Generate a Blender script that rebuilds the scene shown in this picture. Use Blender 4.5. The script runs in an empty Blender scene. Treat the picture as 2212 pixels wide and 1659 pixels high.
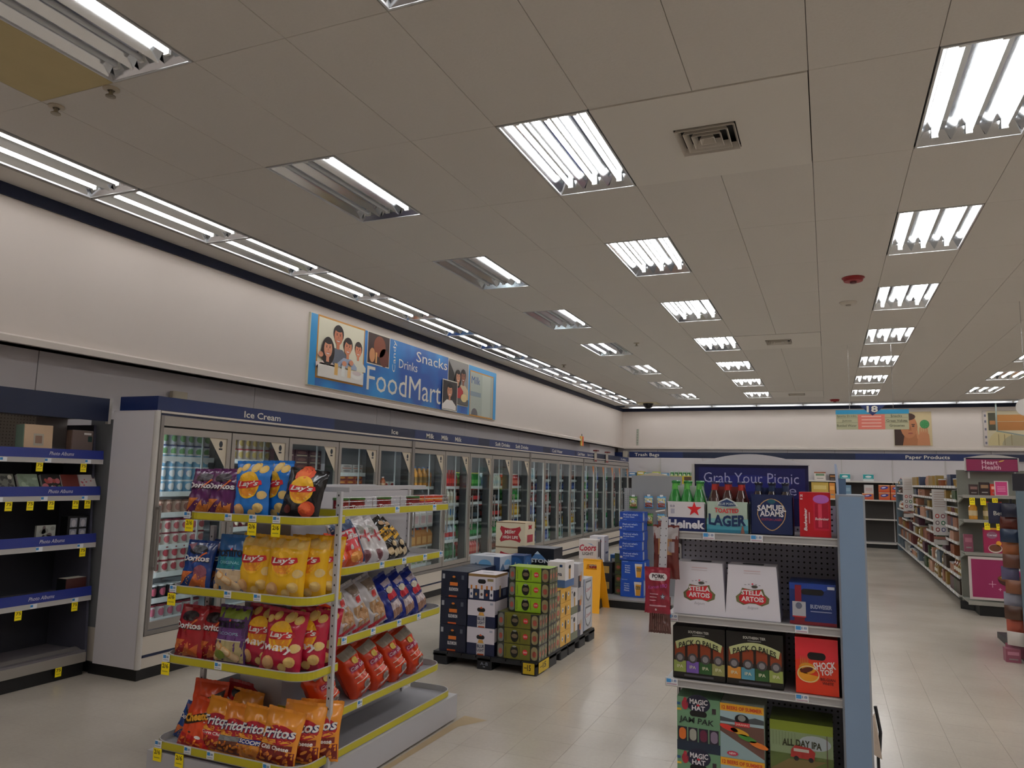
import bpy, math, random
from mathutils import Vector, Matrix
R = random.Random(7)
C = bpy.context.scene.collection
SC = bpy.context.scene
# ---------------------------------------------------------------- camera, world, exposure
def set_camera():
    yaw, pitch, roll, F = .402050, .124328, .0223865, 1603.54
    cy, sy, cp, sp = math.cos(yaw), math.sin(yaw), math.cos(pitch), math.sin(pitch)
    f = Vector((-sy*cp, cy*cp, sp)); r0 = Vector((cy, sy, 0)); u0 = r0.cross(f)
    r = math.cos(roll)*r0 + math.sin(roll)*u0; u = -math.sin(roll)*r0 + math.cos(roll)*u0
    cd = bpy.data.cameras.new('camera'); cam = bpy.data.objects.new('camera', cd); C.objects.link(cam)
    cd.sensor_width = 36; cd.lens = F/2212*36; cd.clip_end = 200; cd.clip_start = .05
    m = Matrix((r, u, -f)).transposed().to_4x4(); m.translation = (0, 0, 1.605); cam.matrix_world = m
    SC.camera = cam
set_camera()
w = bpy.data.worlds.new('world'); SC.world = w; w.use_nodes = True
w.node_tree.nodes['Background'].inputs[0].default_value = (.8, .85, 1, 1)
w.node_tree.nodes['Background'].inputs[1].default_value = .02
SC.view_settings.view_transform = 'Standard'; SC.view_settings.look = 'None'
SC.view_settings.gamma = 1; SC.view_settings.use_curve_mapping = False
SC.view_settings.exposure = 0.0
TUBE, STRIP = 26.0, 10.0
SC.cycles.use_denoising = True
SC.cycles.max_bounces = 10; SC.cycles.diffuse_bounces = 6; SC.cycles.glossy_bounces = 4
SC.cycles.transparent_max_bounces = 12; SC.cycles.caustics_reflective = True; SC.cycles.blur_glossy = 1.0; SC.cycles.caustics_refractive = False
SC.cycles.use_light_tree = True; SC.cycles.sample_clamp_indirect = 4

# ---------------------------------------------------------------- materials
def lin(c):
    c = c/255
    return c/12.92 if c <= .04045 else ((c+.055)/1.055)**2.4
def hexc(s):
    s = s.lstrip('#'); return tuple(lin(int(s[i:i+2], 16)) for i in (0, 2, 4))+(1,)
_M = {}
def M(col, rough=.55, metal=0, emit=0, noise=0, bump=0, scale=8, coat=0, spec=.5):
    key = (col, rough, metal, emit, noise, bump, scale, coat, spec)
    if key in _M: return _M[key]
    m = bpy.data.materials.new('paint_'+col.strip('#')); m.use_nodes = True
    nt = m.node_tree; b = nt.nodes['Principled BSDF']; L = nt.links.new
    b.inputs['Base Color'].default_value = hexc(col); b.inputs['Roughness'].default_value = rough
    b.inputs['Metallic'].default_value = metal; b.inputs['Specular IOR Level'].default_value = spec
    if coat: b.inputs['Coat Weight'].default_value = coat; b.inputs['Coat Roughness'].default_value = .12
    if emit:
        b.inputs['Emission Color'].default_value = hexc(col); b.inputs['Emission Strength'].default_value = emit
    if noise or bump:
        tc = nt.nodes.new('ShaderNodeTexCoord'); n = nt.nodes.new('ShaderNodeTexNoise')
        n.inputs['Scale'].default_value = scale; n.inputs['Detail'].default_value = 5
        L(tc.outputs['Object'], n.inputs['Vector'])
        if noise:
            mx = nt.nodes.new('ShaderNodeMix'); mx.data_type = 'RGBA'; mx.blend_type = 'MULTIPLY'
            mr = nt.nodes.new('ShaderNodeMapRange'); mr.inputs['To Min'].default_value = 1-noise; mr.inputs['To Max'].default_value = 1+noise
            L(n.outputs['Fac'], mr.inputs['Value']); mx.inputs['Factor'].default_value = 1
            mx.inputs['A'].default_value = hexc(col); L(mr.outputs['Result'], mx.inputs['B'])
            L(mx.outputs['Result'], b.inputs['Base Color'])
        if bump:
            bp = nt.nodes.new('ShaderNodeBump'); bp.inputs['Strength'].default_value = bump; bp.inputs['Distance'].default_value = .01
            L(n.outputs['Fac'], bp.inputs['Height']); L(bp.outputs['Normal'], b.inputs['Normal'])
    _M[key] = m
    return m
def glass_mat():
    m = bpy.data.materials.new('door_glass'); m.use_nodes = True; nt = m.node_tree; nt.nodes.clear()
    o = nt.nodes.new('ShaderNodeOutputMaterial'); mx = nt.nodes.new('ShaderNodeMixShader'); t = nt.nodes.new('ShaderNodeBsdfTransparent')
    g = nt.nodes.new('ShaderNodeBsdfGlossy'); g.inputs['Roughness'].default_value = .04; g.inputs['Color'].default_value = (.9, .95, .95, 1)
    t.inputs['Color'].default_value = (.86, .9, .89, 1)
    lw = nt.nodes.new('ShaderNodeLayerWeight'); lw.inputs['Blend'].default_value = .5; pw = nt.nodes.new('ShaderNodeMath'); pw.operation = 'POWER'; pw.inputs[1].default_value = 5
    fr = nt.nodes.new('ShaderNodeMath'); fr.operation = 'MULTIPLY_ADD'; fr.inputs[1].default_value = .9; fr.inputs[2].default_value = .035
    nt.links.new(lw.outputs['Facing'], pw.inputs[0]); nt.links.new(pw.outputs[0], fr.inputs[0])
    nt.links.new(fr.outputs[0], mx.inputs[0]); nt.links.new(t.outputs[0], mx.inputs[1]); nt.links.new(g.outputs[0], mx.inputs[2]); nt.links.new(mx.outputs[0], o.inputs[0])
    return m
def peg_mat(name, c1, c2, pitch=.0254, r=.18):
    m = bpy.data.materials.new(name); m.use_nodes = True; nt = m.node_tree; b = nt.nodes['Principled BSDF']; L = nt.links.new
    tc = nt.nodes.new('ShaderNodeTexCoord'); vm = nt.nodes.new('ShaderNodeVectorMath'); vm.operation = 'SCALE'; vm.inputs['Scale'].default_value = 1/pitch
    fr = nt.nodes.new('ShaderNodeVectorMath'); fr.operation = 'FRACTION'; sb = nt.nodes.new('ShaderNodeVectorMath'); sb.operation = 'SUBTRACT'; sb.inputs[1].default_value = (.5, .5, .5)
    sx = nt.nodes.new('ShaderNodeSeparateXYZ'); L(tc.outputs['Object'], vm.inputs[0]); L(vm.outputs[0], fr.inputs[0]); L(fr.outputs[0], sb.inputs[0]); L(sb.outputs[0], sx.inputs[0])
    def mt(op, a, bb):
        n = nt.nodes.new('ShaderNodeMath'); n.operation = op
        for i, q in enumerate((a, bb)):
            if isinstance(q, (int, float)): n.inputs[i].default_value = q
            else: L(q, n.inputs[i])
        return n.outputs[0]
    ax = 'X' if c1 != 'Y' else 'Y'
    hx = mt('ABSOLUTE', sx.outputs['X'], 0); hy = mt('ABSOLUTE', sx.outputs['Y'], 0); hz = mt('ABSOLUTE', sx.outputs['Z'], 0)
    return m, nt, b, L, mt, (hx, hy, hz), c2, r
def pegboard(name, hole, base, axis):
    m, nt, b, L, mt, hs, _, r = peg_mat(name, 'X', None)
    a, z = hs[axis], hs[2]
    d = mt('ADD', mt('MULTIPLY', a, a), mt('MULTIPLY', z, z)); k = mt('LESS_THAN', d, r*r)
    mx = nt.nodes.new('ShaderNodeMix'); mx.data_type = 'RGBA'; L(k, mx.inputs['Factor']); mx.inputs['A'].default_value = hexc(base); mx.inputs['B'].default_value = hexc(hole)
    L(mx.outputs['Result'], b.inputs['Base Color']); b.inputs['Roughness'].default_value = .6
    return m
def floor_mat():
    m = bpy.data.materials.new('vinyl_floor'); m.use_nodes = True; nt = m.node_tree; b = nt.nodes['Principled BSDF']; L = nt.links.new
    g = nt.nodes.new('ShaderNodeNewGeometry'); n = nt.nodes.new('ShaderNodeTexNoise'); n.inputs['Scale'].default_value = .9; n.inputs['Detail'].default_value = 4
    n2 = nt.nodes.new('ShaderNodeTexNoise'); n2.inputs['Scale'].default_value = 45; n2.inputs['Detail'].default_value = 4
    L(g.outputs['Position'], n.inputs['Vector']); L(g.outputs['Position'], n2.inputs['Vector'])
    r1 = nt.nodes.new('ShaderNodeValToRGB'); r1.color_ramp.elements[0].position = .3; r1.color_ramp.elements[1].position = .7
    r1.color_ramp.elements[0].color = hexc('#b3a99d'); r1.color_ramp.elements[1].color = hexc('#c3b9ac')
    L(n.outputs['Fac'], r1.inputs[0])
    mx = nt.nodes.new('ShaderNodeMix'); mx.data_type = 'RGBA'; mx.blend_type = 'MULTIPLY'; mx.inputs['Factor'].default_value = 1
    mr = nt.nodes.new('ShaderNodeMapRange'); mr.inputs['To Min'].default_value = .93; mr.inputs['To Max'].default_value = 1.07
    L(n2.outputs['Fac'], mr.inputs['Value']); L(r1.outputs[0], mx.inputs['A']); L(mr.outputs[0], mx.inputs['B']); L(mx.outputs['Result'], b.inputs['Base Color'])
    rr = nt.nodes.new('ShaderNodeMapRange'); rr.inputs['To Min'].default_value = .12; rr.inputs['To Max'].default_value = .3; L(n.outputs['Fac'], rr.inputs['Value']); L(rr.outputs[0], b.inputs['Roughness'])
    bp = nt.nodes.new('ShaderNodeBump'); bp.inputs['Strength'].default_value = .12; bp.inputs['Distance'].default_value = .02
    n3 = nt.nodes.new('ShaderNodeTexNoise'); n3.inputs['Scale'].default_value = 3.5; L(g.outputs['Position'], n3.inputs['Vector']); L(n3.outputs['Fac'], bp.inputs['Height']); L(bp.outputs[0], b.inputs['Normal'])
    return m
def fade_blue():
    m = bpy.data.materials.new('printed_blue'); m.use_nodes = True; nt = m.node_tree; b = nt.nodes['Principled BSDF']; L = nt.links.new
    tc = nt.nodes.new('ShaderNodeTexCoord'); n = nt.nodes.new('ShaderNodeTexNoise'); n.inputs['Scale'].default_value = 1.3; n.inputs['Detail'].default_value = 2
    r = nt.nodes.new('ShaderNodeValToRGB'); r.color_ramp.elements[0].position = .4; r.color_ramp.elements[1].position = .68
    r.color_ramp.elements[0].color = hexc('#1c4fa0'); r.color_ramp.elements[1].color = hexc('#1e9ade')
    L(tc.outputs['Object'], n.inputs['Vector']); L(n.outputs['Fac'], r.inputs[0]); L(r.outputs[0], b.inputs['Base Color']); b.inputs['Roughness'].default_value = .4
    return m

WHITE = M('#e9e4de', .6); CREAM = M('#ddd6c8', .5); NAVY = M('#0e2458', .45); NAVY2 = M('#0a1838', .5)
GREY = M('#b9b4b0', .45); ALU = M('#b9b4ae', .3, .6); BLACK = M('#0b0b0d', .5); DARK = M('#222226', .6)
STEEL = M('#c9c9c9', .25, 1); CHROME = M('#e8e8ea', .12, 1); YELLOW = M('#e8e020', .4); PRICEY = M('#ffe600', .45)
SHELF = M('#bdb9b6', .4); TAGW = M('#eef0f4', .4); TAGB = M('#2f86c8', .4); TUBEM = M('#ffffff', .4, emit=TUBE); STRIPM = M('#fffefe', .4, emit=STRIP)

# ---------------------------------------------------------------- mesh builder
_T = {}
def TX(s, bold=0., shear=0.):
    k = (s, bold, shear)
    if k not in _T:
        c = bpy.data.curves.new('t', 'FONT'); c.body = s; c.resolution_u = 2; c.offset = bold; c.shear = shear
        o = bpy.data.objects.new('t', c); m = o.to_mesh()
        vs = [(v.co.x, v.co.y) for v in m.vertices]; fs = [tuple(p.vertices) for p in m.polygons]
        o.to_mesh_clear(); bpy.data.objects.remove(o); bpy.data.curves.remove(c)
        x0 = min(v[0] for v in vs); x1 = max(v[0] for v in vs); y0 = min(v[1] for v in vs); y1 = max(v[1] for v in vs)
        _T[k] = ([((x-x0)/(x1-x0), (y-y0)/(y1-y0)) for x, y in vs], fs)
    return _T[k]
def flat(o, u, v, n):
    o, u, v, n = map(Vector, (o, u, v, n))
    return lambda a, b, l: o+u*a+v*b+n*(l*LIFT)
LIFT = .0008
class G:
    def __init__(s): s.v = []; s.f = []; s.m = []; s.sm = []; s.mats = []
    def mi(s, mat):
        if mat not in s.mats: s.mats.append(mat)
        return s.mats.index(mat)
    def add(s, vs, fs, mat, smooth=False):
        b = len(s.v); s.v += [tuple(v) for v in vs]; k = s.mi(mat)
        for f in fs: s.f.append([b+i for i in f]); s.m.append(k); s.sm.append(smooth)
    def hexa(s, p, mat): s.add(p, [(0, 3, 2, 1), (4, 5, 6, 7), (0, 1, 5, 4), (1, 2, 6, 5), (2, 3, 7, 6), (3, 0, 4, 7)], mat)
    def box(s, x0, x1, y0, y1, z0, z1, mat):
        s.hexa([(x0, y0, z0), (x1, y0, z0), (x1, y1, z0), (x0, y1, z0), (x0, y0, z1), (x1, y0, z1), (x1, y1, z1), (x0, y1, z1)], mat); return s
    def bev(s, x0, x1, y0, y1, z0, z1, mat, b=.01):
        # box with its four upright edges chamfered
        a = [(x0+b, y0), (x1-b, y0), (x1, y0+b), (x1, y1-b), (x1-b, y1), (x0+b, y1), (x0, y1-b), (x0, y0+b)]
        s.add([(x, y, z0) for x, y in a]+[(x, y, z1) for x, y in a], [tuple(range(7, -1, -1)), tuple(range(8, 16))]+[(i, (i+1) % 8, (i+1) % 8+8, i+8) for i in range(8)], mat); return s
    def prism(s, pts, axis, a0, a1, mat):
        def P(p, a): return (a, p[0], p[1]) if axis == 0 else ((p[0], a, p[1]) if axis == 1 else (p[0], p[1], a))
        n = len(pts); s.add([P(p, a0) for p in pts]+[P(p, a1) for p in pts], [tuple(range(n-1, -1, -1)), tuple(range(n, 2*n))]+[(i, (i+1) % n, (i+1) % n+n, i+n) for i in range(n)], mat); return s
    def tube(s, p0, p1, r, mat, seg=8, r1=None, caps=True):
        p0, p1 = Vector(p0), Vector(p1); d = (p1-p0).normalized(); a = d.orthogonal().normalized(); b = d.cross(a); r1 = r if r1 is None else r1
        vs = [p0+(a*math.cos(t)+b*math.sin(t))*r for t in [2*math.pi*i/seg for i in range(seg)]]+[p1+(a*math.cos(t)+b*math.sin(t))*r1 for t in [2*math.pi*i/seg for i in range(seg)]]
        s.add(vs, [(i, (i+1) % seg, (i+1) % seg+seg, i+seg) for i in range(seg)], mat, True)
        if caps: s.add(vs, [tuple(range(seg-1, -1, -1)), tuple(range(seg, 2*seg))], mat)
        return s
    def lathe(s, prof, mats, seg=12, c=(0, 0, 0)):
        for i in range(len(prof)-1):
            (r0, z0), (r1, z1) = prof[i], prof[i+1]; mt = mats[i] if isinstance(mats, list) else mats
            vs = [(c[0]+r*math.cos(2*math.pi*k/seg), c[1]+r*math.sin(2*math.pi*k/seg), c[2]+z) for r, z in ((r0, z0), (r1, z1)) for k in range(seg)]
            s.add(vs, [(k, (k+1) % seg, (k+1) % seg+seg, k+seg) for k in range(seg)], mt, True)
        return s
    # --- flat print mapped on a surface S(u, v, lift)
    def rect(s, S, u0, v0, u1, v1, mat, l=1, n=1, nv=None):
        if getattr(S, 'curved', 0): n = max(n, 6); nv = max(nv or 1, 4)
        nv = nv or n; vs = [S(u0+(u1-u0)*i/n, v0+(v1-v0)*j/nv, l) for j in range(nv+1) for i in range(n+1)]
        s.add(vs, [(j*(n+1)+i, j*(n+1)+i+1, (j+1)*(n+1)+i+1, (j+1)*(n+1)+i) for j in range(nv) for i in range(n)], mat); return s
    def pol(s, S, pts, mat, l=1):
        if not getattr(S, 'curved', 0): s.add([S(u, v, l) for u, v in pts], [tuple(range(len(pts)))], mat); return s
        n = len(pts); c = (sum(p[0] for p in pts)/n, sum(p[1] for p in pts)/n); k = 5; vs = [S(c[0], c[1], l)]; e = []
        for i in range(n):      # outline with extra points, then rings towards the middle so that the print follows the curve
            a, b = pts[i], pts[(i+1) % n]; e += [(a[0]+(b[0]-a[0])*t/4, a[1]+(b[1]-a[1])*t/4) for t in range(4)]
        m = len(e)
        for j in range(1, k+1): vs += [S(c[0]+(u-c[0])*j/k, c[1]+(v-c[1])*j/k, l) for u, v in e]
        fs = [(0, 1+i, 1+(i+1) % m) for i in range(m)]
        for j in range(1, k): b0, b1 = 1+(j-1)*m, 1+j*m; fs += [(b0+i, b1+i, b1+(i+1) % m, b0+(i+1) % m) for i in range(m)]
        s.add(vs, fs, mat); return s
    def ell(s, S, cu, cv, ru, rv, mat, l=1, seg=18, rings=1, a0=0., a1=1., rot=0.):
        if getattr(S, 'curved', 0): rings = max(rings, 3)
        vs = [S(cu, cv, l)]; cr, sr = math.cos(rot), math.sin(rot)
        for k in range(1, rings+1):
            for i in range(seg):
                t = 2*math.pi*(a0+(a1-a0)*i/(seg if a1-a0 == 1 else seg-1)); x = ru*k/rings*math.cos(t); y = rv*k/rings*math.sin(t)
                vs.append(S(cu+x*cr-y*sr, cv+x*sr+y*cr, l))
        full = a1-a0 == 1; fs = [(0, 1+i, 1+(i+1) % seg) for i in range(seg if full else seg-1)]
        for k in range(1, rings):
            b0 = 1+(k-1)*seg; b1 = 1+k*seg
            fs += [(b0+i, b1+i, b1+(i+1) % seg, b0+(i+1) % seg) for i in range(seg if full else seg-1)]
        s.add(vs, fs, mat); return s
    def ring(s, S, cu, cv, ru, rv, w, mat, l=1, seg=24):
        vs = [S(cu+(ru-q)*math.cos(2*math.pi*i/seg), cv+(rv-q)*math.sin(2*math.pi*i/seg), l) for q in (0, w) for i in range(seg)]
        s.add(vs, [(i, (i+1) % seg, (i+1) % seg+seg, i+seg) for i in range(seg)], mat); return s
    def pill(s, S, u0, v0, u1, v1, mat, l=1, n=5):
        r = min((v1-v0)/2, (u1-u0)/2); pts = []
        for cu, cv, a in ((u1-r, v0+r, -90), (u1-r, v1-r, 0), (u0+r, v1-r, 90), (u0+r, v0+r, 180)):
            for i in range(n+1): t = math.radians(a+90*i/n); pts.append((cu+r*math.cos(t), cv+r*math.sin(t)))
        return s.pol(S, pts, mat, l)
    def text(s, S, t, u0, v0, u1, v1, mat, l=2, bold=.012, shear=0., arc=0., rot=0.):
        """print t so that it fills the box u0..u1, v0..v1 (arc bends it; rot turns it about the box centre)"""
        vs, fs = TX(t, bold, shear); cu, cv = (u0+u1)/2, (v0+v1)/2; w, h = u1-u0, v1-v0; c_, s_ = math.cos(rot), math.sin(rot); out = []
        for x, y in vs:
            a, b = (x-.5)*w, (y-.5)*h-arc*((x-.5)*2)**2
            out.append(S(cu+a*c_-b*s_, cv+a*s_+b*c_, l))
        s.add(out, fs, mat); return s
    def mesh(s, name):
        me = bpy.data.meshes.new(name); me.from_pydata(s.v, [], s.f)
        for m in s.mats: me.materials.append(m)
        me.polygons.foreach_set('material_index', s.m); me.polygons.foreach_set('use_smooth', s.sm); me.update(); return me
    def obj(s, name, parent=None, loc=(0, 0, 0), rot=(0, 0, 0)):
        return put(s.mesh(name), name, parent, loc, rot)
def put(me, name, parent=None, loc=(0, 0, 0), rot=(0, 0, 0)):
    o = bpy.data.objects.new(name, me); C.objects.link(o); o.location = loc; o.rotation_euler = rot
    if parent: o.parent = parent
    return o
def tag(o, label=None, cat=None, group=None, kind=None):
    if label: o['label'] = label
    if cat: o['category'] = cat
    if group: o['group'] = group
    if kind: o['kind'] = kind
    return o
def thing(name, label, cat, loc=(0, 0, 0), rz=0, group=None, rot=None):
    o = bpy.data.objects.new(name, None); C.objects.link(o); o.location = loc; o.rotation_euler = rot or (0, 0, rz); o.empty_display_size = .05
    return tag(o, label, cat, group)
def dup(root, loc, rot=None, label=None, group=None):
    r = root.copy(); C.objects.link(r); r.location = loc
    if rot: r.rotation_euler = rot
    if label: r['label'] = label
    if group: r['group'] = group
    for ch in list(root.children):
        c = ch.copy(); C.objects.link(c); c.parent = r
        for g in ch.children: d = g.copy(); C.objects.link(d); d.parent = c
    return r

# ---------------------------------------------------------------- the room
HC = 3.75; GX = -.035; GY = 5.17; TW = .6; TL = 1.2195; XL = -5.74; YB = 22.22; XR = 9.0; YF = -3.4
CEIL = M('#d3cec6', .85, noise=.04, bump=.15, scale=60); CEILB = M('#c2b184', .85, noise=.08, scale=6)
DIFF = M('#d9d4cb', .6)
g = G(); g.box(XL-.3, XR, YF, YB+.2, 3.93, 3.97, DARK); ceil = tag(g.obj('ceiling'), kind='structure')
fix_cells = {}
rows = [(-7, 0), (-5, 0), (-3, 0), (-1, 0), (1, 0), (3, 0), (5, 0), (7, 0), (9, 0), (11, 0)]
cols = {'C': -6, 'A': -3, 'B': 1, 'D': 5, 'E': 9, 'F': 13}
for cn, ci in cols.items():
    for k, _ in rows: fix_cells[(ci, k-0)] = cn
for k in range(-7, 13): fix_cells[(-9, k)] = 'S'
# row k spans GY+(k-1)*TL .. GY+k*TL
pan_skip = {(-2, 0), (-1, 0), (-2, 6), (-1, 6), (-2, 12), (-1, 12)}
panel_me = {}
def panel_mesh(w_, l_, mat, t=.014):
    k = (round(w_, 3), round(l_, 3), mat.name)
    if k not in panel_me:
        q = .0014; gg = G(); b = .002
        x0, x1, y0, y1 = q, w_-q, q, l_-q
        gg.add([(x0, y0, t), (x1, y0, t), (x1, y1, t), (x0, y1, t), (x0, y0, b), (x1, y0, b), (x1, y1, b), (x0, y1, b), (x0+b, y0+b, 0), (x1-b, y0+b, 0), (x1-b, y1-b, 0), (x0+b, y1-b, 0)],
               [(0, 1, 2, 3), (4, 5, 1, 0), (5, 6, 2, 1), (6, 7, 3, 2), (7, 4, 0, 3), (8, 9, 5, 4), (9, 10, 6, 5), (10, 11, 7, 6), (11, 8, 4, 7), (11, 10, 9, 8)], mat)
        panel_me[k] = gg.mesh('ceiling_panel')
    return panel_me[k]
rest = G(); npan = 0
for k in range(-6, 14):
    for i in range(-10, 16):
        if ((i, k-1) in fix_cells and fix_cells[(i, k-1)] != 'S') or (i == -9) : continue
        x0, x1 = GX+i*TW, GX+(i+1)*TW; y0, y1 = GY+(k-1)*TL, GY+k*TL
        x0 = max(x0, XL); x1 = min(x1, XR)
        if x1-x0 < .05: continue
        if (i, k) in pan_skip: continue
        mat = CEILB if (i, k) == (-7, -2) else CEIL
        vis = y0 > .3 and (x0+.6) > -(y1)*1.2-.5 and x0 < y1*.32+.6
        if vis and npan < 290:
            put(panel_mesh(x1-x0, y1-y0, mat), 'ceiling_panel', ceil, (x0, y0, HC)); npan += 1
        else: rest.box(x0+.0014, x1-.0014, y0+.0014, y1-.0014, HC, HC+.014, CEIL)
rest.box(XL, XR, 21.0+.003, 21.26, HC, HC+.014, CEIL); rest.box(XL, XR, 21.88, YB, HC, HC+.014, CEIL)
tag(rest.obj('ceiling_panels_far', ceil), kind='stuff')

# floor tiles
FM = floor_mat()
g = G(); g.box(XL-.3, XR, YF, YB+.2, -.06, -.004, M('#8a8072', .7)); floor = tag(g.obj('floor'), kind='structure')
tg = G(); T = .3048
tg.add([(0, 0, 0), (T-.0012, 0, 0), (T-.0012, T-.0012, 0), (0, T-.0012, 0), (0, 0, -.004), (T-.0012, 0, -.004), (T-.0012, T-.0012, -.004), (0, T-.0012, -.004)], [(0, 1, 2, 3), (4, 5, 1, 0), (5, 6, 2, 1), (6, 7, 3, 2), (7, 4, 0, 3)], FM)
tme = tg.mesh('floor_tile'); rest = G(); cand = []
for j in range(int((YB-YF)/T)+1):
    for i in range(int((XR-XL)/T)+1):
        x, y = XL+i*T, YF+j*T; inv = y > 3.2 and x > -.92*y and x < .28*y+.3 and not (-3.2 < x < -2.4 and y < 4.3) and not (-.7 < x < .1 and 3.5 < y < 5.5)
        cand.append((math.hypot(x, y) if inv else 99, x, y))
cand.sort()
for n, (d, x, y) in enumerate(cand):
    if n < 295 and d < 90: put(tme, 'floor_tile', floor, (x, y, 0))
    else: rest.rect(flat((x, y, 0), (1, 0, 0), (0, 1, 0), (0, 0, 1)), 0, 0, T-.0012, T-.0012, FM, 0)
tag(rest.obj('floor_tiles_far', floor), kind='stuff')

# walls
WALLU = M('#d8cdc4', .7, noise=.015, scale=3); LIP = M('#d3c9bf', .6); WGREY = M('#c9c3c4', .65, noise=.02, scale=4)
SEAM = M('#8f8884', .7)
g = G(); g.box(XL-.25, XL, YF, YB, 2.54, HC, WALLU)
wl = tag(g.obj('wall_left'), kind='structure')
g = G(); g.prism([(XL-.2, 2.54), (XL+.05, 2.54), (XL+.05, 2.59), (XL+.02, 2.605), (XL, 2.61), (XL-.2, 2.61)], 1, YF, YB, LIP); g.obj('ledge', wl)
g = G(); g.box(XL, XL+.022, YF, YB, 3.655, HC, NAVY2); tag(g.obj('trim_1'), kind='structure')
g = G(); g.box(-6.0, -5.94, YF, YB+.2, 0, 2.6, M('#8f8884', .8)); wll = tag(g.obj('wall_left_lower'), kind='structure')
ys = [YF, -1, 1.45, 4.0, 6.5, 8.976, 9.33, 11.8, 14.3, 16.8, 19.3, 21.9]
for a, b in zip(ys[:-1], ys[1:]):
    g = G(); g.box(-5.94, -5.9, a+.004, b-.004, 0, 2.6, WGREY); g.obj('wall_panel', wll)
g = G(); g.box(XL-.3, XR, YB, YB+.2, 2.54, HC, WALLU); wb = tag(g.obj('wall_back'), kind='structure')
g = G(); g.prism([(YB+.1, 2.53), (YB-.05, 2.53), (YB-.05, 2.58), (YB-.02, 2.595), (YB, 2.6), (YB+.1, 2.6)], 0, XL+.05, XR, LIP); g.obj('ledge', wb)
g = G(); g.box(XL, XR, YB-.022, YB, 3.655, HC, NAVY2); tag(g.obj('trim_2'), kind='structure')
g = G(); g.box(-6, XR, YB+.1, YB+.2, 0, 2.6, M('#8f8884', .8)); wbl = tag(g.obj('wall_back_lower'), kind='structure')
x = -5.9
while x < XR:
    x1 = min(x+1.22, XR); g = G(); g.box(x+.005, x1-.005, YB+.06, YB+.1, 0, 2.6, WGREY); g.obj('wall_panel', wbl); x += 1.22
g = G(); g.box(XR, XR+.1, YF, YB+.2, 0, HC+.2, WALLU); tag(g.obj('wall_right'), kind='structure')
g = G(); g.box(-6, XR+.1, YF-.1, YF, 0, HC+.2, WALLU); tag(g.obj('wall_front'), kind='structure')

# ---------------------------------------------------------------- ceiling lights (recessed troffers with mirror reflectors)
REFL = M('#d7dade', .13, 1); HOUS = M('#d9dadb', .35, .3); OFFT = M('#cfd2d6', .25); SOCK = M('#e8e8e4', .4)
ORD = ['first', 'second', 'third', 'fourth', 'fifth', 'sixth', 'seventh', 'eighth', 'ninth', 'tenth', 'eleventh', 'twelfth', 'thirteenth', 'fourteenth', 'fifteenth', 'sixteenth', 'seventeenth', 'eighteenth', 'nineteenth', 'twentieth', 'last']
FW, FL, FD = .56, 1.18, .095
def troffer_meshes(wd, n, lit=TUBEM, lip=-.004, REFL=REFL):
    out = {}
    a = G(); h = wd/2; L2 = FL/2
    # flange + sloping end plates
    a.box(-h-.012, -h, -L2-.012, L2+.012, lip, .012, HOUS); a.box(h, h+.012, -L2-.012, L2+.012, lip, .012, HOUS)
    a.box(-h, h, -L2-.012, -L2, -.004, .012, HOUS); a.box(-h, h, L2, L2+.012, -.004, .012, HOUS)
    a.box(-h, h, -L2, L2, FD, FD+.01, HOUS); a.box(-h-.01, -h, -L2, L2, .012, FD, HOUS); a.box(h, h+.01, -L2, L2, .012, FD, HOUS)
    a.box(-h, h, -L2-.01, -L2, .012, FD, HOUS); a.box(-h, h, L2, L2+.01, .012, FD, HOUS)
    out['housing'] = a.mesh('housing')
    b = G(); step = wd/n
    for i in range(n):
        c = -h+step*(i+.5); pr = [(-step/2, .008), (-step/2+.022, .05), (-step*.3, .077), (-step*.12, .083), (step*.12, .083), (step*.3, .077), (step/2-.022, .05), (step/2, .008)]
        vs = [(c+x, y, z) for y in (-L2+.03, L2-.03) for x, z in pr]; m = len(pr)
        b.add(vs, [(j, j+1, j+1+m, j+m) for j in range(m-1)], REFL)
    for s_ in (-1, 1):
        b.add([(-h, s_*L2, 0), (h, s_*L2, 0), (h, s_*(L2-.045), .088), (-h, s_*(L2-.045), .088)], [(0, 1, 2, 3)], REFL)
    out['reflector'] = b.mesh('reflector')
    for nm, mt in (('on', lit), ('off', OFFT)):
        t = G(); t.tube((0, -L2+.06, 0), (0, L2-.06, 0), .0155, mt, 10); out['tube_'+nm] = t.mesh('fluorescent_tube')
    s_ = G()
    s_.box(-.018, .018, -.008, .008, -.02, .045, SOCK)
    out['socket'] = s_.mesh('lamp_socket')
    return out
TM = troffer_meshes(FW, 3); TM2 = troffer_meshes(.5, 2, STRIPM); TM3 = troffer_meshes(.5, 2, STRIPM, -.035, M('#b8bcc0', .5, .3))
COLN = {'C': 'column beside the wall lights', 'A': 'column left of the air vents', 'B': 'column right of the air vents', 'D': 'far right column', 'E': 'column beyond the right edge', 'F': 'last column on the right'}
def troffer(x, y, on, label, tm=TM, wd=FW, rz=0, group='recessed ceiling troffers'):
    t = thing('ceiling_light', label, 'ceiling light', (x, y, HC), rz, group)
    put(tm['housing'], 'housing', t); put(tm['reflector'], 'reflector', t)
    n = len(on)
    for i, s_ in enumerate(on):
        xx = -wd/2+wd/n*(i+.5)
        tb = put(tm['tube_on'] if s_ else tm['tube_off'], 'fluorescent_tube', t, (xx, 0, .042))
        if not s_: tag(tb, label='unlit grey tube')
        if y < 13:
            for e in (-1, 1): put(tm['socket'], 'lamp_socket', t, (xx, e*(FL/2-.055), .042))
    return t
ordn = ['nearest', 'second nearest', 'third nearest', 'fourth', 'fifth', 'sixth', 'seventh', 'farthest', 'x', 'y', 'z']
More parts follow.
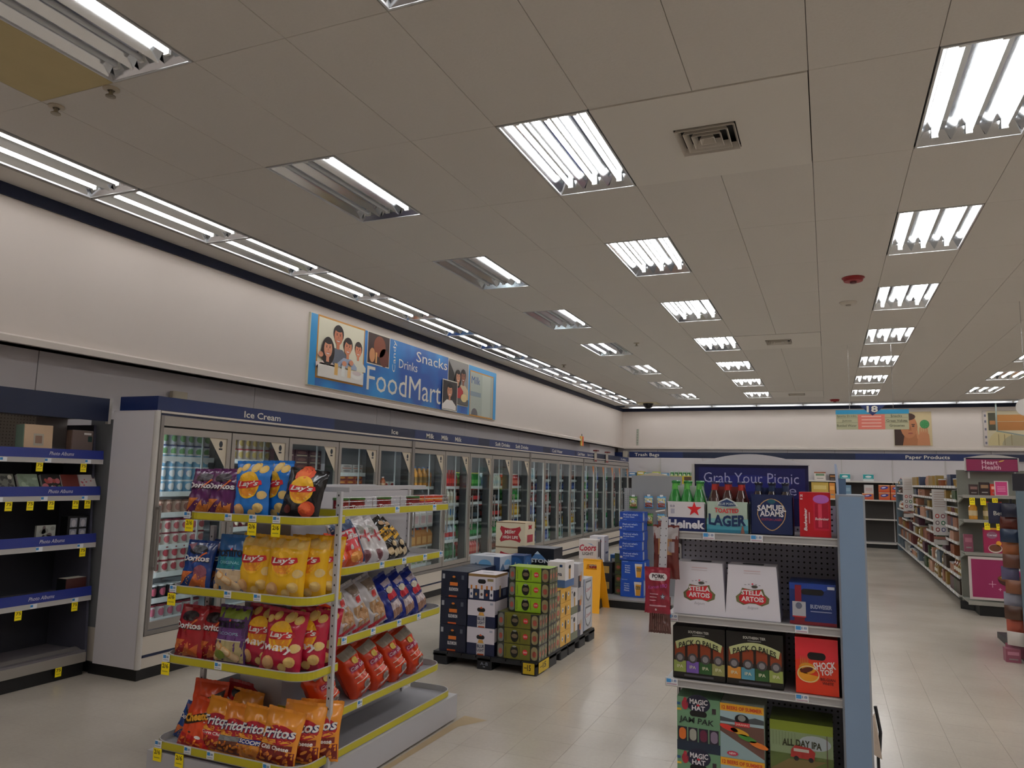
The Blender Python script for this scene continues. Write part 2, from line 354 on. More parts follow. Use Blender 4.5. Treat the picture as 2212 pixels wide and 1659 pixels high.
for (ci, k), cn in sorted(fix_cells.items(), key=lambda q: (q[1], q[0][1])):
    xc = GX+(ci+.5)*TW; yc = GY+(k+.5)*TL
    if yc < YF+.7: continue
    if cn == 'S':
        troffer(xc+.01, yc, (1, 1), f'two-tube light of the row along the left wall, {ORD[k+4] if k+4 >= 0 else "zeroth"} from the front', TM2, .5, group='row of ceiling lights along the left wall'); continue
    on = (1, 1, 1); nth = (k+3)//2
    word = ordn[nth] if 0 <= nth < 11 else 'hidden'
    if cn == 'C': on = (0, 0, 1)
    if cn == 'C' and k in (5,): on = (1, 1, 0)
    if cn == 'C' and k >= 7: on = (0, 1, 1)
    if nth < 0 or cn in 'EF': lab = 'recessed three-tube ceiling light outside the view'
    else: lab = f"{'half dark' if cn == 'C' else 'bright'} ceiling light, {word} of the {COLN[cn]}"
    troffer(xc, yc, on, lab)
for i in range(-5, 7):
    troffer(XL+.9+1.22*(i+5), 21.57, (1, 1), f'crosswise ceiling light of the row along the back wall, {ORD[i+5]} from the left corner', TM3, .5, rz=math.pi/2, group='row of ceiling lights along the back wall')

# air vents in pale diffuser panels
def vent(y0, y1, label, n=4, s=.185):
    t = thing('air_vent', label, 'air vent', (GX-TW, (y0+y1)/2, HC), 0, 'ceiling air vents')
    a = G(); q = s; x0, x1, l2 = -TW+.004, TW-.004, (y1-y0)/2-.004
    a.box(x0, -q, -l2, l2, -.006, .01, DIFF); a.box(q, x1, -l2, l2, -.006, .01, DIFF); a.box(-q, q, -l2, -q, -.006, .01, DIFF); a.box(-q, q, q, l2, -.006, .01, DIFF); a.obj('backing_panel', t)
    a = G(); a.box(-q, q, -q, q, .06, .07, BLACK); a.obj('duct', t)
    for i in range(n):
        r = q*(1-i/n)*.98; r2 = r-.02; z0, z1 = -.022, .022
        for sx, sy in ((0, -1), (1, 0), (0, 1), (-1, 0)):
            a = G()
            def P(rr, z, e):  # corner points of one blade
                return (sx*rr+(-sy*rr*e if sx == 0 else 0), sy*rr+(sx*rr*e if sy == 0 else 0), z)
            vs = [P(r, z0, -1), P(r, z0, 1), P(r2, z1, 1), P(r2, z1, -1), P(r-.004, z0, -1), P(r-.004, z0, 1), P(r2-.004, z1+.001, 1), P(r2-.004, z1+.001, -1)]
            a.add(vs, [(0, 1, 2, 3), (7, 6, 5, 4), (0, 4, 5, 1)], M('#cfc8bd', .5)); a.obj('vent_blade', t)
vent(3.95, 5.17, 'square louvred air vent in pale panel, nearest of the three')
vent(11.27, 12.49, 'square louvred air vent in pale panel, halfway down the store')
vent(18.58, 19.80, 'square louvred air vent in pale panel nearest the back wall')
def disc(name, label, cat, x, y, r, h, mat, mat2=None):
    t = thing(name, label, cat, (x, y, HC)); a = G(); a.lathe([(r*1.1, 0), (r*1.1, -.008), (r, -.012), (r*.9, -h), (0.001, -h*1.1)], mat, 16); a.obj('housing', t)
    if mat2: a = G(); a.lathe([(r*.35, -h*1.05), (r*.3, -h*1.5), (.001, -h*1.55)], mat2, 10); a.obj('sensor', t)
disc('smoke_alarm', 'round red ceiling alarm halfway down the store', 'alarm', .303, 8.342, .1, .04, M('#8e1218', .4), M('#5c0a0e', .4))
disc('smoke_alarm', 'round red ceiling alarm close to the back wall', 'alarm', .22, 20.6, .11, .05, M('#8e1218', .4), M('#5c0a0e', .4))
disc('smoke_detector', 'round white ceiling detector behind the nearer red alarm', 'detector', .281, 9.484, .09, .03, M('#c9c2b6', .5), M('#aaa397', .5))
t = thing('dome_camera', 'black dome security camera in back left ceiling corner', 'security camera', (-4.614, 20.7, HC))
a = G(); a.box(-.3, .3, -.3, .3, -.01, 0, M('#d8cfa8', .6)); a.obj('mounting_plate', t)
a = G(); a.lathe([(.15, -.01), (.15, -.03), (.135, -.06), (.11, -.11), (.06, -.145), (.001, -.155)], M('#101014', .1), 18); a.obj('dome', t)
for lab, x, y in (('sprinkler head at the corner of the brown stained panel', -4.2, 2.8), ('sprinkler head beside the top left ceiling light', -3.7, 2.77), ('sprinkler head between ceiling lights halfway down the store', -2.73, 11.42), ('sprinkler head beside the wall lights, farther back', -4.584, 13.29)):
    t = thing('sprinkler', lab, 'sprinkler', (x, y, HC), 0, 'ceiling sprinkler heads')
    a = G(); a.lathe([(.045, 0), (.045, -.008), (.02, -.014)], M('#b8ad98', .4), 12); a.obj('flange', t)
    a = G(); a.lathe([(.012, -.01), (.012, -.04), (.028, -.045), (.028, -.05), (.001, -.052)], M('#9a917f', .3, .7), 10); a.obj('head', t)
# ---------------------------------------------------------------- printed sign above the coolers
def SX(x, y0=0, z0=0): return flat((x, y0, z0), (0, 1, 0), (0, 0, 1), (1, 0, 0))      # a surface that faces +X
def SY(y, x0=0, z0=0): return flat((x0, y, z0), (1, 0, 0), (0, 0, 1), (0, -1, 0))     # a surface that faces the camera
LET = M('#e6e0d2', .5)
t = thing('wall_sign', 'long blue picture sign above the cooler doors', 'sign', (XL, 9.9, 3.1))
def at(o): o.location = (5.74, -9.9, -3.1); return o
PB = fade_blue()
g = G(); g.box(XL, XL+.03, 7.16, 12.67, 2.65, 3.535, M('#d8d6c0', .5)); S = SX(XL+.03)
g.rect(S, 7.17, 2.655, 12.66, 3.53, PB, 1); g.rect(S, 7.17, 2.655, 7.3, 3.53, M('#2a93cf', .4), 2); g.rect(S, 11.48, 2.655, 12.66, 3.53, M('#2a93cf', .4), 2)
at(g.obj('sign_board', t))
g = G()
g.text(S, 'FoodMart', 8.4, 2.73, 10.5, 3.06, LET, 3, 0); g.text(S, 'Snacks', 9.69, 3.31, 10.69, 3.47, LET, 3, 0); g.text(S, 'Drinks', 9.2, 3.145, 9.73, 3.275, LET, 3, 0)
g.text(S, 'Candy', 8.845, 3.24, 9.305, 3.34, LET, 3, 0, rot=math.pi/2)
at(g.obj('lettering', t))
SKIN = ['#d99a76', '#c9805e', '#b8714f', '#e0a888']
def head(g, S, u, v, w, h, skin, hair, l=4, long=False, tilt=0.):
    hm, sm = M(hair, .6), M(skin, .6)
    if long: g.ell(S, u, v-h*.15, w*.75, h*.8, hm, l, 20)
    g.ell(S, u, v+h*.16, w*.58, h*.52, hm, l+.5, 18, rot=tilt); g.rect(S, u-w*.16, v-h*.75, u+w*.16, v-h*.3, sm, l+.6)
    g.ell(S, u, v, w*.46, h*.5, sm, l+1, 20, rot=tilt); g.ell(S, u, v+h*.42, w*.42, h*.16, hm, l+1.5, 14, rot=tilt)
    for e in (-1, 1): g.ell(S, u+e*w*.18, v+h*.08, w*.07, h*.035, M('#2c1c18', .6), l+2, 8); g.rect(S, u+e*w*.18-w*.1, v+h*.15, u+e*w*.18+w*.1, v+h*.18, hm, l+2)
    g.pol(S, [(u-w*.05, v-h*.1), (u+w*.06, v-h*.1), (u, v+.06*h)], M('#b06a4c', .6), l+2)
    g.ell(S, u, v-h*.24, w*.2, h*.07, M('#f4ece6', .5), l+2, 12, a0=.5, a1=1.); g.rect(S, u-w*.2, v-h*.25, u+w*.2, v-h*.23, M('#9c3d38', .5), l+2.3)
def frame(g, S, u0, v0, u1, v1, mat, w=.012, l=3):
    g.rect(S, u0-w, v0-w, u1+w, v1+w, mat, l)
# family picture
g = G(); frame(g, S, 7.31, 2.765, 8.3, 3.525, M('#c98a2c', .5)); g.rect(S, 7.32, 2.775, 8.29, 3.515, M('#e6e0c6', .5), 4)
def person(g, u, v, w, h, skin, hair, shirt, long=False, bot=2.95, sw=1.25, l=5, tilt=0.):
    sh = M(shirt, .6)
    g.pol(S, [(u-w*sw, bot), (u+w*sw, bot), (u+w*sw, v-h*1.15), (u+w*.5, v-h*.72), (u-w*.5, v-h*.72), (u-w*sw, v-h*1.15)], sh, l)
    head(g, S, u, v, w, h, skin, hair, l+1, long, tilt)
person(g, 8.17, 3.22, .15, .18, '#d98a66', '#3a2c26', '#e9e4d0', l=5)
person(g, 7.72, 3.33, .19, .22, '#cf7f5c', '#2a211d', '#6a6f7a', l=9)
person(g, 7.93, 3.22, .17, .2, '#d88c68', '#2a211d', '#a9b6cc', l=13, tilt=-.3)
person(g, 7.51, 3.14, .18, .22, '#dc9674', '#2b201c', '#f0dcd4', True, l=18)
g.rect(S, 7.32, 2.775, 8.29, 2.93, M('#ece6dc', .5), 26)
for u, m_ in ((7.65, '#e9b86a'), (7.8, '#f2f0e8'), (7.93, '#eec07c')): g.rect(S, u, 2.83, u+.07, 2.98, M(m_, .4), 27)
g.ell(S, 8.13, 2.88, .13, .05, M('#f6f2ea', .4), 27); g.ell(S, 8.13, 2.91, .1, .03, M('#d9c9c4', .4), 28)
for u, v in ((7.85, 3.0), (8.0, 3.03), (7.36, 3.05)): g.ell(S, u, v, .05, .035, M('#dc9674', .5), 29, 10)
at(g.obj('family_picture', t))
g = G(); frame(g, S, 8.385, 3.1, 8.93, 3.53, M('#e2dccb', .5), .008); g.rect(S, 8.39, 3.105, 8.925, 3.525, M('#3a1d12', .5), 4)
g.ell(S, 8.68, 3.36, .15, .15, M('#8a4a30', .6), 5); g.ell(S, 8.8, 3.22, .12, .13, M('#6b3422', .6), 5); g.ell(S, 8.5, 3.22, .07, .1, M('#c98a5a', .6), 6); g.rect(S, 8.58, 3.12, 8.62, 3.27, M('#dca05e', .5), 7)
at(g.obj('dark_picture', t))
g = G(); frame(g, S, 10.73, 2.79, 11.48, 3.53, M('#e2dccb', .5), .008); g.rect(S, 10.735, 2.795, 11.475, 3.525, M('#8f8a84', .5), 4)
g.pol(S, [(10.735, 3.0), (11.0, 3.0), (10.95, 3.3), (10.735, 3.5)], M('#2a2623', .6), 4.5)
person(g, 11.28, 3.28, .17, .2, '#8c5840', '#241b18', '#cbb795', bot=2.9, l=6); person(g, 11.08, 3.25, .16, .19, '#c88a68', '#221a17', '#b83a3c', True, bot=2.9, l=12)
g.rect(S, 10.735, 2.795, 11.475, 2.9, M('#57534e', .5), 20); g.ell(S, 11.3, 2.92, .12, .07, M('#e2c88e', .5), 21)
at(g.obj('couple_picture', t))
g = G(); frame(g, S, 10.53, 2.67, 11.04, 3.15, M('#e2dccb', .5), .01, 24); g.rect(S, 10.535, 2.675, 11.035, 3.145, M('#2c2220', .5), 25)
person(g, 10.77, 2.98, .19, .2, '#cf8e6c', '#1c1513', '#ece4dc', bot=2.68, l=26)
at(g.obj('woman_picture', t))
g = G(); frame(g, S, 11.56, 2.66, 12.52, 3.435, M('#c98a2c', .5)); g.rect(S, 11.57, 2.67, 12.51, 3.425, M('#a9b0a4', .5), 4); g.rect(S, 12.05, 2.67, 12.4, 3.425, M('#b9bfb2', .5), 5)
g.text(S, 'Milk', 11.61, 3.22, 11.95, 3.35, M('#2a4f8f', .5), 6, 0); g.rect(S, 11.57, 3.0, 12.0, 3.08, M('#86949c', .5), 5); g.ell(S, 11.75, 2.67, .13, .12, M('#5f5a5c', .5), 6, a0=0, a1=.5)
at(g.obj('milk_picture', t))

# ---------------------------------------------------------------- cooler header band
t = thing('header_band', 'long navy header band with white section names over the coolers', 'sign', (-4.87, 4.3, 2.12))
def rel(o, x, y, z): o.location = (-x, -y, -z); return o
g = G(); g.box(-5.28, -4.87, 4.3, 19.5, 2.068, 2.18, NAVY2); g.box(-5.285, -4.868, 4.297, 4.31, 2.068, 2.18, NAVY)
S = SX(-4.87)
for a, b in ((4.31, 6.6), (8.3, 10.2), (10.6, 13.0), (13.4, 14.9), (15.0, 16.4), (18.6, 19.4)): g.rect(S, a, 2.07, b, 2.178, NAVY, 1)
rel(g.obj('band', t), -4.87, 4.3, 2.12)
for s_, y0, y1, z0, z1 in (('Ice Cream', 5.25, 5.74, 2.085, 2.145), ('Ice', 7.745, 7.895, 2.09, 2.145), ('Milk', 8.6, 8.81, 2.088, 2.15), ('Milk', 9.02, 9.22, 2.088, 2.15), ('Milk', 9.425, 9.63, 2.088, 2.15), ('Soft Drinks', 10.83, 11.42, 2.09, 2.15), ('Soft Drinks', 11.67, 12.25, 2.09, 2.15), ('Cold Water', 13.5, 14.1, 2.09, 2.15), ('Cold Water', 15.1, 15.6, 2.09, 2.15), ('Sports Drinks', 15.8, 16.35, 2.09, 2.15), ('Coffee', 18.7, 19.2, 2.09, 2.14)):
    g = G(); g.text(S, s_, y0, z0, y1, z1, LET, 2.5, .015); rel(g.obj('lettering', t), -4.87, 4.3, 2.12)
# end panel of the cooler run
t = thing('cooler_end_panel', 'tall white end panel closing the cooler run beside the album shelves', 'panel', (-5.1, 4.3, .07))
g = G(); g.bev(-5.36, -4.865, 4.3, 4.34, .085, 2.068, M('#d9d5d8', .45), .012); rel(g.obj('panel', t), -5.1, 4.3, .07)
g = G(); g.tube((-4.885, 4.318, .085), (-4.885, 4.318, 2.06), .024, M('#c9c4be', .4), 12); rel(g.obj('corner_post', t), -5.1, 4.3, .07)
g = G(); g.box(-5.4, -4.88, 4.31, 4.34, 0, .085, BLACK); rel(g.obj('kick_plate', t), -5.1, 4.3, .07)
t = thing('junction_box', 'small beige electrical box on the wall above the cooler header', 'box', (-5.88, 5.4, 2.2)); g = G(); g.bev(0, .06, -.09, .09, .08, .16, M('#b8ad98', .5)); g.obj('cover', t)
g = G(); g.box(0, .03, -.02, .02, .0, .08, M('#b8ad98', .5)); g.obj('conduit', t)

# ---------------------------------------------------------------- glass-door coolers
GL = glass_mat(); FR = M('#aba59e', .32, .55); FR2 = M('#8d8884', .35, .5); BASEM = M('#cdc3b6', .5); INT = M('#7a7c80', .5); GASK = M('#17191d', .5)
TUBL = M('#f4f8ff', .4, emit=26)
DX = -4.87; Z0, Z1 = .37, 1.935
edges = [4.335, 5.12, 5.89, 6.705, 7.49, 8.275, 9.16, 9.94, 10.74, 11.52, 12.36, 13.12, 13.9, 14.65, 15.53, 16.37, 17.18, 17.97, 18.68, 19.48]
def door_meshes(w_):
    a = G(); f = .055; x0, x1 = -.028, 0
    a.box(x0, x1, 0, w_, 0, f, FR); a.box(x0, x1, 0, w_, Z1-Z0-f, Z1-Z0, FR); a.box(x0, x1, 0, f*.8, f, Z1-Z0-f, FR); a.box(x0, x1, w_-f*.8, w_, f, Z1-Z0-f, FR)
    a.box(x0-.004, x0, -.0, w_, 0, .012, GASK)
    fr = a.mesh('door_frame')
    b = G(); b.box(-.016, -.012, f*.8, w_-f*.8, f, Z1-Z0-f, GL); gl = b.mesh('glass_pane')
    c = G(); c.tube((.04, 0, .45), (.04, 0, .95), .011, FR2, 8); c.box(0, .04, -.01, .01, .46, .48, FR2); c.box(0, .04, -.01, .01, .92, .94, FR2); hd = c.mesh('handle')
    d = G(); Sd = SX(-.0115); d.pol(Sd, [(w_-f*.8, Z1-Z0-f), (w_-f*.8-.2, Z1-Z0-f), (w_-f*.8, Z1-Z0-f-.26)][::-1], M('#cfc3ae', .5), 1)
    d.ell(Sd, w_-f-.055, Z1-Z0-f-.05, .022, .03, M('#1d2430', .5), 2, 8); d.rect(Sd, w_-f-.075, Z1-Z0-f-.1, w_-f-.035, Z1-Z0-f-.085, M('#1d2430', .5), 2); st = d.mesh('corner_sticker')
    return fr, gl, hd, st
cases = [(0, 5, 'first cooler case of five glass doors holding frozen foods'), (5, 10, 'second cooler case of five glass doors with milk and soda'), (10, 14, 'third cooler case of four glass doors with juice and water'), (14, 19, 'farthest cooler case of five glass doors full of bright drinks')]
LEV = {0: [.40, .56, .76, .98, 1.24, 1.41, 1.70], 1: [.40, .62, .85, 1.08, 1.31, 1.5, 1.70], 2: [.42, .70, 1.0, 1.25, 1.44, 1.62], 3: [.42, .70, 1.0, 1.25, 1.42, 1.60], 4: [.42, .8, 1.2, 1.42]}
def levels(d): return LEV.get(d, [.42, .68, .94, 1.20, 1.44] if d < 10 else [.42, .66, .92, 1.14, 1.36, 1.56])
for ci, (a0, a1, lab) in enumerate(cases):
    y0, y1 = edges[a0], edges[a1]; t = thing('glass_door_cooler', lab, 'cooler', (DX, y0, 0), 0, 'glass door coolers along the left wall')
    L_ = y1-y0
    g = G(); g.box(-.06, .0, 0, L_, Z1+.015, 2.03, FR); g.box(-.055, .004, 0, L_, 2.03, 2.045, NAVY2); g.box(-.05, .007, 0, L_, 2.048, 2.066, LIP); g.box(-.1, -.03, 0, L_, Z1-.03, Z1+.015, GASK)
    g.box(-.05, .012, 0, .03, .33, 2.03, FR2); g.box(-.05, .012, L_-.03, L_, .33, 2.03, FR2); g.obj('cabinet_frame', t)
    g = G(); g.box(-.75, .0, 0, L_, .085, .345, BASEM); g.box(-.05, .003, 0, L_, .165, .185, NAVY2); g.box(-.03, .006, 0, L_, .33, .362, FR2); g.box(-.05, .0015, 0, L_, .325, .331, BLACK); g.obj('lower_panel', t)
    g = G(); g.box(-.7, -.012, 0, L_, 0, .085, BLACK); g.obj('kick_plate', t)
    g = G(); g.box(-.78, -.76, 0, L_, .345, 2.0, INT); g.box(-.76, -.06, 0, L_, .345, .37, INT); g.box(-.76, -.06, 0, L_, 1.97, 2.0, INT); g.box(-.76, -.06, 0, .01, .37, 1.97, INT); g.box(-.76, -.06, L_-.01, L_, .37, 1.97, INT); g.obj('interior_liner', t)
    for d in range(a0, a1):
        e0, e1 = edges[d]-y0, edges[d+1]-y0; w_ = e1-e0-.012
        fr, gl, hd, st = door_meshes(w_)
        o = put(fr, 'door', t, (0, e0+.006, Z0)); put(gl, 'glass_pane', o); put(hd, 'handle', o, (0, .022, 0))
        if d < 10: put(st, 'corner_sticker', o)
        if d >= 14: a = G(); a.pol(SX(-.0115), [(w_-.05, 1.51), (w_-.14, 1.51), (w_-.05, 1.3)][::-1], M('#e88a4a', .5), 1); a.obj('corner_sticker', o)
        # upright behind the door edge, with its lamp
        a = G(); a.box(-.15, -.032, e1-.035, e1+.035, .37, Z1, GASK); a.obj('mullion', t)
        a = G(); a.tube((-.105, e1+.05, .45), (-.105, e1+.05, 1.9), .01, TUBL, 6); a.obj('cooler_lamp', t)
        if d in (a0,): a = G(); a.tube((-.125, e0+.04, .45), (-.125, e0+.05, 1.9), .011, TUBL, 6); a.obj('cooler_lamp', t)
        for z in levels(d):
            a = G(); a.box(-.74, -.15, e0+.03, e1-.05, z-.018, z-.006, M('#dfe3e6', .35)); a.box(-.15, -.143, e0+.03, e1-.05, z-.03, z+.012, M('#e6eaee', .3)); a.box(-.143, -.1425, e0+.06, e0+.12, z-.024, z+.006, TAGB)
            for k in range(1, 5): a.box(-.1428, -.142, e0+.06+k*.14, e0+.1+k*.14, z-.022, z+.006, TAGW)
            a.obj('shelf', t)
        a = G(); yy = e1-.19; a.box(-.15, -.135, yy-.008, yy+.008, .4, 1.9, M('#d8dcde', .3, .4)); a.obj('shelf_post', t)

# ---------------------------------------------------------------- goods in the coolers
def cyl_map(r, z0=0, c=(0, 0)):
    f = lambda u, v, l: Vector((c[0]+(r+l*.0006)*math.sin(u/r), c[1]-(r+l*.0006)*math.cos(u/r), z0+v))
    f.curved = True; return f
def m_tub(body, lid, lab, r=.045, h=.11):
    g = G(); g.lathe([(.001, 0), (r*.86, 0), (r, h*.9)], M(body, .35), 14); S = cyl_map(r*.95); g.ell(S, 0, h*.5, r*.7, h*.28, M(lab, .4), 2, 12)
    l = G(); l.lathe([(r*1.06, h*.88), (r*1.06, h*.97), (r*1.0, h), (.001, h)], M(lid, .35), 14); return g.mesh('tub_body'), l.mesh('tub_lid')
def m_bottle(body, cap, lab, r=.035, h=.24, neck=.32, rough=.12, seg=12):
    b = M(body, rough, coat=.5); L_ = M(lab, .4); g = G()
    g.lathe([(.001, 0), (r*.8, 0), (r, .03*h), (r, h*.22), (r*1.01, h*.221), (r*1.01, h*.5), (r, h*.501), (r*.98, h*(1-neck)), (r*.42, h*.88), (r*.36, h*.95)], [b, b, b, b, L_, b, b, b, b], seg)
    c = G(); c.lathe([(r*.42, h*.93), (r*.42, h), (.001, h)], M(cap, .35), 10); return g.mesh('bottle_body'), c.mesh('bottle_cap')
def m_jug(body, cap, lab, w_=.075, h=.25):
    b = M(body, .3); g = G(); S = SY(-w_)
    g.prism([(-w_, 0), (w_, 0), (w_, h*.62), (w_*.35, h*.88), (-w_*.35, h*.88), (-w_, h*.62)], 0, -w_, w_, b); g.rect(S, -w_*.7, h*.1, w_*.7, h*.5, M(lab, .4), 2)
    c = G(); c.lathe([(w_*.3, h*.86), (w_*.3, h), (.001, h)], M(cap, .35), 10); return g.mesh('jug_body'), c.mesh('jug_cap')
def m_box(body, lab, lab2, d, w_, h):
    g = G(); g.box(-d, 0, -w_/2, w_/2, 0, h, M(body, .4)); S = SX(0); g.ell(S, 0, h*.6, w_*.36, h*.22, M(lab, .4), 1, 14); g.rect(S, -w_*.42, h*.1, w_*.42, h*.26, M(lab2, .4), 1)
    return (g.mesh('carton_body'),)
def place_goods(kind, cat, meshes, names, spots, label, group, rz=math.pi/2):
    root = None
    for x, y, z in spots:
        if len(meshes) == 1: o = put(meshes[0], kind, None, (x, y, z)); tag(o, label, cat, group); continue
        if root is None:
            root = thing(kind, label, cat, (x, y, z), rz, group)
            for m, n in zip(meshes, names): put(m, n, root)
        else: dup(root, (x, y, z))
DN = ['first', 'second', 'third', 'fourth', 'fifth', 'sixth', 'seventh', 'eighth', 'ninth', 'tenth', 'eleventh', 'twelfth', 'thirteenth', 'fourteenth', 'fifteenth', 'sixteenth', 'seventeenth', 'eighteenth', 'nineteenth']
SN = ['lowest', 'second', 'third', 'fourth', 'fifth', 'sixth', 'top']
FX = DX-.19
def row(d, n, z, inset=.07, x=FX, end=.07):
    a, b = edges[d]+inset, edges[d+1]-.012-end; return [(x, a+(b-a)*(i+.5)/n, z) for i in range(n)]
def colname(c): return c
tubs = {}
for d, spec in ((0, [(.76, 2, '#e9e2dd', '#8e2f3a', '#a8434e', 'white'), (.98, 2, '#e9e2dd', '#7c2a36', '#b05a60', 'cream'), (1.24, 1, '#c9a99c', '#6b4a40', '#8a5a50', 'tan'), (1.41, 3, '#7fb3d8', '#e8eaf0', '#e9e9ee', 'sky blue'), (1.70, 2, '#cfd6e4', '#2b3e7a', '#6aa06a', 'pale blue'), (.56, 1, '#2a2a30', '#c9c9cc', '#b85a70', 'black'), (.40, 1, '#d8d4d6', '#7c2a36', '#c06a80', 'pinkish white')]),
                (1, [(1.70, 2, '#d8c9c4', '#b8384a', '#c9b06a', 'pink'), (1.5, 1, '#5a3a34', '#c9b06a', '#d8c9b4', 'brown'), (1.31, 1, '#e6d9a0', '#8a2f3a', '#b04a3a', 'yellow'), (1.08, 1, '#7a2f3c', '#e4ddd6', '#d8c9b4', 'dark red'), (.85, 1, '#e0d8d2', '#3a5a8a', '#8a9ac4', 'off-white')])):
    for z, st, b, l, lb, cn in spec:
        ms = m_tub(b, l, lb, .046, .108 if st > 1 else .115); sh = SN[min(6, levels(d).index(z))]
        sp = [(x, y, zz) for s_ in range(st) for x, y, zz in row(d, 7, z+s_*.109)]
        place_goods('ice_cream_tub', 'ice cream tub', ms, ('tub_body', 'tub_lid'), sp, f'{cn} ice cream tub on the {sh} shelf of the {DN[d]} freezer door', f'ice cream tubs, {DN[d]} freezer door, {sh} shelf')
for d, z, n, st, b, l1, l2, w_, h, cn in ((2, 1.25, 4, 1, '#3a2420', '#c9842c', '#8a3a28', .15, .13, 'brown'), (2, 1.44, 3, 2, '#d9d3cf', '#b8b0b4', '#8a8488', .2, .06, 'pale'), (2, 1.62, 3, 3, '#56303c', '#8a5a5a', '#c9b8a0', .2, .07, 'plum'), (2, 1.0, 4, 1, '#b8402c', '#e8c46a', '#efe6da', .15, .18, 'red'), (2, .7, 4, 1, '#3f5e8c', '#e6e2d4', '#c4423a', .15, .2, 'blue'), (3, 1.42, 4, 3, '#a8442c', '#e09a4a', '#5a2f4a', .15, .05, 'rust'), (3, 1.25, 4, 2, '#c4523a', '#6a3a6a', '#e8c46a', .15, .055, 'orange'), (3, 1.6, 3, 2, '#cfc9cc', '#9a9498', '#c46a4a', .2, .05, 'silvery'), (3, 1.0, 3, 1, '#7a3f34', '#e8dcc8', '#c9a06a', .2, .17, 'russet'), (3, .7, 3, 1, '#d6d0ca', '#b8402c', '#3f5e8c', .2, .2, 'white')):
    ms = m_box(b, l1, l2, .2, w_, h); sh = SN[min(6, levels(d).index(z))]
    place_goods('frozen_food_box', 'frozen food box', ms, None, [(x+.03, y, zz) for s_ in range(st) for x, y, zz in row(d, n, z+s_*(h+.002))], f'{cn} frozen food box on the {sh} shelf behind the {DN[d]} cooler door', f'frozen food boxes, {DN[d]} door, {sh} shelf')
# door 5: ice bags and pots; then milk, sodas, juices, water
def m_pillow(col, w_=.13, h=.24, d=.07):
    g = G(); n = 6; S = []
    for sgn in (-1, 1):
        vs = []
        for j in range(n+1):
            for i in range(n+1):
                a, b = i/n*2-1, j/n; th = d*max(0, (1-a*a))**.5*math.sin(math.pi*min(1, .08+b*.9))**.6
                vs.append((sgn*th/2, a*w_/2, b*h))
        fs = [(j*(n+1)+i, j*(n+1)+i+1, (j+1)*(n+1)+i+1, (j+1)*(n+1)+i) for j in range(n) for i in range(n)]
        g.add(vs, fs if sgn > 0 else [f[::-1] for f in fs], col, True)
    return (g.mesh('bag_body'),)
IC = M('#dfe7f2', .2, bump=.6, scale=40)
place_goods('ice_bag', 'ice bag', m_pillow(IC, .2, .3, .14), None, [(x, y, z) for z in (.42, .8) for x, y, _ in row(4, 3, 0)], 'clear bag of ice cubes behind the fifth cooler door', 'ice bags behind the fifth door')
ms = m_bottle('#a85a3a', '#d8d0c8', '#c9a080', .035, .15); place_goods('snack_jar', 'jar', ms, ('jar_body', 'jar_lid'), row(4, 3, 1.42, .05, end=.3), 'tan jar on the top shelf behind the fifth cooler door', 'jars behind the fifth door')
ms = m_box('#d8d4d2', '#b8343a', '#c4423a', .15, .12, .09); place_goods('frozen_food_box', 'frozen food box', ms, None, row(4, 2, 1.42, .4), 'small white and red box on top shelf behind fifth cooler door', 'boxes behind the fifth door')
drinks = [
 (5, 1.44, 'juice_bottle', 'juice bottle', m_bottle('#c98a3a', '#2a5a8a', '#8a6a3a', .05, .27), 6, 'amber juice bottle', 1),
 (5, 1.20, 'berry_carton', 'carton', m_box('#c42c34', '#e8c4b8', '#a01c28', .15, .1, .13), 6, 'bright red carton', 1),
 (5, .94, 'milk_jug', 'milk jug', m_jug('#e8dfe0', '#c8505a', '#e0b8bc'), 4, 'white milk jug', 1),
 (5, .68, 'orange_juice_jug', 'juice jug', m_jug('#b8742c', '#b83a2c', '#d8a05a', .07, .22), 5, 'orange juice jug', 1),
 (5, .42, 'yogurt_pack', 'yogurt pack', m_box('#d8d0cc', '#b8505a', '#7aa05a', .15, .11, .14), 5, 'white yogurt pack', 1),
 (6, 1.44, 'soda_bottle', 'soda bottle', m_bottle('#a81e24', '#d8282c', '#d42c30', .04, .24), 7, 'red soda bottle', 1),
 (6, 1.20, 'creamer_bottle', 'creamer bottle', m_bottle('#e4ddd0', '#b8343a', '#c9b8a0', .04, .22), 6, 'cream coloured creamer bottle', 1),
 (6, .94, 'milk_carton', 'milk carton', m_box('#e2e0d6', '#5a84b8', '#b8b070', .09, .09, .23), 7, 'white milk carton', 1),
 (6, .68, 'creamer_bottle', 'creamer bottle', m_bottle('#c9d6e6', '#d8d8dc', '#c4303a', .045, .23), 6, 'blue and red creamer bottle', 1),
 (6, .42, 'soda_bottle', 'soda bottle', m_bottle('#0f5a34', '#e8e8e4', '#1c7a48', .055, .24), 6, 'deep green soda bottle', 1)]
pal = [('#0f6a34', '#e8e6dc', '#1f9a4a', 'green'), ('#3a1410', '#d82c2c', '#c4282c', 'cola brown'), ('#4a1a14', '#e8e6dc', '#8a3a28', 'dark red'), ('#16181c', '#c9c9cc', '#3a4a5a', 'black'), ('#2a8a3a', '#d8d43a', '#5ab04a', 'bright green'), ('#b8c9cc', '#e8e8ea', '#8ab0c4', 'clear'), ('#c43a3a', '#e8e6dc', '#e87a6a', 'red'), ('#2a4a9a', '#e8e8ea', '#4a6ac4', 'blue'), ('#d8a02c', '#e8e6dc', '#e8c45a', 'golden'), ('#cfd6dc', '#3a6ab8', '#a8c4d8', 'pale')]
order7 = {7: [4, 1, 3, 0, 6], 8: [5, 3, 1, 0, 2], 9: [6, 4, 8, 7, 3]}
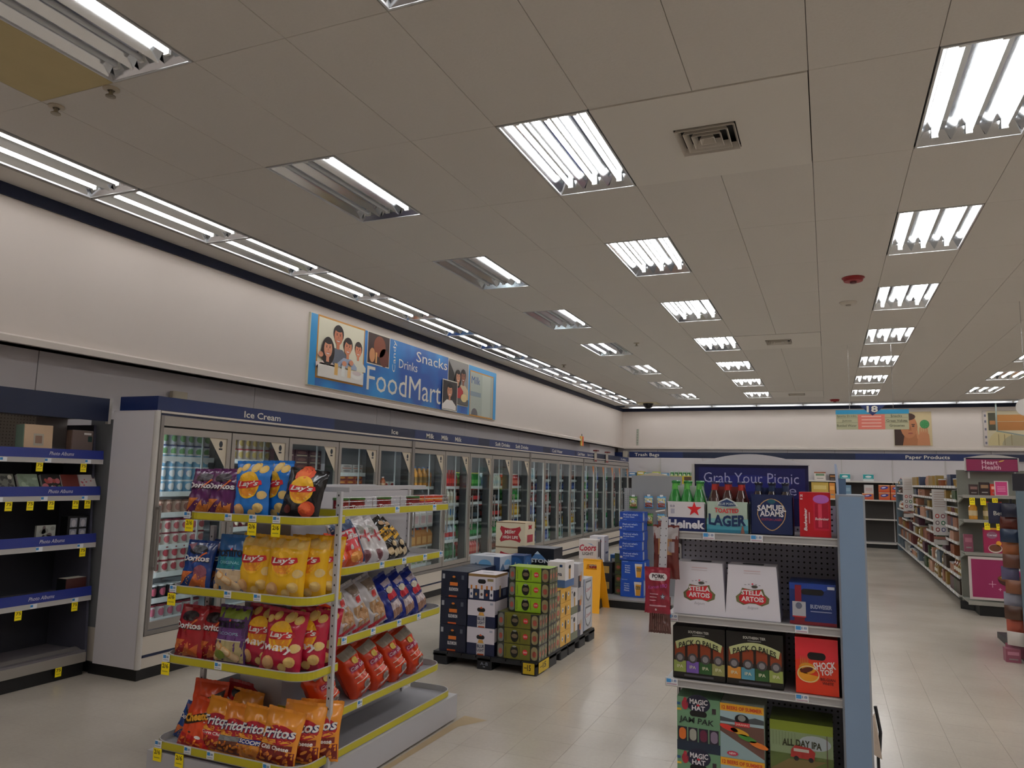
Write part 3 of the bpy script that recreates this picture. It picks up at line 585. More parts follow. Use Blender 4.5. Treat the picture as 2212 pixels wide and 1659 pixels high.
for d in range(7, 19):
    for j, z in enumerate(levels(d)):
        L_ = levels(d)[::-1]; p = pal[order7[d][L_.index(z)]] if d in order7 else pal[(d*5+j*3+R.randrange(3)) % 10]
        kind, cat = ('soda_bottle', 'soda bottle') if d < 11 else (('juice_bottle', 'juice bottle') if (d+j) % 2 else ('water_bottle', 'water bottle'))
        drinks.append((d, z, kind, cat, m_bottle(p[0], p[1], p[2], .036 if j % 2 else .044, min(.215, (levels(d)[j+1]-z if j+1 < len(levels(d)) else .3)-.035)), 8 if d < 12 else 6, p[3]+' '+cat, 2 if d < 10 else 1))
for d, z, kind, cat, ms, n, cn, deep in drinks:
    sh = SN[levels(d).index(z)]; sp = [(x-k*.1, y, zz) for k in range(deep) for x, y, zz in row(d, n, z)]
    nm = ('bottle_body', 'bottle_cap') if len(ms) > 1 else None
    place_goods(kind, cat, ms, nm, sp, f'{cn} on the {sh} shelf behind the {DN[d]} cooler door', f'{cat}s, {DN[d]} cooler door, {sh} shelf')
for d in (7, 8, 9):
    for z in levels(d)[1:]:
        a = G(); a.box(0, .002, -.02, .02, -.05, .04, PRICEY); o = a.obj('price_tag', None, (DX-.139, edges[d]+.28, z-.04)); tag(o, f'yellow price tag on the {SN[levels(d).index(z)]} shelf edge of the {DN[d]} cooler door', 'price tag', 'yellow price tags on the cooler shelves')
# bits fixed to wall and header at the far end of the run
for y, lab in ((16.35, 'small white and red card clipped to the header, nearer one'), (17.3, 'small white and red card clipped to the header, farther one')):
    t = thing('header_card', lab, 'card', (DX+.02, y, 2.1), 0, 'cards clipped over the far cooler doors'); a = G(); a.box(0, .006, -.09, .09, -.11, .12, M('#b8ada2', .5)); a.rect(SX(.006), -.09, -.11, .09, -.07, M('#7c2a30', .5)); a.obj('card', t)
    a = G(); a.box(-.03, .06, -.09, .09, .12, .15, M('#6e2a2c', .5)); a.obj('top_flap', t)
t = thing('hanging_tag', 'orange and yellow tag fixed under the wall ledge near the back corner', 'tag', (XL+.03, 18.0, 2.42)); a = G(); a.box(0, .02, -.12, .12, 0, .24, M('#e0902c', .5)); a.rect(SX(.02), 0, 0, .12, .24, M('#f07040', .5)); a.rect(SX(.02), -.12, 0, -.04, .24, M('#d8cf60', .5)); a.obj('card', t)
a = G(); a.box(0, .015, -.02, .02, .24, .3, M('#8a8a8a', .5)); a.obj('clip', t)
t = thing('wall_strip', 'thin pale notice strip taped high on the back wall near the corner', 'notice', (-5.28, YB-.01, 2.63)); a = G(); a.hexa([(-.03, -.004, 0), (.03, -.004, 0), (.03, 0, 0), (-.03, 0, 0), (-.02, -.004, .49), (.05, -.004, .5), (.05, 0, .5), (-.02, 0, .49)], M('#a9ab9a', .5)); a.obj('paper', t)
for z in (.06, .14, .22, .3, .38, .45): a = G(); a.rect(SY(-.004, 0, 0), -.015, z, .02, z+.04, M('#8a8f84', .5)); a.obj('print_line', t)
# ---------------------------------------------------------------- back wall: header, shelving, posters, aisle sign
t = thing('header_band', 'navy header band along the back wall reading Trash Bags and Paper Products', 'sign', (-5.5, 22.1, 2.26))
g = G(); g.box(0, 14.4, 0, .04, 0, .175, NAVY2); g.box(0, 1.6, -.003, 0, .0, .175, NAVY); g.box(6.2, 9.5, -.003, 0, 0, .175, NAVY); g.obj('band', t)
g = G(); S = SY(-.004, 5.5, -2.26); g.text(S, 'Trash Bags', -5.334+0, 2.275, -4.594, 2.4, LET, 2); g.obj('lettering', t)
g = G(); g.text(S, 'Paper Products', 1.9, 2.275, 2.913, 2.395, LET, 2); g.obj('lettering', t)
t = thing('corner_post', 'short cream post joining the two header bands in the corner', 'post', (-5.62, 22.1, 2.02)); g = G(); g.bev(-.07, .07, -.05, .05, 0, .43, M('#b8ae9e', .5)); g.obj('post_body', t); g = G(); g.box(-.4, -.09, -.04, .04, .24, .4, NAVY); g.obj('navy_end', t)
BACK_SHADE = M('#3b3632', .6)  # shade under the top shelf, painted into the lower back panel colour
def wall_bay(x0, x1, label):
    t = thing('wall_shelving', label, 'shelving', (x0, 21.6, 0), 0, 'shelving bays along the back wall'); w_ = x1-x0
    g = G(); g.box(.01, w_-.01, .36, .39, 1.69, 2.26, WGREY); g.obj('upper_back_panel', t)
    g = G(); g.box(0.01, w_-.01, .36, .39, .14, 1.69, BACK_SHADE); g.obj('lower_back_panel', t)
    g = G(); g.box(-.012, .012, .34, .42, 0, 2.26, GREY); g.obj('upright', t)
    for z in (1.69, 1.22, .73): g = G(); g.box(.006, w_-.006, 0, .36, z-.025, z-.005, SHELF); g.box(.006, w_-.006, -.008, 0, z-.03, z+.005, M('#d4cec6', .4)); g.obj('shelf', t)
    g = G(); g.box(.006, w_-.006, -.12, .36, .12, .14, SHELF); g.box(.006, w_-.006, -.128, -.12, .105, .145, M('#d4cec6', .4)); g.obj('base_deck', t)
    g = G(); g.box(.0, w_, -.08, .36, 0, .105, BLACK); g.obj('kick_plate', t)
nb = ['first', 'second', 'third', 'fourth', 'fifth', 'sixth', 'seventh', 'eighth']
xs = [-5.75+1.22*i for i in range(12)]
for i in range(8): wall_bay(xs[i], xs[i+1], f'back wall shelving bay, {nb[i]} from the cooler corner')
def cart(name, label, cat, x, y, z, w_, d, h, body, draw=None, group=None, rz=0, lid=None):
    g = G(); g.box(-w_/2, w_/2, 0, d, 0, h, M(body, .45)); S = SY(0, -w_/2, 0)
    if draw: draw(g, S, w_, h)
    if lid: g.box(-w_/2-.003, w_/2+.003, -.003, d+.003, h*.86, h+.003, M(lid, .45))
    o = g.obj(name, None, (x, y, z), (0, 0, rz)); return tag(o, label, cat, group)
def d_teal(g, S, w, h): g.rect(S, 0, h*.3, w, h*.92, M('#17979a', .45), 1); g.ell(S, w*.5, h*.62, w*.3, h*.15, M('#e6eeee', .4), 2, 12); g.rect(S, w*.1, h*.35, w*.9, h*.42, M('#9ad0d0', .4), 2)
def d_orange(g, S, w, h): g.rect(S, 0, 0, w, h*.25, M('#d8542c', .45), 1); g.ell(S, w*.5, h*.6, w*.36, h*.2, M('#3a3f9a', .45), 2, 14, rot=.15); g.ell(S, w*.45, h*.62, w*.2, h*.08, M('#e8e4f0', .45), 3, 12, rot=.15); g.rect(S, 0, h*.9, w, h, M('#e8c4a0', .45), 1)
def d_plain(c): return lambda g, S, w, h: (g.rect(S, w*.12, h*.55, w*.88, h*.8, M(c, .45), 1), g.rect(S, w*.2, h*.2, w*.8, h*.28, M('#8a8480', .45), 1))
for x, lab in ((.42, 'teal and white tissue box on the top back shelf, left one'), (.98, 'teal and white tissue box on the top back shelf, right one')): cart('tissue_box', lab, 'tissue box', x, 21.68, 1.695, .25, .2, .19, '#dfe2e0', d_teal, 'teal tissue boxes on the back shelving')
cart('white_pack', 'white paper pack standing under the right teal tissue box', 'paper pack', .98, 21.66, 1.225, .22, .2, .38, '#d8d4d0', d_plain('#c9b4b0')); cart('blue_pack', 'grey-blue paper pack standing under the left teal tissue box', 'paper pack', .45, 21.66, 1.225, .22, .2, .36, '#6e8ea6', d_plain('#8aa6b8'))
for x, z, lab in ((1.34, 1.225, 'lower orange towel pack of the taller pair'), (1.34, 1.42, 'upper orange towel pack of the taller pair'), (1.62, 1.225, 'lower orange towel pack beside the dark panel'), (1.62, 1.42, 'upper orange towel pack beside the dark panel'), (.95, 1.225, 'small orange towel pack in front of the white pack')):
    cart('towel_pack', lab+' on the back shelving', 'paper towels', x, 21.64 if x > 1 else 21.61, z, .26, .2, .19 if x > 1 else .16, '#cf6a3a', d_orange, 'orange towel packs on the back shelving')
cart('cream_box', 'cream box with a brown lid on the top back shelf', 'box', -.19, 21.68, 1.695, .28, .2, .22, '#e0d6cc', d_plain('#6a8a6a'), lid='#9a5a3a')
cart('yellow_box', 'wide yellow box on the shelf below the cream box', 'box', -.2, 21.63, 1.225, .42, .2, .42, '#c9a84c', d_plain('#e0c87a')); cart('orange_box', 'narrow orange box beside the wide yellow box', 'box', .1, 21.63, 1.225, .14, .2, .41, '#d88a3a', d_plain('#f0b05a'))
cart('dark_box', 'dark brown box on the top back shelf by the blade sign', 'box', .12, 21.7, 1.695, .16, .2, .17, '#3a2622', d_plain('#a8703a'))
for i, (x, c) in enumerate(((-5.3, '#5a8ab8'), (-5.05, '#c9b44a'), (-4.85, '#4a9a9a'), (-4.6, '#b8c44a'), (-4.35, '#6aa0c4'))):
    cart('bag_box', f'{["blue", "yellow", "teal", "lime", "pale blue"][i]} trash bag box on the top shelf under the Trash Bags header', 'box', x, 21.65, 1.695, .2, .2, .12+.03*(i % 2), c, d_plain('#e8e6dc'), 'trash bag boxes on the top back shelf')
for i, (x, c) in enumerate(((-5.3, '#3a5a8a'), (-5.05, '#b83a34'), (-4.8, '#3a6ab0'))): cart('bag_box', f'{["dark blue", "red", "blue"][i]} trash bag box on the second shelf near the cooler corner', 'box', x, 21.65, 1.225, .2, .2, .1, c, d_plain('#e8e6dc'), 'trash bag boxes on the second back shelf')
# posters
t = thing('wall_poster', 'poster of a woman holding a green lime slice on the back wall', 'poster', (2.1, YB, 2.65)); S = SY(-.025, -2.1, -2.65)
g = G(); g.box(-.445, .455, -.024, 0, 0, .91, M('#c9c0b2', .5)); g.rect(S, 1.665, 2.655, 2.55, 3.55, M('#c9b58a', .5), 1); g.obj('poster_board', t)
g = G(); g.pol(S, [(1.67, 2.66), (2.1, 2.66), (2.05, 3.2), (1.95, 3.45), (1.75, 3.35), (1.67, 3.1)], M('#3a241c', .6), 2); g.ell(S, 2.02, 3.15, .2, .3, M('#b87850', .6), 3, 20); g.pol(S, [(1.86, 2.66), (2.3, 2.66), (2.2, 3.0), (1.92, 3.0)], M('#a96c46', .6), 2.5)
g.ell(S, 1.98, 3.42, .2, .1, M('#4a3024', .6), 4, 14); g.rect(S, 2.08, 3.2, 2.16, 3.225, M('#3a241c', .6), 4.5); g.ell(S, 2.12, 3.17, .035, .018, M('#2a1c18', .6), 5, 8); g.pol(S, [(2.0, 3.05), (2.08, 3.05), (2.06, 3.2)], M('#a4653f', .6), 4.5); g.ell(S, 2.05, 2.98, .06, .018, M('#8f4a40', .6), 5, 10); g.obj('portrait', t)
g = G(); g.pol(S, [(2.2, 2.66), (2.5, 2.66), (2.48, 2.95), (2.42, 3.02), (2.28, 3.02), (2.22, 2.9)], M('#c08058', .6), 6)
for k in range(4): g.pol(S, [(2.25+k*.055, 2.98), (2.295+k*.055, 2.98), (2.3+k*.05, 3.14), (2.265+k*.05, 3.14)], M('#c4875e', .6), 6.5)
g.pol(S, [(2.2, 2.85), (2.25, 2.8), (2.22, 3.06), (2.18, 3.04)], M('#c4875e', .6), 6.5); g.obj('hand', t)
g = G(); g.ell(S, 2.385, 3.22, .11, .115, M('#2f7a4a', .5), 7, 20); g.ell(S, 2.385, 3.22, .095, .1, M('#4f9a5a', .5), 8, 20)
for k in range(6): g.pol(S, [(2.385, 3.22), (2.385+.08*math.cos(k*1.047), 3.22+.085*math.sin(k*1.047)), (2.385+.08*math.cos(k*1.047+.75), 3.22+.085*math.sin(k*1.047+.75))], M('#3a8a4c', .5), 9)
g.obj('lime_slice', t)
t = thing('wall_poster', 'poster of folded cream cloth over orange boards at the right edge', 'poster', (4.2, YB, 2.65)); S = SY(-.025, -4.2, -2.65)
g = G(); g.box(-.5, .9, -.024, 0, 0, .91, M('#b8b0a6', .5)); g.rect(S, 3.72, 2.66, 5.09, 3.55, M('#cbbf9f', .5), 1); g.obj('poster_board', t)
g = G(); g.rect(S, 3.72, 2.66, 3.79, 3.55, M('#c9bdb8', .5), 2)
for z in (2.7, 2.85, 3.05, 3.25, 3.4): g.rect(S, 3.735, z, 3.775, z+.06, M('#6a6878', .5), 3)
g.rect(S, 3.82, 3.05, 3.98, 3.5, M('#4a4a3a', .5), 2); g.rect(S, 3.85, 3.2, 3.97, 3.3, M('#b07a4a', .5), 3); g.rect(S, 4.02, 3.05, 5.09, 3.27, M('#b0743c', .5), 2); g.rect(S, 4.02, 3.28, 5.09, 3.45, M('#bc8042', .5), 2); g.obj('boards_picture', t)
g = G(); g.ell(S, 4.1, 2.67, .3, .37, M('#c9b98a', .5), 4, 20, a0=0, a1=.5); g.ell(S, 4.45, 2.67, .35, .28, M('#a9a083', .5), 5, 20, a0=0, a1=.5)
for u in (4.02, 4.15, 4.3): g.rect(S, u, 2.67, u+.015, 2.95, M('#8a7c58', .5), 6)
g.obj('cloth_picture', t)
t = thing('sign_bracket', 'grey hanging bracket in front of the cloth poster', 'bracket', (3.95, 21.9, HC)); g = G(); g.box(-.015, .015, -.01, .01, -.75, 0, M('#8a9690', .4)); g.obj('rod', t); g = G(); g.hexa([(0, -.01, -.75), (1.0, -.01, -.95), (1.0, .01, -.95), (0, .01, -.75), (0, -.01, -.72), (1.0, -.01, -.92), (1.0, .01, -.92), (0, .01, -.72)], M('#8a9690', .4)); g.obj('arm', t)
# aisle 18 sign
t = thing('aisle_sign', 'hanging aisle sign numbered 18 with a blue top bar', 'sign', (.64, 12.5, 2.44)); g = G(); g.box(-.495, .5, 0, .02, 0, .295, M('#b9b694', .5)); g.obj('board', t)
S = SY(-.001, -.64, -2.44)
g = G(); g.box(-.5, .505, -.003, .023, .235, .3, M('#2a8fb8', .45)); g.obj('top_bar', t)
g = G(); g.pol(S, [(.47, 2.812), (.655, 2.65), (.84, 2.812)], NAVY, 6); g.prism([(-.17, .372), (.015, .21), (.2, .372)], 1, -.004, -.002, NAVY); g.obj('number_badge', t)
g = G(); g.text(S, '18', .575, 2.7, .73, 2.8, LET, 8, .03); g.obj('number', t)
g = G()
for i, (s_, u0, u1) in enumerate((('Sports Drinks', .155, .43), ('Juices', .23, .36), ('Bottled Water', .155, .43))): g.text(S, s_, u0, 2.625-i*.072, u1, 2.662-i*.072, M('#3a3a34', .5), 3, 0)
for i, (s_, u0, u1) in enumerate((('Snacks', .9, 1.05), ('Great Values', .84, 1.12), ('Groceries', .88, 1.08))): g.text(S, s_, u0, 2.625-i*.072, u1, 2.662-i*.072, M('#3a3a34', .5), 3, 0)
for i in range(1, 3): g.rect(S, .15, 2.69-i*.074, .445, 2.694-i*.074, M('#7a785c', .5), 2); g.rect(S, .82, 2.69-i*.074, 1.13, 2.694-i*.074, M('#7a785c', .5), 2)
g.obj('lettering', t)
g = G(); g.rect(S, .45, 2.442, .82, 2.668, M('#d87464', .5), 2)
for i in range(4): g.rect(S, .5, 2.63-i*.05, .77, 2.645-i*.05, M('#f0c0b0', .5), 3)
g.obj('centre_card', t)
for x in (-.3, .3): g = G(); g.tube((x, .01, .3), (x, .01, HC-2.44), .003, STEEL, 5); g.obj('hanging_wire', t)
t = thing('hanging_disc_sign', 'white round hanging sign cut by the right picture edge', 'sign', (2.1, 10, 2.52)); g = G(); g.ell(SY(0), 0, 0, .1, .1, M('#e4e0dc', .4), 0, 28); g.ell(SY(.02), 0, 0, .1, .1, M('#e4e0dc', .4), 0, 28); g.obj('disc', t); g = G(); g.tube((0, .01, .1), (0, .01, HC-2.52), .004, STEEL, 5); g.obj('hanging_wire', t)

# ---------------------------------------------------------------- far aisle gondola and heart health end cap
SLATE = M('#5f6f78', .5); OLV = M('#76766c', .6)
GX0, GY0, GY1 = 1.6, 11.75, 21.2
lev = [.17, .41, .66, .86, 1.05, 1.25, 1.43, 1.615]
t = thing('aisle_gondola', 'long shelving run crowded with groceries right of the centre aisle', 'shelving', (GX0, GY0, 0))
g = G(); g.box(.3, .34, 0, GY1-GY0, .12, 1.75, OLV); g.obj('back_panel', t)
g = G(); g.box(.1, .7, 0, GY1-GY0, 0, .12, BLACK); g.obj('kick_plate', t)
n_b = 8; bl = (GY1-GY0)/n_b
for b in range(n_b):
    for j, z in enumerate(lev):
        if j in (3, 5) and b % 2: continue
        a = G(); x0 = -.0 if z > .2 else -.02
        a.box(x0, .3, b*bl+.004, (b+1)*bl-.004, z-.03, z-.012, M('#b0aba4', .45)); a.box(x0-.008, x0, b*bl+.004, (b+1)*bl-.004, z-.035, z+.002, M('#c9c6c0', .35))
        for k in range(4): a.box(x0-.0095, x0-.008, b*bl+.12+k*.28, b*bl+.19+k*.28, z-.033, z, TAGW)
        a.obj('shelf', t)
g = G(); g.bev(-.03, .28, GY1-GY0+.01, GY1-GY0+.05, 0, 1.66, SLATE); g.obj('end_panel', t)
PC = [('#5e2824', 'dark red'), ('#7a4020', 'rust'), ('#8a6c30', 'mustard'), ('#34482a', 'olive green'), ('#2a344c', 'slate blue'), ('#a09c94', 'off-white'), ('#4a2a36', 'plum'), ('#8a5c44', 'tan'), ('#a87c64', 'peach'), ('#40342a', 'brown'), ('#58646c', 'grey'), ('#7c6428', 'ochre')]
gm = {}
def goods_mesh(kind, ci):
    if (kind, ci) not in gm:
        c = PC[ci][0]; lb = ['#e6e0d2', '#d8b46a', '#b84a3a', '#e8e4dc'][ci % 4]
        if kind == 'food_box': gm[kind, ci] = m_box(c, lb, '#d8d4c8', .1, .14, .15)
        elif kind == 'food_bottle': gm[kind, ci] = m_bottle(c, lb, '#d8d0c0', .033, .16)
        elif kind == 'food_can': gm[kind, ci] = m_tub(c, '#b8b8b8', lb, .036, .1)
        else: gm[kind, ci] = m_pillow(M(c, .3), .1, .14, .05)
    return gm[kind, ci]
for b in range(n_b):
    for j, z in enumerate(lev):
        if j in (3, 5) and b % 2: continue
        hi = min([q for jj, q in enumerate(lev) if q > z and not (jj in (3, 5) and b % 2)] or [1.85])-z-.04
        n = 6 if b < 5 else 4
        kind = R.choice(['food_box', 'food_bottle', 'food_can', 'food_bag', 'food_box']); ci = R.randrange(12); k = 0
        while k < n:
            m_ = R.choice((1, 2, 2)); kind = R.choice(['food_box', 'food_bottle', 'food_can', 'food_bag', 'food_box']); ci = R.randrange(12)
            for _ in range(m_):
                if k >= n: break
                y = GY0+b*bl+.06+(bl-.12)*(k+.5)/n; s_ = min(1.25, hi/.16); ms = goods_mesh(kind, ci); nmk = {'food_box': 'box', 'food_bottle': 'bottle', 'food_can': 'can', 'food_bag': 'bag'}[kind]
                lab = f'{PC[ci][1]} food {nmk} on the {["floor-level", "second", "third", "fourth", "fifth", "sixth", "seventh", "top"][j]} aisle shelf, {DN[b]} bay'
                if len(ms) == 1: o = put(ms[0], kind, None, (GX0+.11, y, z-.012)); tag(o, lab, nmk, 'groceries on the aisle gondola')
                else:
                    o = thing(kind, lab, nmk, (GX0+.06, y, z-.012), math.pi/2, 'groceries on the aisle gondola'); put(ms[0], nmk+'_body', o); put(ms[1], nmk+'_lid', o)
                o.scale = (1.1, 1.2, s_*.95); k += 1
def info_sign(x, y, z, label, rz):
    t = thing('aisle_info_sign', label, 'sign', (x, y, z), rz, 'white info signs on the aisle gondola'); g = G(); g.box(0, .19, 0, .012, .1, .78, M('#c9c4c0', .5)); g.obj('board', t); S = SY(-.001)
    g = G()
    for i in range(7): g.rect(S, .025, .73-i*.035, .165, .74-i*.035, M('#a8948c', .5), 1)
    for i in range(3):
        for k in range(2):
            g.pill(S, .03+k*.075, .15+i*.1, .085+k*.075, .215+i*.1, M(['#8a3a3c', '#5a5a80', '#7a6a6c', '#2a6a4a', '#b84a44', '#8a4a54'][i*2+k], .5), 1); g.pill(S, .043+k*.075, .165+i*.1, .072+k*.075, .2+i*.1, M('#d8d2cc', .5), 2)
    tag(g.obj('icons', t), kind='stuff'); g = G(); g.box(0, .19, -.002, .014, .04, .08, M('#8a5a4c', .5)); g.box(.0, .19, -.002, .014, -.04, .03, M('#b8b4b0', .5)); g.obj('lower_strip', t)
info_sign(1.44, 12.9, .78, 'white info sign with six round icons, nearer one on the aisle shelves', 0)
info_sign(1.42, 17.4, 1.0, 'white info sign with six icons, farther one by the slate end panel', 0)
# end cap
t = thing('end_cap_shelving', 'grey end cap shelving with a pink Heart Health header', 'shelving', (1.6, 11.2, 0))
g = G(); g.box(.0, .95, .42, .46, .12, 1.83, OLV); g.obj('back_panel', t)
g = G(); g.box(.12, .85, -.0, .45, 0, .12, BLACK); g.hexa([(-.02, .5, 0), (.13, .38, 0), (.13, .5, 0), (0, .6, 0), (-.02, .5, .1), (.13, .38, .1), (.13, .5, .1), (0, .6, .1)], BLACK); g.obj('kick_plate', t)
for z in (1.495, 1.184, .77): g = G(); g.box(.0, .95, .03, .42, z-.02, z, OLV); g.box(0, .95, .0, .03, z-.03, z+.01, M('#8f8c84', .4)); g.hexa([(0, .4, z-.1), (.02, .4, z-.1), (.02, .42, z-.1), (0, .42, z-.1), (0, .05, z-.03), (.02, .05, z-.03), (.02, .42, z-.02), (0, .42, z-.02)], OLV); g.obj('shelf', t)
g = G(); g.box(0, .95, -.02, .42, .15, .17, OLV); g.box(0, .95, -.04, -.02, .13, .18, M('#8f8c84', .4)); g.obj('base_deck', t)
t = thing('header_sign', 'pink Heart Health header sign with a grey arched top', 'sign', (1.6, 11.5, 1.82)); S = SY(-.002)
g = G(); g.box(.1, .68, 0, .04, 0, .16, M('#8a1f4c', .45)); g.box(.095, .685, -.004, .044, -.01, .0, NAVY2); g.box(.095, .685, -.004, .044, .155, .17, NAVY2); g.obj('sign_board', t)
g = G(); g.prism([(.085+.61*i/14, .17+.042*math.sin(math.pi*i/14)) for i in range(15)], 1, -.02, .06, GREY); g.box(.085, .1, -.01, .05, 0, .17, GREY); g.box(.68, .695, -.01, .05, 0, .17, GREY); g.obj('arched_top', t)
g = G(); g.text(S, 'Heart', .28, .085, .46, .14, M('#e8c8d4', .5), 1, .01); g.text(S, 'Health', .28, .02, .49, .075, M('#e8c8d4', .5), 1, .01); g.ell(S, .5, .13, .035, .008, M('#d8b45a', .5), 1, 10, rot=.3); g.obj('lettering', t)
g = G(); g.box(.12, .14, .02, .04, -.1, 0, GREY); g.box(.64, .66, .02, .04, -.1, 0, GREY); g.obj('bracket', t)
def std(name, label, cat, x, z, w_, h, col, draw=None, y=11.22, d=.06, group=None): return cart(name, label, cat, x, y, z, w_, d, h, col, draw, group)
std('dark_box', 'small dark box on the Heart Health top shelf, leftmost', 'box', 1.73, 1.5, .1, .14, '#33201f', d_plain('#7a5a54')); std('dark_box', 'taller dark chocolate-coloured box beside the red box', 'box', 1.85, 1.5, .11, .17, '#2c1a1a', d_plain('#8a6a4a')); std('red_box', 'bright red box on the Heart Health top shelf', 'box', 1.97, 1.5, .12, .15, '#c0341f', d_plain('#f0b0a0'))
def d_pink(g, S, w, h):
    g.rect(S, .012, .012, w-.012, h-.012, M('#c43a78', .5), 1)
    for i in range(4): g.rect(S, w*.2, h*(.3+i*.1), w*.8, h*(.33+i*.1), M('#e8a8c4', .5), 2)
std('sign_card', 'pink framed card with text on the Heart Health top shelf', 'card', 2.03, 1.5, .15, .19, '#d8ccc8', d_pink, d=.01, y=11.205)
for i, (x, c, cap) in enumerate(((1.72, '#c98a2a', '#c98a2a'), (1.88, '#8a7a3a', '#c43a3a'), (2.02, '#a8442c', '#b83a2c'))):
    ms = m_bottle(c, cap, '#c9b48a', .05, .24); o = thing('food_bottle', f'{["amber", "green-capped olive", "reddish"][i]} bottle on the second Heart Health shelf', 'bottle', (x, 11.3, 1.187)); put(ms[0], 'bottle_body', o); put(ms[1], 'bottle_cap', o)
def d_cereal(g, S, w, h): g.rect(S, 0, h*.93, w, h, M('#e0a03a', .5), 1); g.ell(S, w*.45, h*.72, w*.3, h*.14, M('#8a5a70', .5), 1, 16); g.text(S, 'Cereal', w*.2, h*.68, w*.7, h*.76, M('#d8d0d4', .5), 2); g.ell(S, w*.6, h*.2, w*.38, h*.17, M('#d8ccc0', .5), 1, 20); g.ell(S, w*.6, h*.22, w*.34, h*.14, M('#6a3a20', .5), 2, 18); g.ell(S, w*.8, h*.4, w*.15, h*.1, M('#e09a2a', .5), 2, 10)
std('cereal_box', 'magenta cereal box with a bowl picture on the third end cap shelf', 'box', 1.91, .775, .2, .32, '#9a1f4c', d_cereal)
std('pink_pack', 'dusky pink pack low on the third end cap shelf', 'pack', 1.66, .775, .1, .22, '#8a4a5c', d_plain('#a86a7a'), y=11.35)
t = thing('end_cap_poster', 'large magenta poster with a white border and a bowl of cereal', 'poster', (1.62, 11.18, .2)); S = SY(-.001)
g = G(); g.box(0, .8, 0, .012, 0, .53, M('#c9bcb8', .5)); g.rect(S, .03, .03, .78, .5, M('#8e1f52', .5), 1); g.obj('poster_board', t)
g = G(); g.ell(S, .44, .27, .13, .09, M('#3a1a14', .5), 2, 20, a0=.5, a1=1.); g.ell(S, .44, .28, .13, .045, M('#6a3f1c', .5), 3, 20)
for i in range(9): g.ell(S, .35+R.random()*.18, .27+R.random()*.04, .014, .011, M(['#c9962c', '#8a5a24'][i % 2], .5), 4, 8)
g.obj('bowl_picture', t); g = G()
for u, v, s_ in ((.25, .2, .04), (.33, .14, .018), (.37, .36, .02)): g.rect(S, u-s_, v-.003, u+s_, v+.003, M('#e0b8c8', .5), 2); g.rect(S, u-.003, v-s_, u+.003, v+s_, M('#e0b8c8', .5), 2.5)
g.obj('sparkles', t)
tagn = 0
def price_tag(x, y, z, label, rz=0, w_=.05, h=.07, group='yellow price tags', num='2/5'):
    """small yellow tag hanging from a shelf edge"""
    g = G(); g.box(-w_/2, w_/2, -.002, 0, -h, 0, PRICEY); S = SY(-.002, -w_/2, -h); g.text(S, num, w_*.12, h*.55, w_*.88, h*.9, M('#5a4a00', .5), 1, .02); g.rect(S, w_*.15, h*.25, w_*.85, h*.32, M('#a89a20', .5), 1)
    o = g.obj('price_tag', None, (x, y, z), (0, 0, rz)); return tag(o, label, 'price tag', group)
for i, x in enumerate((1.7, 1.82, 1.95)): price_tag(x, 11.19, 1.47, f'{["left", "middle", "right"][i]} yellow tag under the Heart Health top shelf', w_=.06, h=.09, group='price tags on the end cap')
for i, x in enumerate((1.85, 1.98)): price_tag(x, 11.19, 1.16, f'{["left", "right"][i]} yellow tag under the second end cap shelf', w_=.06, h=.09, group='price tags on the end cap')
# near gondola cut by the right frame edge
t = thing('side_gondola', 'slate blue end panel and shelves cut off by the right picture edge', 'shelving', (1.62, 8.3, 0))
g = G(); g.bev(.0, .95, 0, .04, .06, 1.58, SLATE, .012); g.obj('end_panel', t); g = G(); g.box(.02, .95, .05, 1.4, 0, .06, BLACK); g.obj('kick_plate', t); g = G(); g.box(.5, .54, .04, 1.4, .06, 1.56, OLV); g.obj('back_panel', t)
for z in (.1, .45, .8, 1.15): g = G(); g.box(.12, .5, .04, 1.4, z-.02, z, SHELF); g.obj('shelf', t)
HB = [('#1c1e30', 'navy'), ('#5a2418', 'brick red'), ('#1c2c44', 'dark blue'), ('#9a5a34', 'copper'), ('#5a3424', 'brown'), ('#55506c', 'violet grey'), ('#7a4a30', 'chestnut'), ('#8a8894', 'silver grey'), ('#4a2c1c', 'dark brown'), ('#a8503c', 'red'), ('#c9c0b8', 'white'), ('#8a4a5a', 'rose')]
for i, (c, cn) in enumerate(HB):
    z = 1.42-i*.118; ms = m_pillow(M(c, .3), .15, .125, .05)
    o = put(ms[0], 'hanging_pack', None, (1.585-.01*(i % 3), 8.42+.05*(i % 2), z-.09), (0, 0, -math.pi/2-.5)); tag(o, f'{cn} snack pack hanging on the strip at the right edge, {DN[i]} from the top', 'snack pack', 'packs on the clip strip at the right edge')
t = thing('clip_strip', 'dark clip strip beside the slate end panel at the right edge', 'strip', (1.6, 8.5, 0)); g = G(); g.box(0, .02, 0, .01, .05, 1.5, DARK); g.obj('strip', t)
cart('rose_box', 'rose coloured box at the foot of the right edge panel', 'box', 1.54, 8.4, 0, .12, .12, .12, '#8a4a5a', d_plain('#b87a8a')); cart('black_sign_box', 'black square display card on top of the right edge panel', 'card', 1.69, 8.32, 1.58, .18, .02, .16, '#17151f', None)
cart('better_sign', 'navy sign reading Better beside the right edge panel', 'sign', 1.53, 8.5, 1.26, .22, .01, .2, '#1c1f3a', lambda g, S, w, h: g.text(S, 'Better', w*.2, h*.4, w*.85, h*.6, LET, 1, 0))

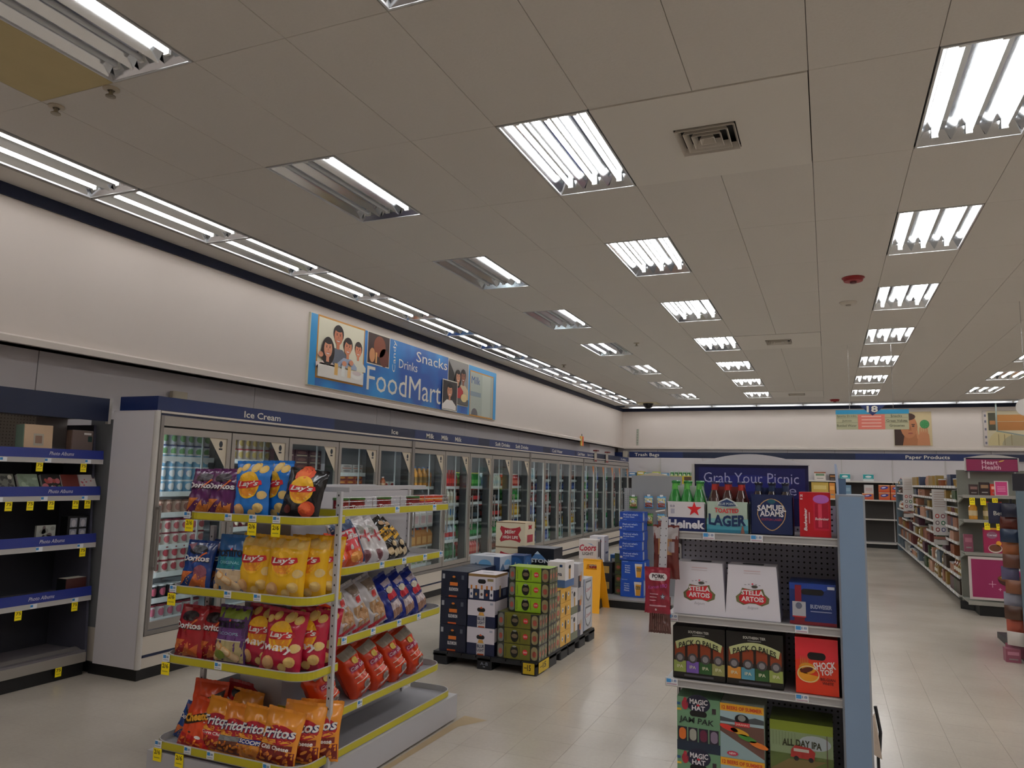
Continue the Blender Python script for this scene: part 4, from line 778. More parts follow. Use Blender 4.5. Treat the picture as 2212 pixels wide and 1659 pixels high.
# ---------------------------------------------------------------- photo album shelving on the left
PEGC = pegboard('cream_pegboard', '#8a8378', '#cfc8be', 1); ALBUM_SHADE = M('#2e2e36', .6)  # lower album back panel is coloured dark to stand for shade between shelves
t = thing('album_shelving', 'dark wall shelving of photo albums with navy header and blue rails', 'shelving', (-5.4, 3.0, 0)); Y0, Y1 = -1.55, 1.27
g = G(); g.box(-.47, -.45, Y0, 1.0, 1.72, 2.0, PEGC); g.obj('pegboard', t); g = G(); g.box(-.47, -.45, 1.0, Y1, 1.55, 2.0, M('#a59d9a', .6)); g.obj('upper_back_panel', t); g = G(); g.box(-.47, -.45, Y0, Y1, .1, 1.72, ALBUM_SHADE); g.obj('lower_back_panel', t)
g = G(); g.hexa([(-.47, Y1, .1), (-.0, Y1, .1), (-.0, Y1+.02, .1), (-.47, Y1+.02, .1), (-.47, Y1, 1.95), (-.13, Y1, 1.95), (-.13, Y1+.02, 1.95), (-.47, Y1+.02, 1.95)], M('#4a4a58', .5)); g.obj('side_panel', t)
g = G(); g.box(-.02, .0, Y0, Y1+.02, 1.98, 2.165, NAVY2); g.obj('header', t); g = G(); g.box(-.45, -.02, Y0, Y1, 2.0, 2.02, M('#8a8486', .5)); g.box(-.03, .002, Y1+.02, Y1+.045, 1.96, 2.17, GREY); g.obj('header_cap', t)
RAILB = M('#15277c', .4)
for zb in (1.64, 1.355, .985, .575):
    z = zb+.03
    g = G(); g.box(-.45, 0, Y0, Y1, z-.012, z+.004, M('#6a6468', .5)); g.box(0, .012, Y0, Y1, zb-.008, zb+.03, SHELF); g.obj('shelf', t)
    g = G(); g.hexa([(0, Y0, zb+.03), (.014, Y0, zb+.03), (.014, Y1, zb+.03), (0, Y1, zb+.03), (0, Y0, zb+.1), (.005, Y0, zb+.1), (.005, Y1, zb+.1), (0, Y1, zb+.1)], RAILB); g.obj('blue_rail', t)
    yy = {1.64: .81, 1.355: .83, .985: .8, .575: .76}[zb]; g = G(); g.text(SX(.0125), 'Photo Albums', yy, zb+.05, yy+.2, zb+.078, M('#c9c6d4', .5), 2, .01, .25); g.obj('rail_lettering', t)
    for k in range(3): g = G(); g.box(.012, .014, .45+k*.33, .5+k*.33, zb-.006, zb+.026, TAGW); g.box(.014, .0145, .45+k*.33, .47+k*.33, zb+.005, zb+.022, TAGB); g.obj('shelf_label', t)
g = G(); g.box(-.45, .0, Y0, Y1, .16, .185, M('#6a6468', .5)); g.box(0, .014, Y0, Y1, .1, .17, M('#8f8880', .4)); g.hexa([(-.12, Y0, .185), (0, Y0, .17), (0, Y1, .17), (-.12, Y1, .185), (-.12, Y0, .2), (-.1, Y0, .2), (-.1, Y1, .2), (-.12, Y1, .2)], M('#77716e', .5)); g.obj('base_deck', t)
g = G(); g.box(-.43, -.01, Y0, Y1, 0, .1, BLACK); g.obj('kick_plate', t)
def album(y, z, w_, h, d, cov, side, lab, draw=None, lean=0., x=-5.46):
    t = thing('photo_album', lab, 'photo album', (x, y, z), 0, None, (0, -lean, 0)); g = G(); g.box(-d, 0, -w_/2, w_/2, 0, h, M(cov, .4)); S = SX(0.0005, -w_/2)
    if draw: draw(g, S, w_, h)
    g.obj('cover', t); g = G(); g.box(-d-.002, -.004, -w_/2-.003, -w_/2, .002, h-.002, M(side, .45)); g.obj('spine', t); g = G(); g.box(-d+.004, -.006, -w_/2+.004, w_/2+.001, h-.001, h+.001, M('#e8e2d4', .6)); g.obj('pages', t)
def spots(cols, n=9, r=.02):
    def f(g, S, w, h):
        for _ in range(n): g.ell(S, R.uniform(.02, w-.02), R.uniform(.02, h-.02), r*R.uniform(.5, 1.1), r*R.uniform(.5, 1.1), M(R.choice(cols), .5), 1, 9)
    return f
def window(c, c2='#8a6a58'): return lambda g, S, w, h: (g.rect(S, w*.32, h*.35, w*.68, h*.72, M(c, .4), 1), g.rect(S, w*.38, h*.42, w*.62, h*.66, M(c2, .4), 2))
album(3.77, 1.675, .22, .24, .09, '#d8b896', '#9ab8a6', 'peach album with a mint spine and photo window, top shelf', window('#b8b0a0'), .05)
album(4.13, 1.675, .18, .22, .06, '#6e5d56', '#8a7064', 'brown album with a glossy cover on the top shelf', lambda g, S, w, h: (g.rect(S, w*.55, h*.85, w*.9, h*.92, M('#e0dcd8', .3), 1), g.rect(S, w*.75, h*.6, w*.95, h*.8, M('#1c3a34', .4), 1)), .03)
for y, c, lab, dr in ((3.56, '#6a6a60', 'grey patterned album leaning at the left picture edge', spots(['#c9c4b4', '#3a3834'], 16)), (3.74, '#8a9a84', 'pale green album leaning on the second shelf', spots(['#a9b8a0', '#7a8a74'], 8)), (3.92, '#1f1a18', 'black album with coloured dots leaning on the second shelf', spots(['#b04a40', '#6a8a4a', '#e0dcc8', '#c06a70'], 13, .024)), (4.08, '#6a2418', 'dark red album with white edge on the second shelf', None), (4.22, '#d8d0cc', 'white album with small red hearts on the second shelf', spots(['#b84a50'], 8, .009))):
    album(y, 1.392, .15, .17, .02, c, '#c9c6c0', lab, dr, .45, -5.44)
t = thing('picture_frame', 'square pale picture frame standing alone on the third shelf', 'picture frame', (-5.48, 3.91, 1.02)); g = G(); g.box(-.02, 0, -.075, .075, 0, .14, M('#a9aaa2', .4)); g.obj('frame', t); g = G(); spots(['#c4c6bc', '#8a8c84', '#6a5c5c'], 14, .025)(g, SX(.0005, -.075), .15, .14); g.obj('photo', t)
t = thing('photo_box', 'black box with four small photos at the end of the third shelf', 'photo box', (-5.48, 4.17, 1.02)); g = G(); g.box(-.08, 0, -.09, .09, 0, .2, BLACK); g.obj('box_body', t); g = G()
for i in (0, 1):
    for j in (0, 1): g.rect(SX(.0005, -.09), .02+i*.08, .03+j*.085, .08+i*.08, .1+j*.085, M('#9a9aa4', .4), 1); g.ell(SX(.0005, -.09), .05+i*.08, .06+j*.085, .02, .03, M('#c9c4c8', .4), 2, 8)
g.obj('photos', t)
album(4.2, .61, .2, .13, .1, '#4a2420', '#14181c', 'low dark red album box at the end of the fourth shelf', None, 0)
album(3.7, .61, .3, .02, .2, '#2c2a2c', '#6a6a68', 'flat dark album lying on the fourth shelf', None, 0, -5.45)
for i, (y, z) in enumerate(((3.74, 1.632), (4.096, 1.632), (3.542, 1.348), (3.699, 1.348), (3.859, 1.348), (4.058, 1.348), (4.16, 1.348), (4.155, .978), (3.693, .568), (4.13, .568), (4.046, .1))):
    row_ = {1.632: 'first', 1.348: 'second', .978: 'third', .568: 'fourth', .1: 'bottom'}[z]; k = [q for q in ((3.74, 1.632), (4.096, 1.632), (3.542, 1.348), (3.699, 1.348), (3.859, 1.348), (4.058, 1.348), (4.16, 1.348), (4.155, .978), (3.693, .568), (4.13, .568), (4.046, .1)) if q[1] == z].index((y, z))
    price_tag(-5.383, y, z, f'yellow price tag on the {row_} album shelf edge, {DN[k]} from the left', math.pi/2, .05, .065, 'price tags on the album shelves', '75')
# ---------------------------------------------------------------- snack gondola
GM = M('#b4b2b6', .4, noise=.02, scale=6); GM2 = M('#9c9a9e', .45); YST = M('#bdb01e', .4)
sg = thing('snack_gondola', 'grey snack gondola with yellow price rails and open metal trays', 'shelving', (-2.8, 3.8, 0))
def ob(g, n, parent=None): return g.obj(n, parent or sg, (2.8, -3.8, 0))
g = G(); g.box(-3.275, -2.31, 3.0, 4.62, .015, .165, GM); ob(g, 'base_plinth')
g = G(); g.box(-3.25, -2.335, 3.03, 4.59, 0, .015, BLACK); ob(g, 'floor_gap')
g = G(); g.box(-2.94, -2.66, 3.27, 4.5, .165, 1.5, GM); ob(g, 'centre_core')
def tray(x0, x1, y0, y1, z, round_ends, name='tray', hgt=.035, back=True, r=.1, wire=False):
    """a shelf whose lip runs round the open sides; corners listed in round_ends are rounded"""
    pts = []; cs = {'sw': (x0, y0, 180), 'se': (x1, y0, 270), 'ne': (x1, y1, 0), 'nw': (x0, y1, 90)}
    for k in ('sw', 'se', 'ne', 'nw'):
        cx, cy, a = cs[k]; rr = r if k in round_ends else .004
        ox = cx+(rr if 'w' in k else -rr); oy = cy+(rr if 's' in k else -rr)
        for i in range(7): q = math.radians(a+15*i); pts.append((ox+rr*math.cos(q), oy+rr*math.sin(q)))
    g = G()
    if wire:
        for i in range(1, 12): yy = y0+(y1-y0)*i/12; g.tube((x0, yy, z), (x1, yy, z), .0025, STEEL, 5)
        for i in range(1, 5): xx = x0+(x1-x0)*i/5; g.tube((xx, y0, z-.004), (xx, y1, z-.004), .003, STEEL, 5)
    else: g.prism(pts, 2, z-.006, z, GM2)
    o = ob(g, name); n = len(pts); g = G(); cx_, cy_ = (x0+x1)/2, (y0+y1)/2
    def off(p, d): return (p[0]+(d if p[0] < cx_ else -d), p[1]+(d if p[1] < cy_ else -d))
    g2 = G(); skip = {'side': lambda p: p[0] < x0+.003, 'end': lambda p: p[1] > y1-.003}[back] if back in ('side', 'end') else (lambda p: False)
    for i in range(n):
        a, b = pts[i], pts[(i+1) % n]
        if skip(a) and skip(b): continue
        ai, bi = off(a, .003), off(b, .003); zz = z+hgt
        g.add([(a[0], a[1], z-.008), (b[0], b[1], z-.008), (b[0], b[1], zz), (a[0], a[1], zz), (ai[0], ai[1], z-.008), (bi[0], bi[1], z-.008), (bi[0], bi[1], zz), (ai[0], ai[1], zz)], [(0, 1, 2, 3), (5, 4, 7, 6), (3, 2, 6, 7), (1, 0, 4, 5)], M('#c4c2c0', .35))
        ao, bo = off(a, -.0015), off(b, -.0015)
        g2.add([(ao[0], ao[1], z-.004), (bo[0], bo[1], z-.004), (bo[0], bo[1], zz-.005), (ao[0], ao[1], zz-.005)], [(0, 1, 2, 3)], YST)
    g.obj('lip', o); g2.obj('yellow_rail', o); return o
FT = [(-3.15, -2.315, 1.352), (-3.232, -2.315, .968), (-3.238, -2.315, .617), (-3.258, -2.315, .19)]
for x0, x1, z in FT: tray(x0, x1, 3.0, 3.27, z, ('sw', 'se'), back='end')
for z in (1.385, 1.082, .73, .376): tray(-2.66, -2.33, 3.245, 4.44, z, ('se', 'ne') if z < 1.3 else (), back='side', wire=z > 1.3)
tray(-2.66, -2.33, 3.245, 4.6, .175, ('ne',), back='side')
for z in (1.082, .73, .376): tray(-3.26, -2.94, 3.3, 4.44, z, ('nw',), back=True)
g = G()
for zz in (1.41, 1.435, 1.455): g.tube((-2.335, 3.26, zz+.02), (-2.335, 4.44, zz+.02), .002, STEEL, 5)
for i in range(5): g.tube((-2.335, 3.26+.29*i, 1.38), (-2.335, 3.26+.29*i, 1.475), .0025, STEEL, 5)
ob(g, 'wire_rail')
def slotted(x, y, z0, z1, w_=.028, d=.02, nm='upright_post'):
    g = G(); g.box(x-w_/2, x+w_/2, y, y+d, z0, z1, M('#c2c0c2', .35)); S = SY(y, 0, 0); n = int((z1-z0)/.05)
    for i in range(n): g.ell(S, x, z0+.03+i*.05, .0045, .006, BLACK, 1, 8)
    ob(g, nm)
slotted(-2.318, 3.21, .16, 1.51); slotted(-3.15, 3.21, .16, 1.3); slotted(-2.66, 4.47, .16, 1.5); slotted(-3.24, 4.4, .16, 1.5)
g = G(); g.box(-2.95, -2.318, 3.3, 3.32, 1.505, 1.53, M('#b4b2b4', .4)); g.box(-2.72, -2.66, 3.3, 4.72, 1.505, 1.53, M('#b4b2b4', .4)); g.box(-3.0, -2.94, 3.3, 4.5, 1.505, 1.53, M('#b4b2b4', .4)); ob(g, 'top_rail')
def clip_label(x, y, z, rz=0, w_=.045, h=.035):
    g = G(); g.box(-w_/2, w_/2, -.0025, 0, 0, h, TAGW); S = SY(-.0025, -w_/2, 0); g.rect(S, w_*.08, h*.45, w_*.5, h*.9, TAGB, 1); g.rect(S, w_*.55, h*.5, w_*.9, h*.8, M('#9aa4b0', .5), 1); g.rect(S, w_*.1, h*.15, w_*.9, h*.3, M('#b8bcc8', .5), 1)
    o = g.obj('shelf_label', None, (x, y, z), (0, 0, rz)); return o
nlab = 0
for (x0, x1, z), xs_ in zip(FT, ((-3.12, -2.84, -2.68, -2.53), (-3.18, -2.81, -2.62), (-3.19, -2.84), (-3.2, -3.0, -2.85, -2.5))):
    for x in xs_: o = clip_label(x, 2.998, z-.002); o.parent = sg; o.location = (x+2.8, 2.998-3.8, z-.002)
for z, ys_ in ((1.385, (3.8, 4.25)), (1.082, (3.66, 3.9, 4.15, 4.36)), (.73, (3.33, 3.6, 3.87, 4.1)), (.376, (3.5,))):
    for y in ys_: o = clip_label(0, 0, 0, math.pi/2); o.parent = sg; o.location = (-2.3285+2.8, y-3.8, z-.002)
for x, z, w_ in ((-3.1, 1.345, 'left end of the top chip tray'), (-2.68, 1.345, 'middle of the top chip tray'), (-2.53, 1.345, 'right part of the top chip tray'), (-3.185, .96, 'left end of the second chip tray'), (-3.19, .61, 'left end of the third chip tray'), (-3.2, .185, 'left end of the lowest chip tray'), (-3.05, .18, 'lowest chip tray, second from the left')):
    price_tag(x, 2.997, z, 'yellow price tag hanging from the '+w_, 0, .055, .062, 'price tags on the chip trays', '2/6')

# ---- chip bags
def bag_surface(w, h, t, seed=0, lean_top=0.):
    rr = random.Random(seed); ph = [rr.uniform(0, 6.28) for _ in range(6)]
    def half(v):
        q = v/h; return w/2*(1-.07*math.sin(math.pi*min(1, max(0, q)))**1.5)
    def S(u, v, l, side=-1):
        q = min(1, max(0, v/h)); hw = half(v); a = (u-w/2)/(w/2); a = max(-1, min(1, a)); x = a*hw
        env = max(0, min(1, (q-.02)/.2))**.6*max(0, min(1, (.95-q)/.22))**.7; th = t/2*env*(1-abs(a)**2.4)**.55
        wr = .0036*math.sin(9*a+14*q+ph[0])*math.sin(5*a-9*q+ph[1])+.0022*math.sin(26*q+ph[2]+6*a)*math.sin(4*a+ph[5]+5*q)+.003*math.sin(7*a-21*q+ph[3])*max(0, q-.6)*2.2
        cr = .004*math.sin(11*a+ph[3])*max(0, (q-.86)/.14)+.003*math.sin(13*a+ph[4])*max(0, (.1-q)/.1)
        return Vector((x, side*(th+wr*env+l*.0007)+cr+(-.03 if False else 0), v))
    return S
def bag_mesh(w, h, t, base, draw, seed=0, gloss=.22):
    S = bag_surface(w, h, t, seed); g = G(); nu, nv = 20, 28; mb = M(base, gloss, coat=.3)
    for side in (-1, 1):
        vs = [S(w*i/nu, h*(.035+.92*j/nv), 0, side) for j in range(nv+1) for i in range(nu+1)]
        fs = [(j*(nu+1)+i, j*(nu+1)+i+1, (j+1)*(nu+1)+i+1, (j+1)*(nu+1)+i) for j in range(nv) for i in range(nu)]
        g.add(vs, fs if side < 0 else [f[::-1] for f in fs], mb, True)
    D = lambda u, v, l: S(u, v, l+1.2)
    D.curved = True; draw(g, D, w, h)
    top = G()
    def seal(v0, v1, gg):
        n = 16
        for side in (0, 1):
            vs = []
            for j, v in enumerate((v0, v1)):
                for i in range(n+1):
                    p = S(w*i/n, v, 0); p.y += .0015*(side*2-1)
                    if (v == v1 and v1 > h*.5) or (v == v0 and v0 < h*.1): p.z += .0018*(i % 2)
                    vs.append(p)
            fs = [(i, i+1, n+2+i, n+1+i) for i in range(n)]; gg.add(vs, fs if side else [f[::-1] for f in fs], mb)
    seal(h*.95, h, top); bot = G(); seal(0, h*.04, bot)
    return g.mesh('bag_body'), top.mesh('top_seal'), bot.mesh('bottom_seal')
def chipc(g, S, u, v, r, col='#e3b95f', l=3, col2=None): g.ell(S, u, v, r, r*.86, M(col, .5), l, 12, 2, rot=.4); g.ell(S, u-r*.15, v+r*.1, r*.7, r*.6, M(col2 or '#edcb7c', .5), l+1, 10, 1)
def lays(base, top, words=None, txt='Classic', chips=True, w2=None):
    def f(g, S, w, h):
        if top: g.rect(S, w*.02, h*.8, w*.98, h*.95, M(top, .3), .5, 10, 2)
        if chips:
            for u, v, r in ((.12, .83, .07), (.3, .89, .08), (.62, .89, .1), (.84, .86, .08)): chipc(g, S, w*u, h*v, w*r*1.35, l=1)
        g.ell(S, w*.5, h*.585, w*.31, w*.31, M('#f2b822', .35), 3, 28, 4); g.ell(S, w*.5, h*.51, w*.25, w*.16, M('#e8902a', .35), 3.6, 20, 3)
        g.pol(S, [(w*.16, h*.55), (w*.25, h*.515), (w*.5, h*.53), (w*.74, h*.555), (w*.87, h*.6), (w*.84, h*.67), (w*.6, h*.655), (w*.4, h*.64), (w*.18, h*.655)], M('#c8202c', .35), 5.2)
        g.text(S, "Lay's", w*.22, h*.54, w*.8, h*.655, M('#f6f2ec', .4), 7.5, .03, .25, rot=.06)
        if words: g.text(S, words, w*.12, h*.31, w*.88, h*.44, M('#f6f0f0', .4), 4, .03, .15)
        else: g.text(S, txt, w*.33, h*.41, w*.67, h*.445, M(w2 or '#6a5a1c', .5), 3, 0)
        if chips:
            big = base == '#f0b81c'
            chipc(g, S, w*.27, h*.15, w*(.22 if big else .17), '#a87448' if big else '#e0a86c', 3, '#b88658' if big else '#e8bc84'); chipc(g, S, w*.8, h*.2, w*.13, '#e8c070', 3); chipc(g, S, w*.62, h*.1, w*.11, '#e8c070', 3.5)
            if not big: chipc(g, S, w*.88, h*.42, w*.11, '#e8c88a', 3)
    return f
def doritos(chip='#d9782a', glow='#1c1420', acc=None):
    def f(g, S, w, h):
        g.ell(S, w*.5, h*.8, w*.3, h*.1, M(glow, .35), 1, 14, 2)
        if acc: g.pol(S, [(w*.05, h*.9), (w*.4, h*.75), (w*.3, h*.95)], M(acc, .4), 1); g.ell(S, w*.72, h*.35, w*.2, h*.15, M(acc, .4), 1, 12, 2)
        g.rect(S, w*.06, h*.555, w*.94, h*.575, M(glow, .4), 2, 6, 1); g.text(S, 'Doritos', w*.06, h*.565, w*.94, h*.685, M('#f2eeee', .4), 5, .035)
        g.pol(S, [(w*.42, h*.5), (w*.84, h*.74), (w*.8, h*.765)], M('#e8702a', .4), 6)
        for a in ((.08, .08, .5, .36, .12, .36), (.35, .04, .75, .1, .62, .33), (.5, .1, .92, .3, .9, .06)): g.pol(S, [(w*a[0], h*a[1]), (w*a[2], h*a[3]), (w*a[4], h*a[5])], M(chip, .45), 2+a[0])
        for _ in range(12): g.ell(S, w*R.uniform(.15, .85), h*R.uniform(.08, .3), w*.02, w*.015, M('#f0b050', .5), 4, 6)
    return f
def tostitos(base2, win='#cdb491', low='ORIGINAL', dips=None):
    def f(g, S, w, h):
        g.rect(S, w*.03, h*.42, w*.97, h*.62, M(base2, .3), .5, 10, 3); g.rect(S, w*.03, h*.05, w*.97, h*.4, M(win, .25), .5, 10, 4); g.rect(S, w*.03, h*.4, w*.97, h*.415, M('#e0dcd4', .3), 1.5, 8, 1)
        g.text(S, 'TOSTITOS', w*.06, h*.62, w*.94, h*.74, M('#15141c', .4), 4, .045, 0, rot=.04); g.ell(S, w*.52, h*.75, w*.03, w*.03, M('#d8303a', .4), 5, 8)
        g.text(S, low, w*.2, h*.5, w*.8, h*.55, M('#a8d8e0', .4), 3, 0)
        for i in range(9): chipc(g, S, w*(.14+.72*((i*37) % 10)/10), h*(.1+.24*((i*53) % 10)/10), w*.1, ['#d39a58', '#e2c094', '#d8a86c'][i % 3], 2+i*.3, '#e8cda0')
        if dips: g.ell(S, w*.3, h*.16, w*.18, h*.08, M(dips, .4), 7, 12, 2)
    return f
def cheetos(g, S, w, h):
    g.rect(S, w*.02, h*.05, w*.98, h*.3, M('#b81c1c', .3), .5, 10, 3)
    g.pol(S, [(w*.05, h*.58), (w*.3, h*.64), (w*.6, h*.74), (w*.95, h*.88), (w*.95, h*.72), (w*.6, h*.58), (w*.3, h*.48), (w*.05, h*.44)], M('#2a1a0c', .4), 2); g.text(S, 'Cheetos', w*.08, h*.58, w*.94, h*.74, M('#e8a428', .4), 5, .05, 0, rot=.33)
    for i in range(7): g.ell(S, w*(.15+.1*i), h*(.12+.03*((i*3) % 4)), w*.08, h*.02, M('#f0842a', .4), 3, 10, rot=.6*(i % 3))
    g.ell(S, w*.7, h*.3, w*.09, h*.03, M('#f0e8e4', .4), 3, 10); g.ell(S, w*.4, h*.35, w*.04, h*.016, M('#2a1a14', .4), 3, 8)
def fritos(band, word, low='#8a1c1c', wcol='#f4eee6'):
    def f(g, S, w, h):
        g.rect(S, w*.02, h*.05, w*.98, h*.3, M(low, .3), .5, 10, 3); g.ell(S, w*.55, h*.56, w*.4, h*.17, M('#b01c2c', .35), 1.5, 20, 3); g.ell(S, w*.5, h*.43, w*.42, h*.05, M('#f0a838', .35), 1, 16, 2, rot=.15)
        g.text(S, 'Fritos', w*.075, h*.495, w*.945, h*.675, M('#26205c', .4), 4, .06, .22, rot=.12); g.text(S, 'Fritos', w*.08, h*.505, w*.95, h*.685, M('#f4f0ee', .4), 6, .025, .22, rot=.12)
        g.pol(S, [(w*.08, h*.26), (w*.92, h*.32), (w*.92, h*.42), (w*.08, h*.36)], M(band, .35), 3); g.text(S, word, w*.14, h*.3, w*.86, h*.375, M(wcol, .4), 5, .03, .1, rot=.05)
        for i in range(6): g.ell(S, w*(.2+.12*i), h*(.1+.05*((i*2) % 3)), w*.09, h*.025, M(['#d98a3a', '#b8642a'][i % 2], .4), 3+i*.2, 10, rot=.5*(i % 3))
    return f
kinds = {
 'purple': (.20, .26, .075, '#5a2358', doritos('#c9742c', '#241020')), 'blue_d': (.20, .26, .075, '#1c3f86', doritos('#c4662c', '#101828', '#8a4a5a')), 'red_d': (.19, .27, .08, '#a01822', doritos('#c8642a', '#200c10')),
 'blue_l': (.225, .30, .085, '#1f74c9', lays('', None, None, 'Salt & Vinegar', w2='#bcd8f2')), 'black_l': (.23, .27, .08, '#141214', lays('', None, None, 'Barbecue', False, '#e8dcd0')), 'yellow_l': (.225, .31, .10, '#f0b81c', lays('', '#eab85a')), 'red_w': (.23, .30, .1, '#b51a3a', lays('', None, 'wavy')),
 'tost': (.22, .30, .075, '#2a5f9a', tostitos('#1d7a88')), 'tost2': (.21, .29, .075, '#54306a', tostitos('#6a3f80', '#b8a878', 'SCOOPS', '#8a9a3a')),
 'cheetos': (.22, .30, .08, '#d8481c', cheetos), 'f_orig': (.215, .27, .075, '#ef9a2c', fritos('#c8303a', 'Corn Chips', '#a82424')), 'f_honey': (.2, .26, .075, '#e88a2c', fritos('#8a8c8c', 'Honey BBQ', '#6a3a2a')), 'f_scoops': (.215, .27, .075, '#ef9a2c', fritos('#22358f', 'SCOOPS!', '#d89040')), 'f_chili': (.22, .28, .08, '#ef9a34', fritos('#7a2018', 'Chili Cheese', '#7a1c18'))}
def black_l_extra(g, S, w, h):
    kinds_l = lays('', None, None, 'Barbecue', False, '#e8dcd0'); kinds_l(g, S, w, h); chipc(g, S, w*.45, h*.88, w*.24, '#d8502c', 1, '#e8703a'); chipc(g, S, w*.74, h*.24, w*.2, '#c4421f', 3, '#e0602c'); g.ell(S, w*.25, h*.2, w*.1, h*.08, M('#5a1c18', .4), 3, 10, 2)
kinds['black_l'] = kinds['black_l'][:4]+(black_l_extra,)
def tost2_extra(g, S, w, h): tostitos('#6a3f80', '#b8a878', 'SCOOPS', '#8a9a3a')(g, S, w, h); g.rect(S, w*.03, h*.78, w*.97, h*.95, M('#7a8a24', .35), .6, 8, 2)
kinds['tost2'] = kinds['tost2'][:4]+(tost2_extra,)
bm = {k: bag_mesh(v[0], v[1], v[2], v[3], v[4], i) for i, (k, v) in enumerate(kinds.items())}
def bag(kind, x, y, z, rz, lean, label, cat='chip bag', group='chip bags on the front trays', tilt=0., s=(1, 1, 1), name='chip_bag', bms=None):
    """rz turns the bag about the upright axis, lean tips its top backwards, tilt swings it sideways"""
    t = thing(name, label, cat, (x, y, z), 0, group); m = Matrix.Rotation(rz, 4, 'Z') @ Matrix.Rotation(-lean, 4, 'X') @ Matrix.Rotation(tilt, 4, 'Y'); t.rotation_euler = m.to_euler(); t.scale = s
    for me, n in zip((bms or bm)[kind], ('bag_body', 'top_seal', 'bottom_seal')): put(me, n, t)
    return t
Z1_, Z2_, Z3_, Z4_ = [f[2]+.004 for f in FT]
bag('purple', -3.12, 3.08, Z1_, .05, .22, 'purple corn chip bag at the left end of the top tray'); bag('purple', -2.955, 3.06, Z1_, 0, .15, 'purple corn chip bag beside the blue bag on the top tray')
bag('blue_l', -2.755, 3.06, Z1_, .05, .06, 'tall blue potato chip bag in front on the top tray', s=(1, 1, 1)); bag('blue_l', -2.68, 3.15, Z1_, -.1, .05, 'second tall blue potato chip bag, behind the front one', s=(1, 1, 1.02))
bag('black_l', -2.46, 3.07, Z1_, .12, .2, 'black barbecue potato chip bag leaning at the right of the top tray', tilt=.1)
bag('blue_d', -3.11, 3.07, Z2_, .05, .2, 'blue corn chip bag at the left end of the second tray'); bag('blue_d', -3.0, 3.16, Z2_, 0, .1, 'blue corn chip bag half hidden behind the clear-window bag')
bag('tost', -2.865, 3.07, Z2_, .05, .12, 'blue and teal tortilla chip bag with a clear window, second tray')
for i, (x, y, lb) in enumerate(((-2.73, 3.09, 'left of the two facing yellow potato chip bags'), (-2.53, 3.08, 'right of the two facing yellow potato chip bags'), (-2.46, 3.16, 'yellow potato chip bag just behind the right facing one'), (-2.42, 3.22, 'rearmost yellow potato chip bag near the post'))): bag('yellow_l', x, y, Z2_, .08+.06*i, .1, lb+' on the second tray', tilt=.04)
bag('red_d', -3.12, 3.07, Z3_, .0, .14, 'red corn chip bag at the left end of the third tray'); bag('red_d', -2.98, 3.1, Z3_, .0, .1, 'second red corn chip bag on the third tray')
bag('tost2', -2.85, 3.08, Z3_, .0, .12, 'purple and green tortilla chip bag on the third tray')
for i, (x, y, lb) in enumerate(((-2.7, 3.12, 'left red wavy potato chip bag'), (-2.52, 3.07, 'front red wavy potato chip bag'), (-2.45, 3.16, 'red wavy potato chip bag behind the front one'), (-2.43, 3.22, 'rearmost red wavy potato chip bag by the post'))): bag('red_w', x, y, Z3_, .05+.08*i, .14, lb+' on the third tray', tilt=.06)
bag('cheetos', -3.06, 3.16, Z4_, .1, .12, 'tall orange cheese puff bag at the back left of the lowest tray', tilt=.02); bag('cheetos', -3.04, 3.06, Z4_-.02, .0, .3, 'front orange cheese puff bag on the lowest tray', tilt=.12, s=(1, 1, .85))
bag('red_d', -2.93, 3.22, Z4_+.03, .3, .1, 'dark red bag standing behind the orange bags on the lowest tray', tilt=.2)
bag('blue_d', -3.17, 3.12, Z4_, .2, .2, 'blue bag corner sticking out at the left of the lowest tray', s=(.6, .8, .72), tilt=.3)
for k_, x, y, rz, ln, lb, tl in (('f_orig', -2.91, 3.07, .05, .25, 'red-banded orange corn chip bag, first in the front row', .1), ('f_orig', -2.85, 3.2, 0, .1, 'orange corn chip bag standing behind in the second row', .05), ('f_honey', -2.78, 3.06, .05, .25, 'corn chip bag with a grey band on the lowest tray', .06), ('f_scoops', -2.65, 3.06, .03, .22, 'corn chip bag with a blue band on the lowest tray', .06), ('f_chili', -2.5, 3.05, .1, .22, 'front orange and maroon corn chip bag, fully facing', .1), ('f_chili', -2.43, 3.13, .3, .18, 'orange and maroon corn chip bag turned behind the front one', .08), ('f_chili', -2.37, 3.2, .4, .12, 'last orange and maroon corn chip bag by the post', .05)):
    bag(k_, x, y, Z4_-.0, rz, ln, lb+' on the lowest tray' if 'tray' not in lb else lb, tilt=tl, s=(1, 1, .92 if y < 3.1 else 1.0))

